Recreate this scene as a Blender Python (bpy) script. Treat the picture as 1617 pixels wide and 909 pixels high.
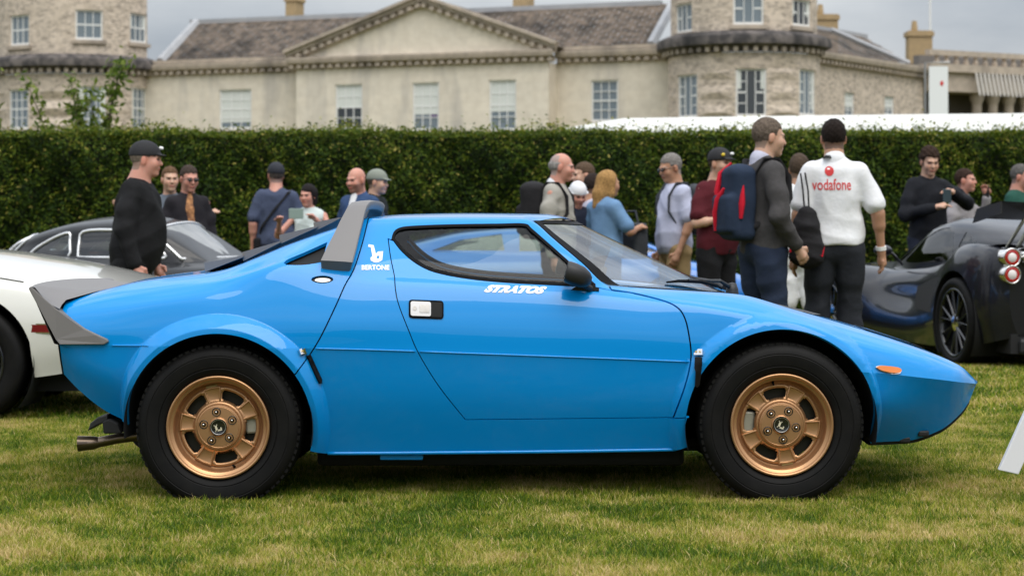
import bpy, bmesh, math, random
import numpy as np
from mathutils import Vector, Matrix, Euler
from mathutils.geometry import delaunay_2d_cdt

# ------------------------------------------------------------------ clear
for o in list(bpy.data.objects): bpy.data.objects.remove(o)
SC = bpy.context.scene
COL = SC.collection
random.seed(7); RNG = np.random.default_rng(7)
R = math.radians

# ------------------------------------------------------------------ camera
F_PX, CAM_Y, CAM_Z, HOR = 3264.0, -8.82, 1.04, 370.0
cam_d = bpy.data.cameras.new('camera'); cam = bpy.data.objects.new('camera', cam_d); COL.objects.link(cam)
cam.location = (0, CAM_Y, CAM_Z); cam.rotation_euler = (R(90), 0, 0)
cam_d.sensor_width = 36.0; cam_d.lens = 36.0 * F_PX / 1617.0
cam_d.shift_y = -(454.5 - HOR) / 1617.0
cam_d.clip_start = 0.1; cam_d.clip_end = 3000
cam_d.dof.use_dof = True; cam_d.dof.focus_distance = 8.05; cam_d.dof.aperture_fstop = 5.0
SC.camera = cam

# ------------------------------------------------------------------ sky and sun
SUN_EL, SUN_AZ = R(59), R(162)          # azimuth measured from +Y (away from the camera) towards +X
world = bpy.data.worlds.new('World'); SC.world = world; world.use_nodes = True
wn, wl = world.node_tree.nodes, world.node_tree.links
wn.clear()
w_out = wn.new('ShaderNodeOutputWorld'); w_bg = wn.new('ShaderNodeBackground')
w_sky = wn.new('ShaderNodeTexSky'); w_sky.sky_type = 'NISHITA'; w_sky.sun_disc = False
w_sky.sun_elevation = SUN_EL; w_sky.sun_rotation = SUN_AZ; w_sky.dust_density = 3.0; w_sky.air_density = 1.4
w_geo = wn.new('ShaderNodeTexCoord')
w_map = wn.new('ShaderNodeMapping'); w_map.inputs['Scale'].default_value = (1.0, 1.0, 3.2)
w_n1 = wn.new('ShaderNodeTexNoise'); w_n1.inputs['Scale'].default_value = 3.1; w_n1.inputs['Detail'].default_value = 7; w_n1.inputs['Roughness'].default_value = 0.55
w_r1 = wn.new('ShaderNodeValToRGB')
w_r1.color_ramp.elements[0].position = 0.30; w_r1.color_ramp.elements[0].color = (3.7, 4.2, 5.0, 1)
w_r1.color_ramp.elements[1].position = 0.72; w_r1.color_ramp.elements[1].color = (9.0, 9.2, 9.4, 1)
w_sep = wn.new('ShaderNodeSeparateXYZ')
w_mr = wn.new('ShaderNodeMapRange'); w_mr.inputs['From Min'].default_value = 0.0; w_mr.inputs['From Max'].default_value = 1.0
w_mr.inputs['To Min'].default_value = 0.66; w_mr.inputs['To Max'].default_value = 2.7
w_mul = wn.new('ShaderNodeMix'); w_mul.data_type = 'RGBA'; w_mul.blend_type = 'MULTIPLY'; w_mul.inputs['Factor'].default_value = 1.0
w_mix = wn.new('ShaderNodeMix'); w_mix.data_type = 'RGBA'; w_mix.inputs['Factor'].default_value = 0.86
wl.new(w_geo.outputs['Generated'], w_map.inputs['Vector']); wl.new(w_map.outputs['Vector'], w_n1.inputs['Vector'])
wl.new(w_n1.outputs['Fac'], w_r1.inputs['Fac']); wl.new(w_geo.outputs['Generated'], w_sep.inputs['Vector'])
wl.new(w_sep.outputs['Z'], w_mr.inputs['Value'])
wl.new(w_r1.outputs['Color'], w_mul.inputs[6]); wl.new(w_mr.outputs['Result'], w_mul.inputs[7])
wl.new(w_sky.outputs['Color'], w_mix.inputs[6]); wl.new(w_mul.outputs[2], w_mix.inputs[7])
wl.new(w_mix.outputs[2], w_bg.inputs['Color']); w_bg.inputs['Strength'].default_value = 0.085
wl.new(w_bg.outputs['Background'], w_out.inputs['Surface'])

sun_d = bpy.data.lights.new('sun', 'SUN'); sun = bpy.data.objects.new('sun', sun_d); COL.objects.link(sun)
sun_d.energy = 1.5; sun_d.angle = R(50); sun_d.color = (1.0, 0.95, 0.87)
sun_dir = Vector((math.sin(SUN_AZ) * math.cos(SUN_EL), math.cos(SUN_AZ) * math.cos(SUN_EL), math.sin(SUN_EL)))
sun.rotation_euler = sun_dir.to_track_quat('Z', 'Y').to_euler(); sun.location = (0, 0, 30)

SC.view_settings.view_transform = 'Standard'; SC.view_settings.look = 'None'
SC.view_settings.exposure = 0.42; SC.view_settings.gamma = 1.0; SC.view_settings.use_curve_mapping = False
SC.render.engine = 'CYCLES'
SC.cycles.use_denoising = True
SC.cycles.max_bounces = 10; SC.cycles.transparent_max_bounces = 24; SC.cycles.glossy_bounces = 5
SC.cycles.caustics_reflective = False; SC.cycles.caustics_refractive = False
SC.cycles.sample_clamp_indirect = 6.0

# ------------------------------------------------------------------ materials
MATS = {}
def mat(name, color=(.5, .5, .5), rough=.5, metal=0, spec=.5, coat=0, noise=None, bump=None, sheen=0, trans=0, coatr=.03, alpha=None, emit=None):
    """procedural principled material; noise=(scale, amount, second colour), bump=(scale, strength)"""
    if name in MATS: return MATS[name]
    m = bpy.data.materials.new(name); m.use_nodes = True
    nt = m.node_tree; b = nt.nodes['Principled BSDF']
    b.inputs['Base Color'].default_value = (*color, 1); b.inputs['Roughness'].default_value = rough
    b.inputs['Metallic'].default_value = metal; b.inputs['Specular IOR Level'].default_value = spec
    b.inputs['Coat Weight'].default_value = coat; b.inputs['Coat Roughness'].default_value = coatr
    b.inputs['Sheen Weight'].default_value = sheen; b.inputs['Transmission Weight'].default_value = trans
    if emit: b.inputs['Emission Color'].default_value = (*emit[:3], 1); b.inputs['Emission Strength'].default_value = emit[3]
    tc = nt.nodes.new('ShaderNodeTexCoord')
    if noise:
        n = nt.nodes.new('ShaderNodeTexNoise'); n.inputs['Scale'].default_value = noise[0]; n.inputs['Detail'].default_value = 6
        r = nt.nodes.new('ShaderNodeMapRange'); r.inputs['From Min'].default_value = .35; r.inputs['From Max'].default_value = .68
        r.inputs['To Max'].default_value = noise[1]
        x = nt.nodes.new('ShaderNodeMix'); x.data_type = 'RGBA'
        x.inputs[6].default_value = (*color, 1); x.inputs[7].default_value = (*noise[2], 1)
        nt.links.new(tc.outputs['Object'], n.inputs['Vector']); nt.links.new(n.outputs['Fac'], r.inputs['Value'])
        nt.links.new(r.outputs['Result'], x.inputs[0]); nt.links.new(x.outputs[2], b.inputs['Base Color'])
    if bump:
        n = nt.nodes.new('ShaderNodeTexNoise'); n.inputs['Scale'].default_value = bump[0]; n.inputs['Detail'].default_value = 4
        u = nt.nodes.new('ShaderNodeBump'); u.inputs['Strength'].default_value = bump[1]; u.inputs['Distance'].default_value = bump[2] if len(bump) > 2 else .01
        nt.links.new(tc.outputs['Object'], n.inputs['Vector']); nt.links.new(n.outputs['Fac'], u.inputs['Height'])
        nt.links.new(u.outputs['Normal'], b.inputs['Normal'])
    MATS[name] = m
    return m

def glass_mat(name, tint=(.8, .86, .84), refl=1.45, dark=1.0, rough=.0):
    """thin window pane: tinted see-through plus fresnel reflection"""
    if name in MATS: return MATS[name]
    m = bpy.data.materials.new(name); m.use_nodes = True
    nt = m.node_tree; nt.nodes.clear()
    o = nt.nodes.new('ShaderNodeOutputMaterial'); t = nt.nodes.new('ShaderNodeBsdfTransparent'); g = nt.nodes.new('ShaderNodeBsdfGlossy')
    f = nt.nodes.new('ShaderNodeFresnel'); x = nt.nodes.new('ShaderNodeMixShader')
    t.inputs['Color'].default_value = (tint[0] * dark, tint[1] * dark, tint[2] * dark, 1)
    g.inputs['Roughness'].default_value = rough; f.inputs['IOR'].default_value = refl
    ge = nt.nodes.new('ShaderNodeNewGeometry'); mr = nt.nodes.new('ShaderNodeMapRange'); mr.inputs['To Min'].default_value = refl; mr.inputs['To Max'].default_value = 1 / refl
    nt.links.new(ge.outputs['Backfacing'], mr.inputs['Value']); nt.links.new(mr.outputs['Result'], f.inputs['IOR'])   # one sheet stands for both faces of the pane
    nt.links.new(f.outputs[0], x.inputs[0]); nt.links.new(t.outputs[0], x.inputs[1]); nt.links.new(g.outputs[0], x.inputs[2])
    nt.links.new(x.outputs[0], o.inputs['Surface'])
    MATS[name] = m
    return m

# ------------------------------------------------------------------ object helpers
def obj(name, me, m=None, parent=None):
    o = bpy.data.objects.new(name, me); COL.objects.link(o)
    if m is not None:
        for k in (m if isinstance(m, (list, tuple)) else [m]): me.materials.append(k)
    if parent is not None: o.parent = parent
    return o
def tag(o, label=None, cat=None, group=None, kind=None):
    if label: o['label'] = label
    if cat: o['category'] = cat
    if group: o['group'] = group
    if kind: o['kind'] = kind
    return o
def thing(name, label, cat, loc=(0, 0, 0), rz=0, group=None):
    o = bpy.data.objects.new(name, None); COL.objects.link(o); o.empty_display_size = .1
    o.location = loc; o.rotation_euler = (0, 0, rz)
    return tag(o, label, cat, group)
def pydata(name, v, f, smooth=False):
    me = bpy.data.meshes.new(name); me.from_pydata([tuple(p) for p in v], [], [tuple(int(i) for i in q) for q in f]); me.update()
    if smooth: me.shade_smooth()
    return me

class MB:
    """collects simple solids into one mesh"""
    def __init__(s): s.v = []; s.f = []; s.m = []
    def add(s, v, f, mi=0):
        n = len(s.v); s.v += [tuple(p) for p in v]; s.f += [tuple(i + n for i in q) for q in f]; s.m += [mi] * len(f); return s
    def box(s, a, b, mi=0, M=None):
        x0, y0, z0 = a; x1, y1, z1 = b
        v = [Vector(p) for p in ((x0,y0,z0),(x1,y0,z0),(x1,y1,z0),(x0,y1,z0),(x0,y0,z1),(x1,y0,z1),(x1,y1,z1),(x0,y1,z1))]
        if M is not None: v = [M @ p for p in v]
        return s.add(v, [(0,3,2,1),(4,5,6,7),(0,1,5,4),(1,2,6,5),(2,3,7,6),(3,0,4,7)], mi)
    def lathe(s, prof, n=32, axis='Y', c=(0, 0, 0), mi=0, a0=0, a1=2 * math.pi, squash=None):
        """prof: list of (r, h); axis = direction of h"""
        full = abs(a1 - a0 - 2 * math.pi) < 1e-6
        m = n if full else n + 1; k = len(prof); v = []
        for i in range(m):
            a = a0 + (a1 - a0) * i / n; ca, sa = math.cos(a), math.sin(a)
            for r, h in prof:
                p = (r * ca, h, r * sa) if axis == 'Y' else ((r * ca, r * sa, h) if axis == 'Z' else (h, r * ca, r * sa))
                v.append((p[0] + c[0], p[1] + c[1], p[2] + c[2]))
        f = []
        for i in range(n):
            j = (i + 1) % m if full else i + 1
            for q in range(k - 1): f.append((i * k + q, i * k + q + 1, j * k + q + 1, j * k + q))
        return s.add(v, f, mi)
    def tube(s, pts, rad, n=8, mi=0, cap=True, flat=1.0):
        pts = [Vector(p) for p in pts]; k = len(pts); rr = rad if isinstance(rad, (list, tuple)) else [rad] * k
        v = []; up = None
        for i, p in enumerate(pts):
            d = (pts[min(i + 1, k - 1)] - pts[max(i - 1, 0)]).normalized()
            if up is None:
                up = Vector((0, 0, 1)) if abs(d.z) < .9 else Vector((0, 1, 0))
            a = d.cross(up)
            if a.length < 1e-5: a = d.orthogonal()
            a.normalize(); b = a.cross(d).normalized(); up = b
            for j in range(n):
                t = 2 * math.pi * j / n; v.append(p + (a * math.cos(t) + b * math.sin(t) * flat) * rr[i])
        f = [(i * n + j, i * n + (j + 1) % n, (i + 1) * n + (j + 1) % n, (i + 1) * n + j) for i in range(k - 1) for j in range(n)]
        if cap: f += [tuple(range(n - 1, -1, -1)), tuple((k - 1) * n + j for j in range(n))]
        return s.add(v, f, mi)
    def prism(s, poly, y0, y1, mi=0):
        """poly of (x, z) extruded along y"""
        n = len(poly); v = [(x, y0, z) for x, z in poly] + [(x, y1, z) for x, z in poly]
        f = [tuple(range(n)), tuple(range(2 * n - 1, n - 1, -1))] + [(i, i + n, (i + 1) % n + n, (i + 1) % n) for i in range(n)]
        return s.add(v, f, mi)
    def grid(s, P, mi=0, closeu=False):
        """P: (n,m,3) array of points"""
        n, m = len(P), len(P[0]); v = [tuple(p) for row in P for p in row]; f = []
        for i in range(n if closeu else n - 1):
            k = (i + 1) % n
            for j in range(m - 1): f.append((i * m + j, i * m + j + 1, k * m + j + 1, k * m + j))
        return s.add(v, f, mi)
    def ball(s, c, r, n=10, mi=0):
        r3 = r if isinstance(r, (list, tuple)) else (r, r, r); v = []; f = []
        m = n * 2
        for i in range(n + 1):
            t = math.pi * i / n
            for j in range(m):
                a = 2 * math.pi * j / m
                v.append((c[0] + r3[0] * math.sin(t) * math.cos(a), c[1] + r3[1] * math.sin(t) * math.sin(a), c[2] + r3[2] * math.cos(t)))
        for i in range(n):
            for j in range(m): f.append((i * m + j, (i + 1) * m + j, (i + 1) * m + (j + 1) % m, i * m + (j + 1) % m))
        return s.add(v, f, mi)
    def build(s, name, m, parent=None, smooth=False, bevel=0, auto=None, fixn=True):
        me = bpy.data.meshes.new(name); me.from_pydata(s.v, [], s.f); me.polygons.foreach_set('material_index', s.m); me.update()
        if fixn or bevel:
            bm = bmesh.new(); bm.from_mesh(me)
            bmesh.ops.remove_doubles(bm, verts=bm.verts, dist=1e-5)
            if fixn: bmesh.ops.recalc_face_normals(bm, faces=bm.faces)
            if bevel: bmesh.ops.bevel(bm, geom=[e for e in bm.edges if e.is_manifold and e.calc_face_angle(0) > R(25)], offset=bevel, segments=2, affect='EDGES', profile=.5)
            bm.to_mesh(me); bm.free()
        o = obj(name, me, m, parent)
        if smooth: me.shade_smooth()
        if auto is not None: me.shade_smooth(); me.set_sharp_from_angle(angle=R(auto))
        return o

def mirror_mesh(me, axis=1):
    """mirrored copy of a mesh, faces turned round, custom normals kept"""
    me2 = me.copy()
    n = len(me.vertices); co = np.empty(n * 3, 'f'); me.vertices.foreach_get('co', co); co = co.reshape(-1, 3)
    nn = None
    if me.has_custom_normals:
        nl = len(me.loops); cn = np.empty(nl * 3, 'f'); me.corner_normals.foreach_get('vector', cn); cn = cn.reshape(-1, 3)
        li = np.empty(nl, 'i'); me.loops.foreach_get('vertex_index', li)
        nn = np.zeros((n, 3)); nn[li] = cn; nn[:, axis] *= -1
    co[:, axis] *= -1; me2.vertices.foreach_set('co', co.ravel()); me2.flip_normals(); me2.update()
    if nn is not None: me2.normals_split_custom_set_from_vertices([tuple(p) for p in nn])
    return me2

# ------------------------------------------------------------------ numeric helpers
def pchip(xs, ys):
    """monotone cubic through points, vectorised"""
    xs = np.asarray(xs, float); ys = np.asarray(ys, float); h = np.diff(xs); d = np.diff(ys) / h
    m = np.zeros_like(ys); m[0], m[-1] = d[0], d[-1]
    for i in range(1, len(xs) - 1):
        if d[i - 1] * d[i] > 0:
            w1, w2 = 2 * h[i] + h[i - 1], h[i] + 2 * h[i - 1]; m[i] = (w1 + w2) / (w1 / d[i - 1] + w2 / d[i])
    def f(x):
        x = np.clip(np.asarray(x, float), xs[0], xs[-1]); i = np.clip(np.searchsorted(xs, x) - 1, 0, len(xs) - 2)
        t = (x - xs[i]) / h[i]; t2, t3 = t * t, t * t * t
        return (2*t3-3*t2+1)*ys[i] + (t3-2*t2+t)*h[i]*m[i] + (-2*t3+3*t2)*ys[i+1] + (t3-t2)*h[i]*m[i+1]
    return f
def in_poly(P, poly):
    x, y = P[:, 0], P[:, 1]; r = np.zeros(len(P), bool); j = len(poly) - 1
    for i in range(len(poly)):
        xi, yi = poly[i]; xj, yj = poly[j]
        c = ((yi > y) != (yj > y)); den = (yj - yi) if abs(yj - yi) > 1e-12 else 1e-12
        r ^= c & (x < (xj - xi) * (y - yi) / den + xi); j = i
    return r
def poly_dist(P, poly):
    d = np.full(len(P), 1e9); n = len(poly); poly = np.asarray(poly)
    for i in range(n):
        a, b = poly[i], poly[(i + 1) % n]; ab = b - a; L = max(ab @ ab, 1e-12)
        t = np.clip(((P - a) @ ab) / L, 0, 1); q = P - a - t[:, None] * ab
        d = np.minimum(d, np.hypot(q[:, 0], q[:, 1]))
    return d
def resample(poly, step):
    poly = np.asarray(poly, float); out = []
    for i in range(len(poly)):
        a, b = poly[i], poly[(i + 1) % len(poly)]; n = max(1, int(math.ceil(np.hypot(*(b - a)) / step)))
        for k in range(n): out.append(a + (b - a) * k / n)
    return np.array(out)
def area2(p): p = np.asarray(p); q = np.roll(p, -1, 0); return (p[:, 0] * q[:, 1] - q[:, 0] * p[:, 1]).sum()
def inset(poly, g):
    """moves an outline inwards by g (mitred)"""
    p = np.asarray(poly, float)
    if area2(p) < 0: p = p[::-1]
    out = []
    for i in range(len(p)):
        a, b, c = p[i - 1], p[i], p[(i + 1) % len(p)]; e1, e2 = b - a, c - b
        l1, l2 = np.hypot(*e1), np.hypot(*e2)
        n1 = np.array([-e1[1], e1[0]]) / max(l1, 1e-9); n2 = np.array([-e2[1], e2[0]]) / max(l2, 1e-9)
        n = n1 + n2; n /= max(np.hypot(*n), 1e-9); out.append(b + n * g / max(n @ n1, .45))
    return np.array(out)
def smooth_line(pts, n=6):
    """Catmull-Rom through open points"""
    p = np.asarray(pts, float); p = np.vstack([2 * p[0] - p[1], p, 2 * p[-1] - p[-2]]); out = []
    for i in range(1, len(p) - 2):
        a, b, c, d = p[i - 1:i + 3]
        for k in range(n):
            t = k / n; out.append(.5 * (2*b + (c-a)*t + (2*a-5*b+4*c-d)*t*t + (3*b-a-3*c+d)*t**3))
    out.append(p[-2]); return [tuple(q) for q in out]
def sstep(a, b, x): t = np.clip((x - a) / (b - a), 0, 1); return t * t * (3 - 2 * t)

def px2w(px, py, w):
    """photo pixel -> (X, Z) on the vertical plane y = -w"""
    s = F_PX / (-w - CAM_Y); return (px - 808.5) / s, CAM_Z - (py - HOR) / s

class Shell:
    """side skin of a car: rows of (x, half width, z) from sill to top, splined across rows; local x = length, -y = this side"""
    def __init__(s, rows, creases=(), bump=None):
        s.feat = []; s.K = len(rows); s.cre = set(creases); s.bump = bump
        s.fw = [pchip([p[0] for p in r], [p[1] for p in r]) for r in rows]
        s.fz = [pchip([p[0] for p in r], [p[2] for p in r]) for r in rows]
        s.x0 = max(r[0][0] for r in rows); s.x1 = min(r[-1][0] for r in rows)
    def tangents(s, A):
        m = np.empty_like(A); m[1:-1] = (A[2:] - A[:-2]) * .5; m[0] = A[1] - A[0]; m[-1] = A[-1] - A[-2]
        mf, mb = m.copy(), m.copy()
        for q in s.cre: mf[q] = A[q + 1] - A[q]; mb[q] = A[q] - A[q - 1]
        return mf, mb
    def wz(s, X, t):
        X = np.asarray(X, float); t = np.clip(np.asarray(t, float), 0, s.K - 1 - 1e-9)
        k = np.floor(t).astype(int); u = t - k; idx = np.arange(len(X)); u2, u3 = u * u, u * u * u; r = []
        for fs in (s.fw, s.fz):
            A = np.array([f(X) for f in fs]); mf, mb = s.tangents(A)
            r.append((2*u3-3*u2+1)*A[k, idx] + (u3-2*u2+u)*mf[k, idx] + (-2*u3+3*u2)*A[k + 1, idx] + (u3-u2)*mb[k + 1, idx])
        return r
    def pos(s, X, t, off=0.0):
        X = np.asarray(X, float); w, z = s.wz(X, t)
        if s.bump is not None: w = w + s.bump(X, z, w)
        P = np.stack([X, -w, z], 1)
        if off: P = P + s.normal(X, t) * off
        return P
    def normal(s, X, t):
        e = 2e-3; X = np.asarray(X, float); t = np.asarray(t, float)
        Xa, Xb = np.clip(X - e, s.x0, s.x1), np.clip(X + e, s.x0, s.x1); et = 8e-3
        ta, tb = np.clip(t - et, 0, s.K - 1.001), np.clip(t + et, 0, s.K - 1.001)
        a = s.pos(Xb, t) - s.pos(Xa, t); b = s.pos(X, tb) - s.pos(X, ta)
        n = np.cross(a, b); L = np.linalg.norm(n, axis=1, keepdims=True); n = n / np.maximum(L, 1e-12)
        return n
    def t_of(s, X, z):
        """row coordinate at height z"""
        X = np.asarray(X, float); z = np.asarray(z, float); n = 16
        A = np.array([f(X) for f in s.fz]); mf, mb = s.tangents(A)
        u = (np.arange(n) / n)[None, :, None]; u2, u3 = u * u, u ** 3
        Z = (2*u3-3*u2+1)*A[:-1, None] + (u3-2*u2+u)*mf[:-1, None] + (-2*u3+3*u2)*A[1:, None] + (u3-u2)*mb[1:, None]
        Z = np.vstack([Z.reshape(-1, len(X)), A[-1:]]).T; Z = np.maximum.accumulate(Z, 1) + np.arange(Z.shape[1]) * 1e-9
        ts = np.arange(Z.shape[1]) / n
        return np.array([np.interp(z[i], Z[i], ts) for i in range(len(X))])
    VS = .11
    def to_uv(s, xz): xz = np.asarray(xz, float); return np.stack([xz[:, 0], s.t_of(xz[:, 0], xz[:, 1]) * s.VS], 1)
    def panel(s, name, outline, m, parent, holes=(), gap=.0022, step=.016, bstep=.008, skirt=.014, off=0.0, mirror=True, name2=None):
        """skin panel inside an outline given as (x, z); makes this side's mesh and the mirrored one"""
        base = inset(resample(outline, bstep), gap) if gap else resample(outline, bstep)
        out = s.to_uv(base); hs = [s.to_uv(resample(h, bstep)) for h in holes]
        me = s.fill(name, out, hs, step, skirt, off); r = [obj(name, me, m, parent)]
        if mirror: r.append(obj(name2 or name, mirror_mesh(me), None, parent))
        return r
    def fill(s, name, out, hs, step=.016, skirt=.014, off=0.0):
        lo, hi = out.min(0), out.max(0)
        gx, gy = np.meshgrid(np.arange(lo[0], hi[0], step), np.arange(lo[1], hi[1], step * .8)); G = np.stack([gx.ravel(), gy.ravel()], 1)
        # rows of points along the creases keep them sharp
        for c in s.cre:
            cx = np.arange(lo[0], hi[0], step * .5); G = G[np.abs(G[:, 1] - c * s.VS) > step * .35]; G = np.vstack([G, np.stack([cx, np.full(len(cx), c * s.VS)], 1)])
        fus = [s.to_uv(ft) for ft in s.feat if len(ft)]; fus = [u for u in fus if u[:, 0].max() > lo[0] and u[:, 0].min() < hi[0]]
        for fu in fus:
            d2 = np.min([np.hypot(G[:, 0] - q[0], G[:, 1] - q[1]) for q in fu], 0); G = G[d2 > step * .55]
        for fu in fus: G = np.vstack([G, fu])
        ok = in_poly(G, out); G = G[ok]; G = G[poly_dist(G, out) > step * .35]
        for h in hs:
            G = G[~in_poly(G, h)]
            if len(G): G = G[poly_dist(G, h) > step * .35]
        V = [tuple(p) for p in out]; E = [(i, (i + 1) % len(out)) for i in range(len(out))]
        for h in hs:
            b = len(V); V += [tuple(p) for p in h]; E += [(b + i, b + (i + 1) % len(h)) for i in range(len(h))]
        V += [tuple(p) for p in G]
        vo, eo, fo, *_ = delaunay_2d_cdt([Vector(p) for p in V], E, [], 0, 1e-6)
        U = np.array([tuple(p) for p in vo]); Fc = np.array([tuple(q) for q in fo if len(q) == 3])
        c = U[Fc].mean(1); keep = in_poly(c, out)
        for h in hs: keep &= ~in_poly(c, h)
        Fc = Fc[keep]
        # face orientation: outwards
        P = s.pos(U[:, 0], U[:, 1] / s.VS, off); N = s.normal(U[:, 0], U[:, 1] / s.VS)
        fn = np.cross(P[Fc[:, 1]] - P[Fc[:, 0]], P[Fc[:, 2]] - P[Fc[:, 0]])
        fl = (fn * N[Fc].mean(1)).sum(1) < 0; Fc[fl] = Fc[fl][:, ::-1]
        cr = np.zeros(len(U), bool)
        # on a crease each side keeps its own normal: duplicate
        Fl = [list(q) for q in Fc]; U2 = list(U); P2 = list(P); N2 = list(N); og = list(range(len(U)))
        for cc in s.cre:
            on = np.where(np.abs(U[:, 1] - cc * s.VS) < 1e-5)[0]
            if not len(on): continue
            up = s.normal(U[on, 0], np.full(len(on), cc + .03)); dn = s.normal(U[on, 0], np.full(len(on), cc - .03)); rep = {}
            for a, i in enumerate(on): rep[int(i)] = len(U2); U2.append(U[i]); og.append(int(i)); P2.append(P[i]); N2.append(up[a]); N2[i] = dn[a]
            for q in Fl:
                if U[q].mean(0)[1] > cc * s.VS if max(q) < len(U) else False:
                    for j in range(3):
                        if q[j] in rep: q[j] = rep[q[j]]
        used = sorted(set(i for q in Fl for i in q)); mp = {i: k for k, i in enumerate(used)}
        P3 = [P2[i] for i in used]; N3 = [N2[i] for i in used]; F3 = [[mp[i] for i in q] for q in Fl]
        if skirt:
            cnt = {}; o3 = [og[i] for i in used]
            for q in F3:
                for j in range(3): cnt[(o3[q[j]], o3[q[(j + 1) % 3]])] = (q[j], q[(j + 1) % 3])
            for (oa, ob), (a, b) in list(cnt.items()):
                if (ob, oa) not in cnt:
                    pa, pb = np.array(P3[a]), np.array(P3[b])
                    k = len(P3)
                    if np.abs(pa - pb).sum() < 1e-7: continue
                    na, nb = np.array(N3[a]), np.array(N3[b]); sn = np.cross(pb - pa, na); sn = sn / max(np.linalg.norm(sn), 1e-9)
                    P3 += [pa, pb, pb - nb * skirt, pa - na * skirt]; N3 += [sn] * 4; F3.append([k + 1, k, k + 3, k + 2])
        me = pydata(name, P3, F3, True)
        me.normals_split_custom_set_from_vertices([tuple(p) for p in N3])
        return me
# ------------------------------------------------------------------ ground
def lawn_mat():
    m = bpy.data.materials.new('lawn_soil'); m.use_nodes = True; nt = m.node_tree; b = nt.nodes['Principled BSDF']; b.inputs['Roughness'].default_value = .95
    b.inputs['Specular IOR Level'].default_value = .1
    g = nt.nodes.new('ShaderNodeNewGeometry'); n = nt.nodes.new('ShaderNodeTexNoise'); n.inputs['Scale'].default_value = 1.7; n.inputs['Detail'].default_value = 9
    r = nt.nodes.new('ShaderNodeValToRGB'); r.color_ramp.elements[0].position = .35; r.color_ramp.elements[0].color = (.05, .07, .012, 1)
    r.color_ramp.elements[1].position = .68; r.color_ramp.elements[1].color = (.16, .14, .045, 1)
    n2 = nt.nodes.new('ShaderNodeTexNoise'); n2.inputs['Scale'].default_value = 60; n2.inputs['Detail'].default_value = 5
    bp = nt.nodes.new('ShaderNodeBump'); bp.inputs['Distance'].default_value = .03; bp.inputs['Strength'].default_value = .8
    nt.links.new(g.outputs['Position'], n.inputs['Vector']); nt.links.new(g.outputs['Position'], n2.inputs['Vector'])
    nt.links.new(n.outputs['Fac'], r.inputs['Fac']); nt.links.new(r.outputs['Color'], b.inputs['Base Color'])
    nt.links.new(n2.outputs['Fac'], bp.inputs['Height']); nt.links.new(bp.outputs['Normal'], b.inputs['Normal'])
    return m
def grass_mat():
    m = bpy.data.materials.new('grass_blade'); m.use_nodes = True; nt = m.node_tree; b = nt.nodes['Principled BSDF']; L = nt.links
    b.inputs['Roughness'].default_value = .55; b.inputs['Specular IOR Level'].default_value = .3
    at = nt.nodes.new('ShaderNodeAttribute'); at.attribute_name = 'tone'; at.attribute_type = 'GEOMETRY'
    g = nt.nodes.new('ShaderNodeNewGeometry')
    def noise(sc, det=4):
        n = nt.nodes.new('ShaderNodeTexNoise'); n.inputs['Scale'].default_value = sc; n.inputs['Detail'].default_value = det; L.new(g.outputs['Position'], n.inputs['Vector']); return n
    n1, n2 = noise(1.5, 6), noise(7.0, 4)
    add = nt.nodes.new('ShaderNodeMath'); add.operation = 'MULTIPLY_ADD'; add.inputs[1].default_value = .55
    L.new(n2.outputs['Fac'], add.inputs[0]); L.new(n1.outputs['Fac'], add.inputs[2])
    mr = nt.nodes.new('ShaderNodeMapRange'); mr.inputs['From Min'].default_value = .62; mr.inputs['From Max'].default_value = .98; mr.inputs['To Min'].default_value = -.32; mr.inputs['To Max'].default_value = .42
    L.new(add.outputs[0], mr.inputs['Value'])
    s = nt.nodes.new('ShaderNodeMath'); s.operation = 'ADD'; s.use_clamp = True
    sep = nt.nodes.new('ShaderNodeSeparateColor'); L.new(at.outputs['Color'], sep.inputs['Color'])
    L.new(sep.outputs[0], s.inputs[0]); L.new(mr.outputs['Result'], s.inputs[1])
    r = nt.nodes.new('ShaderNodeValToRGB'); e = r.color_ramp.elements
    e[0].position = 0; e[0].color = (.038, .085, .005, 1); e[1].position = 1; e[1].color = (.66, .50, .24, 1)
    for p, c in ((.28, (.095, .18, .006, 1)), (.5, (.24, .30, .010, 1)), (.72, (.45, .385, .07, 1))):
        k = e.new(p); k.color = c
    L.new(s.outputs[0], r.inputs['Fac'])
    L.new(r.outputs['Color'], b.inputs['Base Color'])
    tr = nt.nodes.new('ShaderNodeBsdfTranslucent'); L.new(r.outputs['Color'], tr.inputs['Color'])
    mx = nt.nodes.new('ShaderNodeMixShader'); mx.inputs[0].default_value = .3; o = nt.nodes['Material Output']
    L.new(b.outputs[0], mx.inputs[1]); L.new(tr.outputs[0], mx.inputs[2]); L.new(mx.outputs[0], o.inputs['Surface'])
    return m
me = pydata('lawn', [(-400, -200, -.004), (400, -200, -.004), (400, 700, -.004), (-400, 700, -.004)], [(0, 1, 2, 3)])
tag(obj('lawn', me, lawn_mat()), kind='structure', label='worn green and straw coloured lawn')

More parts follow.
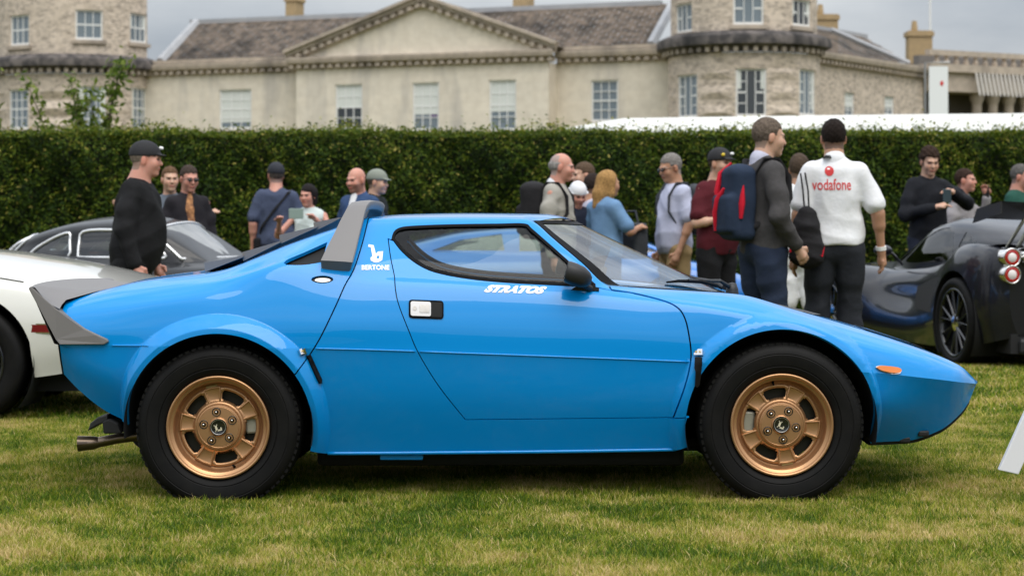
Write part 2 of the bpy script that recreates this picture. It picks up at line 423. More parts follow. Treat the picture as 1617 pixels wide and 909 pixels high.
def grass_patch(name, size, nb, hmin, hmax, wid, rng):
    n = nb; x = rng.uniform(-size/2, size/2, n); y = rng.uniform(-size/2, size/2, n)
    a = rng.uniform(0, 2*np.pi, n); h = rng.uniform(hmin, hmax, n) * (1 + .35 * (rng.random(n) > .93)); lean = rng.uniform(.1, 1.15, n); la = rng.uniform(0, 2*np.pi, n)
    w = wid * rng.uniform(.6, 1.3, n)
    dx, dy = np.cos(a) * w, np.sin(a) * w; lx, ly = np.cos(la) * lean * h, np.sin(la) * lean * h
    hz = h / np.sqrt(1 + lean**2 * .6)
    v = np.empty((n, 5, 3))
    v[:, 0] = np.stack([x - dx, y - dy, np.zeros(n)], 1); v[:, 1] = np.stack([x + dx, y + dy, np.zeros(n)], 1)
    v[:, 2] = np.stack([x - dx*.8 + lx*.35, y - dy*.8 + ly*.35, hz*.6], 1); v[:, 3] = np.stack([x + dx*.8 + lx*.35, y + dy*.8 + ly*.35, hz*.6], 1)
    v[:, 4] = np.stack([x + lx, y + ly, hz], 1)
    b = np.arange(n)[:, None] * 5
    q = np.concatenate([b + [0, 1, 3], b + [0, 3, 2], b + [2, 3, 4]], 0)
    me = bpy.data.meshes.new(name); me.vertices.add(n * 5); me.vertices.foreach_set('co', v.ravel())
    me.loops.add(len(q) * 3); me.loops.foreach_set('vertex_index', q.ravel().astype('i')); me.polygons.add(len(q))
    me.polygons.foreach_set('loop_start', np.arange(len(q), dtype='i') * 3); me.update(calc_edges=True)
    tone = rng.beta(2.2, 2.6, n) + .45 * (rng.random(n) > .9); at = me.attributes.new('tone', 'FLOAT_COLOR', 'POINT')
    tc = np.repeat(tone, 5); at.data.foreach_set('color', np.stack([tc, tc, tc, np.ones_like(tc)], 1).ravel().astype('f'))
    me.shade_smooth(); me.materials.append(MATS['grass']); return bpy.data.objects.new(name, me)
MATS['grass'] = grass_mat()
gcol = bpy.data.collections.new('grass_near_tufts'); gcol2 = bpy.data.collections.new('grass_far_tufts')
for k in range(6): gcol.objects.link(grass_patch('grass_tuft', .34, 1900, .014, .037, .0015, RNG))
for k in range(3): gcol2.objects.link(grass_patch('grass_tuft_far', .7, 1300, .025, .05, .0045, RNG))
def grass_field(name, col, pts, scl, label):
    me = bpy.data.meshes.new(name); me.from_pydata([tuple(p) for p in pts], [], []); o = obj(name, me)
    ng = bpy.data.node_groups.new(name, 'GeometryNodeTree')
    ng.interface.new_socket('Geometry', in_out='INPUT', socket_type='NodeSocketGeometry'); ng.interface.new_socket('Geometry', in_out='OUTPUT', socket_type='NodeSocketGeometry')
    N = ng.nodes; i, ou = N.new('NodeGroupInput'), N.new('NodeGroupOutput')
    iop = N.new('GeometryNodeInstanceOnPoints'); ci = N.new('GeometryNodeCollectionInfo'); ci.inputs['Collection'].default_value = col
    ci.inputs['Separate Children'].default_value = True; ci.inputs['Reset Children'].default_value = True; iop.inputs['Pick Instance'].default_value = True
    rr = N.new('FunctionNodeRandomValue'); rr.data_type = 'FLOAT_VECTOR'; rr.inputs['Min'].default_value = (0, 0, 0); rr.inputs['Max'].default_value = (0, 0, 6.283)
    rs = N.new('FunctionNodeRandomValue'); rs.data_type = 'FLOAT_VECTOR'; rs.inputs['Min'].default_value = (.95, .95, scl[0]); rs.inputs['Max'].default_value = (1.05, 1.05, scl[1])
    ng.links.new(i.outputs[0], iop.inputs['Points']); ng.links.new(ci.outputs[0], iop.inputs['Instance'])
    ng.links.new(rr.outputs[0], iop.inputs['Rotation']); ng.links.new(rs.outputs[0], iop.inputs['Scale']); ng.links.new(iop.outputs[0], ou.inputs[0])
    md = o.modifiers.new('scatter', 'NODES'); md.node_group = ng
    return tag(o, label, 'grass', kind='stuff')
pts = []
yy = -3.2
while yy < 3.0:
    hw = (yy - CAM_Y) * .262 + 1.6; x = -hw + RNG.uniform(0, .2)
    while x < hw: pts.append((x + RNG.normal(0, .04), yy + RNG.normal(0, .04), 0)); x += .25
    yy += .25
grass_field('grass', gcol, pts, (.75, 1.15), 'short mown grass, green mixed with dry straw, around the blue car')
pts = []
while yy < 15.0:
    hw = (yy - CAM_Y) * .262 + 2.5; x = -hw + RNG.uniform(0, .4)
    while x < hw: pts.append((x + RNG.normal(0, .06), yy + RNG.normal(0, .06), 0)); x += .5
    yy += .5
grass_field('grass', gcol2, pts, (.8, 1.2), 'short mown grass under the parked cars in front of the hedge')

# ------------------------------------------------------------------ blue wedge sports car
PAINT = mat('blue_paint', (.0008, .25, .66), .35, spec=.1, coat=.8, coatr=.02)
BLACK = mat('black_plastic', (.012, .012, .013), .5, bump=(400, .15, .002))
GREY = mat('grey_satin_plastic', (.175, .165, .16), .5, bump=(500, .1, .002))
DARK = mat('dark_underbody', (.006, .006, .006), .8)
RUBBER = mat('tyre_rubber', (.0035, .0034, .0033), .6, spec=.18, noise=(14, .5, (.010, .009, .008)), bump=(300, .1, .001))
SEAL = mat('rubber_seal', (.002, .002, .0025), .5, spec=.08)
BRONZE = mat('bronze_wheel_paint', (.54, .30, .15), .34, metal=.72, noise=(9, .4, (.43, .23, .105)))
CHROME = mat('chrome', (.75, .74, .72), .12, metal=1)
STEEL = mat('brushed_steel', (.45, .43, .40), .35, metal=1, noise=(40, .4, (.3, .28, .25)))
WHITEP = mat('white_lettering', (.82, .82, .80), .4)
AMBER = mat('amber_lens', (.75, .20, .015), .12, coat=.8)
EXH = mat('exhaust_metal', (.26, .20, .15), .3, metal=.9, noise=(12, .5, (.14, .10, .07)))
GLASS = glass_mat('car_glass', (.70, .79, .75), 1.36)
SCREEN = glass_mat('windscreen_glass', (.82, .87, .84), 2.8)
CLOTHI = mat('dark_upholstery', (.02, .019, .018), .8)

car = thing('sports_car', 'bright blue wedge-shaped sports car with bronze wheels on the lawn', 'car')

def row(nodes):
    """nodes (px, py, w) traced on the photo at that half width, or ('m', X, w, Z)"""
    out = []
    for n in nodes:
        if n[0] == 'm': out.append(n[1:])
        else: X, Z = px2w(n[0], n[1], n[2]); out.append((X, n[2], Z))
    return out
TIPZ = .434
def tip(f): return [('m', 1.897, .395 , TIPZ + .001 * f), ('m', 1.914, .30, TIPZ - .001 + .001 * f), ('m', 1.926, .18, TIPZ - .002 + .001 * f), ('m', 1.932, .08, TIPZ - .002 + .001 * f), ('m', 1.934, .0, TIPZ - .002 + .001 * f)]
A_ = row([(93, 583, .70), (126, 618, .71), (165, 650, .725), (189, 663, .74), (240, 690, .75), (345, 705, .755), (515, 718, .765), (800, 716, .765), (1070, 712, .76), (1235, 708, .755), (1382, 700, .645), (1432, 697, .575), (1483, 680, .51), (1515, 655, .46), (1529, 637, .43)] + tip(-3))
B_ = row([(93, 566, .755), (126, 583, .775), (189, 602, .80), (345, 620, .81), (515, 630, .808), (800, 634, .80), (1070, 640, .795), (1235, 640, .80), (1382, 642, .757), (1432, 645, .692), (1483, 640, .615), (1515, 629, .555), (1530, 620, .482)] + tip(-2))
A_ = [(x, w - .045 * float(sstep(0, .3, 1.75 - abs(x))), z) for x, w, z in A_]; B_ = [(x, w - .012, z) for x, w, z in B_]
C_ = row([(93, 544, .78), (168, 545, .808), (240, 545.5, .825), (345, 547, .838), (480, 549.5, .838), (600, 552.5, .83), (735, 557.5, .822), (900, 563.5, .815), (1090, 571, .812), (1235, 579, .818), (1369, 587, .795), (1457, 596, .73), (1500, 601, .655), (1515, 603, .61), (1532, 604.5, .505)] + tip(-1))
D_ = row([(93, 525, .775), (168, 520, .803), (279, 515, .822), (345, 512, .832), (480, 510, .832), (600, 508, .822), (735, 512, .812), (900, 519, .806), (1090, 530, .805), (1250, 548, .815), (1340, 562, .795), (1457, 583, .715), (1500, 592, .642), (1515, 595, .598), (1532, 601, .497)] + tip(0))
E_ = row([(93, 505, .755), (168, 493, .778), (279, 477, .795), (345, 470, .80), (480, 457, .795), (600, 457, .782), (735, 462, .775), (900, 471, .772), (1010, 479, .772), (1090, 486, .778), (1165, 498, .79), (1250, 515, .795), (1340, 541, .772), (1457, 573, .698), (1500, 585, .625), (1515, 589, .583), (1532, 598, .488)] + tip(1))
F_ = row([(93, 492, .73), (168, 475, .74), (279, 458, .75), (345, 447, .752), (452, 421, .755), (522, 425, .748), (600, 432, .738), (735, 440, .735), (900, 451, .728), (965, 457, .725), (1010, 464, .728), (1090, 474, .735), (1165, 486, .75), (1250, 504, .77), (1340, 532, .745), (1457, 565, .675), (1500, 580, .607), (1515, 585, .567), (1532, 596.5, .478)] + tip(2))
M_ = row([(93, 487, .71), (168, 468, .71), (279, 449, .715), (345, 440, .715), (401, 427, .70), (452, 406, .70), (522, 395, .672), (600, 390, .642), (735, 396, .636), (835, 400, .632), (880, 420, .665), (920, 438, .692), (965, 454.5, .712), (1010, 460, .70), (1090, 467, .70), (1165, 477, .715), (1250, 498, .742), (1340, 526, .72), (1457, 560, .65), (1500, 577, .59), (1515, 583, .553), (1532, 595.5, .47)] + tip(3))
G_ = row([(93, 483, .69), (168, 462, .68), (279, 443, .675), (345, 434, .672), (401, 416, .645), (452, 394, .625), (522, 370, .575), (581, 353, .535), (600, 352, .53), (735, 351, .525), (830, 352, .522), (845, 357, .525), (870, 378, .57), (920, 420, .655), (965, 453, .70), (1010, 457.5, .675), (1090, 462, .668), (1165, 470, .675), (1250, 492, .70), (1340, 520, .682), (1457, 555, .622), (1500, 573, .57), (1515, 580.5, .537), (1532, 594, .462)] + tip(4))
T_ = row([(93, 479, .66), (168, 457, .63), (218, 445.5, .63), (279, 437.5, .625), (330, 431.5, .62), (352, 427, .615), (401, 409, .595), (452, 388, .575), (522, 363.5, .53), (581, 345, .495), (600, 344.5, .49), (735, 343, .485), (830, 344.5, .48), (843, 350, .48), (870, 373, .535), (920, 415.5, .635), (962, 451, .69), (1010, 454.5, .645), (1090, 459, .62), (1165, 464.5, .61), (1250, 487.5, .62), (1340, 514, .615), (1457, 552, .57), (1500, 569, .535), (1520, 580, .505), (1535, 594, .45)] + tip(5))

HUB_R = (px2w(345, 674, .82)[0], px2w(345, 674, .82)[1]); HUB_F = (px2w(1235, 671, .82)[0], px2w(1235, 671, .82)[1])
RA_R, RA_F = .361, .369
def flare(X, z, w):
    r = np.hypot(X - HUB_R[0], z - HUB_R[1]); ro = .426 + .012 * sstep(0, .3, z - HUB_R[1]) - .03 * sstep(0, .3, HUB_R[0] - X) * (1 - sstep(0, .4, z - HUB_R[1]))
    k = np.clip((ro - r) / (ro - .384), 0, 1); b = .044 * (k ** .85)
    r2 = np.hypot(X - HUB_F[0], z - HUB_F[1]); ro2 = .436 - .03 * sstep(.1, .35, X - HUB_F[0]) * (1 - sstep(.1, .35, z - HUB_F[1]))
    k2 = np.clip((ro2 - r2) / (ro2 - .398), 0, 1)
    return b + .028 * k2
SH = Shell([A_, B_, C_, D_, E_, F_, M_, G_, T_], creases=(2,), bump=flare)
def ring_feat(h, fr, n=130):
    p = []
    for a in np.linspace(R(-35), R(215), n):
        x, z = h[0] + fr(a) * math.cos(a), h[1] + fr(a) * math.sin(a); p.append((x, z))
    p = np.array(p); p = p[p[:, 1] > SH.fz[0](p[:, 0]) + .002]; p = p[p[:, 1] < SH.fz[8](p[:, 0]) - .004]; return p
def ro_r(a):
    r = .43
    for _ in range(6):
        X, z = HUB_R[0] + r * math.cos(a), HUB_R[1] + r * math.sin(a)
        r = float(.426 + .012 * sstep(0, .3, z - HUB_R[1]) - .03 * sstep(0, .3, HUB_R[0] - X) * (1 - sstep(0, .4, z - HUB_R[1])))
    return r
def ro_f(a):
    r = .43
    for _ in range(6):
        X, z = HUB_F[0] + r * math.cos(a), HUB_F[1] + r * math.sin(a)
        r = float(.436 - .03 * sstep(.1, .35, X - HUB_F[0]) * (1 - sstep(.1, .35, z - HUB_F[1])))
    return r
for fr in (lambda a: ro_r(a) + .003, lambda a: ro_r(a) - .003, lambda a: .387, lambda a: .381): SH.feat.append(ring_feat(HUB_R, fr))
for fr in (lambda a: ro_f(a) + .002, lambda a: (ro_f(a) + .398) / 2, lambda a: .398): SH.feat.append(ring_feat(HUB_F, fr))

def PXZ(pts, it=5):
    """photo pixels lying on the skin -> (X, Z)"""
    p = np.asarray(pts, float); w = np.full(len(p), .8)
    for _ in range(it):
        s_ = F_PX / (-w - CAM_Y); X = np.clip((p[:, 0] - 808.5) / s_, SH.x0, SH.x1); Z = CAM_Z - (p[:, 1] - HOR) / s_
        w = -SH.pos(X, SH.t_of(X, Z))[:, 1]
    return [(float(a), float(c)) for a, c in zip(X, Z)]
def line_X(fz, xs): return [(x, float(fz(x))) for x in xs]
topz = lambda xs: [(x, float(SH.fz[8](x)) + .002) for x in xs]
botz = lambda xs: [(x, float(SH.fz[0](x)) - .001) for x in xs]
def arc(c, r, a0, a1, n=40): return [(c[0] + r * math.cos(a0 + (a1 - a0) * i / n), c[1] + r * math.sin(a0 + (a1 - a0) * i / n)) for i in range(n + 1)]

# panel lines traced from the photo
g_rear = PXZ(smooth_line([(581.5, 346), (573, 381), (562.6, 415), (556, 431), (545, 450), (531.5, 480), (510.5, 524), (497, 548), (487, 563), (467, 590)]))
g_door_b = PXZ(smooth_line([(612, 376), (616, 406), (622, 436), (623.5, 455), (628.5, 480), (644.5, 521.5), (658.8, 555), (683, 596), (704.5, 626), (734.5, 663)]))
g_door_f = PXZ(smooth_line([(1063, 660), (1079, 618), (1088, 586), (1091.6, 558.8), (1087.9, 526.6), (1081.7, 502), (1071, 486), (1049.5, 475), (1005, 463.5), (966, 457.5)]))
win_top = [(630.6, 360.6), (650, 357.5), (712, 355), (786, 354), (828, 353.8)]
window = PXZ(smooth_line([(618.5, 378), (622, 367)] + win_top + [(840, 362), (874, 391.6), (905, 419), (940, 449)], 4)) + PXZ(smooth_line([(940, 452), (901, 450.3), (800, 445), (737, 438.6), (687, 428.7), (657.8, 415), (635.5, 396.5), (622, 379.5)], 4))
x_t, x_n = SH.x0 + 1e-4, SH.x1 - 1e-4
xg = g_rear[0][0]
# rear clamshell
arch_r = arc(HUB_R, RA_R, math.atan2(g_rear[-1][1] - HUB_R[1], g_rear[-1][0] - HUB_R[0]), R(180), 60)
ab = math.atan2(SH.fz[0](HUB_R[0] - .33) - HUB_R[1], -.33) % (2 * math.pi)
arch_r = arc(HUB_R, RA_R, math.atan2(g_rear[-1][1] - HUB_R[1], g_rear[-1][0] - HUB_R[0]), R(179), 70)
rear_outline = topz(np.linspace(x_t, xg, 60)) + [p for p in g_rear] + arch_r + botz(np.linspace(HUB_R[0] - RA_R + .001, x_t, 16))
vent = PXZ(smooth_line([(448, 415), (455, 409), (479, 399), (517, 382)], 4) + smooth_line([(509, 413.5), (490, 417), (472, 418.5), (452, 418)], 4))
fuel = PXZ([(509 + 17.5 * math.cos(a), 441 + 6 * math.sin(a)) for a in np.linspace(0, 2 * math.pi, 24, endpoint=False)])
for o in SH.panel('rear_fender', rear_outline, PAINT, car, holes=[vent, fuel], gap=.003): pass
# central tub: pillar, roof rail, sill
arch_r2 = arc(HUB_R, RA_R, R(-60), math.atan2(g_rear[-1][1] - HUB_R[1], g_rear[-1][0] - HUB_R[0]), 30)
xs_sill0 = px2w(514, 718, .765)[0]; xs_sill1 = px2w(1071, 712, .76)[0]
arch_r2 = [p for p in arch_r2 if p[1] > float(SH.fz[0](p[0]))]
arch_f2 = [p for p in arc(HUB_F, RA_F, R(180), R(250), 24) if p[1] > float(SH.fz[0](p[0]))]
belt_f = PXZ([(962, 453.5)])[0]
# door outline: its top follows the window's lower seal
iw = len(smooth_line([(0, 0)] * 11, 4))
door_top = window[iw:]
door = g_door_b + g_door_f + door_top
tub = topz(np.linspace(xg, float(PXZ([(960, 451)])[0][0]), 90)) + [belt_f]
# the tub is one skin with door-and-window opening: outline walks outside edge, then door opening cut as a hole
front_low = PXZ([(966, 457.5)])
tub_out = tub + g_door_f[::-1] + PXZ([(1086, 659.3)]) + arch_f2 + botz(np.linspace(xs_sill1, xs_sill0, 12)) + arch_r2 + g_rear[::-1]
door_hole = g_door_b + [(x - .0015, z) for x, z in g_door_f[:-4]] + PXZ([(1003, 464.5), (962, 457.6), (940, 452.5)]) + window[:iw][::-1]
SH.panel('cabin_tub', tub_out, PAINT, car, holes=[door_hole], gap=.0024)
doors = SH.panel('door', door, PAINT, car, gap=.0038)
# front clamshell
xf0 = belt_f[0]
arch_f = arc(HUB_F, RA_F, R(2), math.atan2(PXZ([(1090, 660)])[0][1] - HUB_F[1], PXZ([(1090, 660)])[0][0] - HUB_F[0]) % (2 * math.pi), 70)
xa1 = HUB_F[0] + RA_F
front = topz(np.linspace(xf0, x_n, 160)) + [(x_n, float(SH.fz[0](x_n)))] + botz(np.concatenate([np.linspace(x_n, 1.85, 40), np.linspace(1.85, xa1 + .002, 30)])) + [(xa1, HUB_F[1] - .02)] + arch_f + PXZ([(1086, 659)]) + g_door_f
SH.panel('front_fender', front, PAINT, car, gap=.0022)
# windows with black seals
win_in = inset(resample(window, .01), .009)
SH.panel('window_seal', window, SEAL, car, holes=[win_in], gap=-.0012, off=.002, step=.02, skirt=.01)
gl = SH.panel('side_window', [tuple(p) for p in inset(resample(window, .01), .007)], GLASS, car, gap=0, off=-.004, step=.03, skirt=0)
# dark inner shell, open at windows and arches
inner_out = topz(np.linspace(x_t, x_n - .05, 150)) + botz(np.linspace(x_n - .05, x_t, 120))
ca = arc(HUB_R, RA_R + .004, R(-75), R(255), 70); cb = arc(HUB_F, RA_F + .004, R(-80), R(260), 70)
ca = [(x, max(z, float(SH.fz[0](x)) + .0004)) for x, z in ca]; cb = [(x, max(z, float(SH.fz[0](x)) + .0004)) for x, z in cb]
SH.panel('inner_shell', inner_out, DARK, car, holes=[ca, cb, window], gap=0, off=-.022, step=.05, skirt=0)
# ---- roof, screen, bonnet, deck
fw8, fz8 = SH.fw[8], SH.fz[8]
def P3(px, py, w): X, Z = px2w(px, py, w); return (X, -w, Z)
Xe0 = px2w(843, 350, .48)[0]; Xe1 = px2w(962, 451, .69)[0]
roof_zc = pchip([xg - .02, xg + .12, -.2, .145, .224, .277], [1.112, 1.125, 1.130, 1.126, 1.113, 1.091])
def roof_pt(a, u):
    xf = .277 - (.277 - Xe0) * abs(a) ** 2.3; X = xg + .004 + (xf - xg - .004) * u; xe = min(X, Xe0)
    w = float(fw8(xe)) - .001; ze = float(fz8(xe)); zc = float(roof_zc(X)); return (X, a * w, ze + (zc - ze) * (1 - abs(a) ** 2.4))
A41 = np.sin(np.linspace(-math.pi / 2, math.pi / 2, 41))
m = MB().grid([[roof_pt(a, u) for u in np.linspace(0, 1, 40)] for a in A41])
o = m.build('roof', PAINT, car, smooth=True)
def ws_pt(a, v, off=0, ext=0):
    Xe = Xe0 + (Xe1 - Xe0) * v; w, ze = float(fw8(Xe)), float(fz8(Xe)); Xc = .277 + (.915 - .277) * v; zc = 1.091 + (.787 - 1.091) * v
    return (Xc - (Xc - Xe) * abs(a) ** 2.3, a * (w + .0), zc + (ze - zc) * abs(a) ** 2.2 + off)
MB().grid([[ws_pt(a, v) for v in np.linspace(.02, .985, 24)] for a in A41]).build('windscreen', SCREEN, car, smooth=True)
m = MB()
for (v0, v1) in ((-.012, .045), (.965, 1.0)): m.grid([[ws_pt(a, v, .003) for v in np.linspace(v0, v1, 4)] for a in A41])
for s in (-1, 1): m.grid([[ws_pt(s * a, v, .003) for v in np.linspace(0, 1, 24)] for a in (.955, .975, 1.0)])
m.build('windscreen_seal', SEAL, car, smooth=True)
def bon_pt(a, X):
    w = float(fw8(X)); z = float(fz8(X)); cr = -.012 * sstep(.35, .9, X) * (1 - sstep(1.0, 1.5, X)) + .012 * sstep(1.0, 1.4, X) * (1 - sstep(1.6, 1.9, X)) - .06 * (1 - sstep(.3, .75, X))
    return (X, a * w, z + cr * (1 - abs(a) ** 3))
xsb = np.concatenate([np.linspace(Xe1 + .002, 1.75, 80), 1.75 + (x_n - 1.75) * (1 - (1 - np.linspace(.02, 1, 40)) ** 2)])
MB().grid([[bon_pt(a, X) for X in xsb] for a in A41]).build('bonnet', PAINT, car, smooth=True)
# bonnet vents and headlight covers sit on the panel
m = MB()
for k in range(5):
    X0 = 1.06 + k * .045; m.add([bon_pt(a, X0 + d) [:2] + (bon_pt(a, X0 + d)[2] + h,) for a in (-.5, .5) for d, h in ((0, .003), (.034, .010))], [(0, 1, 3, 2)])
m.build('bonnet_vent', BLACK, car)
for s in (-1, 1):
    P = [[(lambda q: (q[0], q[1], q[2] + .004))(bon_pt(s * a, X)) for X in np.linspace(1.42, 1.66, 10)] for a in np.linspace(.42, .86, 8)]
    MB().grid(P).build('headlight_cover', PAINT, car, smooth=True)
    E = [P[0][k] for k in range(10)] + [P[i][9] for i in range(8)] + [P[7][k] for k in range(9, -1, -1)] + [P[i][0] for i in range(7, -1, -1)]
    MB().tube([(x, y, z - .001) for x, y, z in E], .0022, 4).build('headlight_cover_gap', SEAL, car)
def deck_prof(X):
    w, z = float(fw8(X)), float(fz8(X)); k = float(sstep(px2w(330, 430, .62)[0], px2w(420, 400, .6)[0], X)); d = .075 * k
    return [(w, z), (w - .02, z + .003), (w - .05, z + .002), (w - .075, z - .004 - d * .12), (w - .095, z - d * .8), (w - .13, z - d), (w * .4, z - d + .012), (0, z - d + .014)]
D = []
for X in np.linspace(x_t, xg, 80):
    p = deck_prof(X); D.append([(X, -w, z) for w, z in p] + [(X, w, z) for w, z in p[::-1][1:]])
MB().grid(D).build('engine_deck', PAINT, car, auto=50)
for k, (pxa, pya, pxb, pyb) in enumerate(((343, 413, 402, 402), (399, 397, 457, 380), (454, 371, 512, 357), (505, 352, 545, 344))):
    xa, za = px2w(pxa, pya, .1); xb, zb = px2w(pxb, pyb, .1); hw = .47 - .03 * k
    MB().add([(xa, -hw, za), (xb, -hw, zb), (xb, hw, zb), (xa, hw, za), (xa + .004, -hw, za - .036), (xb, -hw, zb - .006), (xb, hw, zb - .006), (xa + .004, hw, za - .036)],
             [(0, 1, 2, 3), (4, 7, 6, 5), (0, 4, 5, 1), (1, 5, 6, 2), (2, 6, 7, 3), (3, 7, 4, 0)]).build('louvre', GREY, car)
# rear fascia and its lamps
fas = []
for t in np.linspace(0, 8, 33):
    w, z = SH.wz([x_t], [t]); fas.append((float(w[0]), float(z[0])))
m = MB(); m.grid([[(x_t - .004, -w, z) for w, z in fas], [(x_t - .035, 0, z) for w, z in fas], [(x_t - .004, w, z) for w, z in fas]]); m.build('rear_fascia', BLACK, car)
for s in (-1, 1):
    for k in range(2): MB().lathe([(0, -.012), (.05, -.012), (.058, 0), (.058, .01)], 20, 'X', (x_t - .028 , s * (.5 - .14 * k), .66)).build('tail_lamp', mat('red_lens', (.42, .012, .01), .15, coat=.7), car, smooth=True)
# fuel filler, side vent
fc = np.mean(np.array(fuel), 0); fx, fz_ = float(fc[0]), float(fc[1]); tf = SH.t_of([fx], [fz_]); pc, nc = SH.pos([fx], tf)[0], SH.normal([fx], tf)[0]
SH.panel('fuel_recess', fuel, BLACK, car, gap=-.004, off=-.012, step=.02, skirt=.004, mirror=False)
capp = PXZ([(509.5 + 12.5 * math.cos(a), 442.6 + 3.2 * math.sin(a)) for a in np.linspace(0, 2 * math.pi, 20, endpoint=False)])
SH.panel('fuel_cap', capp, STEEL, car, gap=0, off=.003, step=.02, skirt=.016, mirror=False)
SH.panel('side_vent', vent, mat('vent_black', (.004, .004, .005), .3), car, gap=-.006, off=-.03, step=.03, skirt=0)
# doors: handle recess and lever
def rrect(x0, y0, x1, y1, r, n=4):
    p = []
    for cx, cy, a in ((x1 - r, y0 + r, -90), (x1 - r, y1 - r, 0), (x0 + r, y1 - r, 90), (x0 + r, y0 + r, 180)):
        for k in range(n + 1): t = R(a + 90 * k / n); p.append((cx + r * math.cos(t), cy + r * math.sin(t)))
    return p
for o_, sgn in ((doors[0], 1), (doors[1], -1)):
    def one(name, poly, m, off, sk):
        r = SH.panel(name, PXZ(poly), m, o_, gap=0, off=off, step=.02, skirt=sk, mirror=False)[0]
        if sgn < 0: r.data = mirror_mesh(r.data)
    skew = lambda p: [(x, y + (x - 672) * .035) for x, y in p]
    one('handle_surround', skew(rrect(645.5, 474, 700.5, 503, 5)), SEAL, .0035, .006)
    one('handle_recess', skew(rrect(680, 477, 698, 500, 2)), DARK, .0042, .0)
    one('handle_lever', skew(rrect(648.5, 477, 680.5, 499.5, 3)), mat('white_enamel', (.74, .72, .72), .3), .008, .006)
    one('handle_pad', skew(rrect(662.5, 482, 678, 494, 1)), STEEL, .0095, .002)
    one('door_lock', skew([(655 + 3.2 * math.cos(a), 488 + 3.4 * math.sin(a)) for a in np.linspace(0, 6.283, 12, endpoint=False)]), STEEL, .0095, .002)
# indicators, bonnet straps
for s in (0, 1):
    def both(name, poly, m, off, sk, par=car):
        r = SH.panel(name, PXZ(poly), m, par, gap=0, off=off, step=.02, skirt=sk, mirror=False)[0]
        if s: r.data = mirror_mesh(r.data)
        return r
    drop = smooth_line([(1422, 585.5), (1419, 588.8), (1408, 589.3), (1392, 585.8), (1384, 581.5), (1384.5, 579), (1392, 578), (1410, 579.8), (1419, 582), (1422, 585.5)], 3)[:-1]
    c_ = np.mean(drop, 0); big = [(c_[0] + (x - c_[0]) * 1.05, c_[1] + (y - c_[1]) * 1.2) for x, y in drop]
    r = both('indicator', big, CHROME, .004, .01); both('lens', drop, AMBER, .011, .009, r)
    for pts, br in (([(483, 561), (491, 560), (509, 599), (508, 604), (503, 605)], [(470, 553), (482, 549), (485, 556.5), (473, 561)]),
                    ([(1099, 565), (1109, 565), (1105, 606), (1101, 611), (1097, 608)], [(1098, 553), (1111, 553), (1111, 562), (1098, 562)])):
        st = both('bonnet_strap', pts, RUBBER, .012, .012); both('bracket', br, CHROME, .015, .014, st)
        bc = np.mean(br, 0); d = np.subtract(br[1], br[0]); d = d / np.hypot(*d) * 2.9
        for q in (-1, 1): both('rivet', [(bc[0] + q * d[0] + 1.5 * math.cos(a), bc[1] + q * d[1] + 1.5 * math.sin(a)) for a in np.linspace(0, 6.28, 8, endpoint=False)], mat('brass', (.5, .36, .14), .3, metal=1), .0175, .003, st)
# lettering on the pillar and under the window
def text_mesh(txt, size=1.0, bold=0.0, shear=0.0):
    c = bpy.data.curves.new('lettering', 'FONT'); c.body = txt; c.size = size; c.offset = bold; c.shear = shear; c.resolution_u = 3
    o = bpy.data.objects.new('lettering', c); COL.objects.link(o); dg = bpy.context.evaluated_depsgraph_get(); me = bpy.data.meshes.new_from_object(o.evaluated_get(dg))
    bpy.data.objects.remove(o); v = np.array([tuple(p.co)[:2] for p in me.vertices]); f = [tuple(p.vertices) for p in me.polygons]; return v, f
def fit_text(txt, x0, y0, x1, y1, bold=0., shear=0., slope=0.):
    v, f = text_mesh(txt, 1, bold, shear); lo, hi = v.min(0), v.max(0); u = (v - lo) / (hi - lo)
    return [(x0 + a * (x1 - x0), y1 - b * (y1 - y0) + slope * a * (x1 - x0)) for a, b in u], f
def decal(name, pts, f, par):
    X = np.array(PXZ(pts)); t = SH.t_of(X[:, 0], X[:, 1]); P = SH.pos(X[:, 0], t, .0016)
    for mir in (0, 1):
        me = pydata(name, P, f); me = mirror_mesh(me) if mir else me; obj(name, me, WHITEP, par)
        if mir: me.materials.clear(); me.materials.append(WHITEP)
p, f = fit_text('BERTONE', 571, 418.5, 615, 426.5, .035); decal('maker_lettering', p, f, car)
p, f = fit_text('STRATOS', 764, 449.5, 864, 461.5, .075, .6, .03); decal('model_lettering', p, f, car)
bl = [(582, 386), (590, 387.5), (593.5, 401), (597, 397.5), (605, 397), (603.5, 411), (598, 414), (591, 414.5), (585.5, 411.5), (585, 407), (588, 405), (585.5, 390.5), (581.5, 390)]
hole_b = [(595, 404.5), (599.5, 404), (598.5, 408.5), (594.5, 408.5)]
vv = [Vector(q) for q in resample(bl, 4)] + [Vector(q) for q in hole_b]; nb_ = len(vv) - 4
r_ = delaunay_2d_cdt(vv, [(i, (i + 1) % nb_) for i in range(nb_)] + [(nb_ + i, nb_ + (i + 1) % 4) for i in range(4)], [], 0, 1e-5)
U_ = np.array([tuple(q) for q in r_[0]]); F_c = [q for q in r_[2] if len(q) == 3]; c_ = np.array([U_[list(q)].mean(0) for q in F_c]); kp = in_poly(c_, resample(bl, 4)) & ~in_poly(c_, np.array(hole_b))
decal('emblem', U_, [F_c[i] for i in np.where(kp)[0]], car)
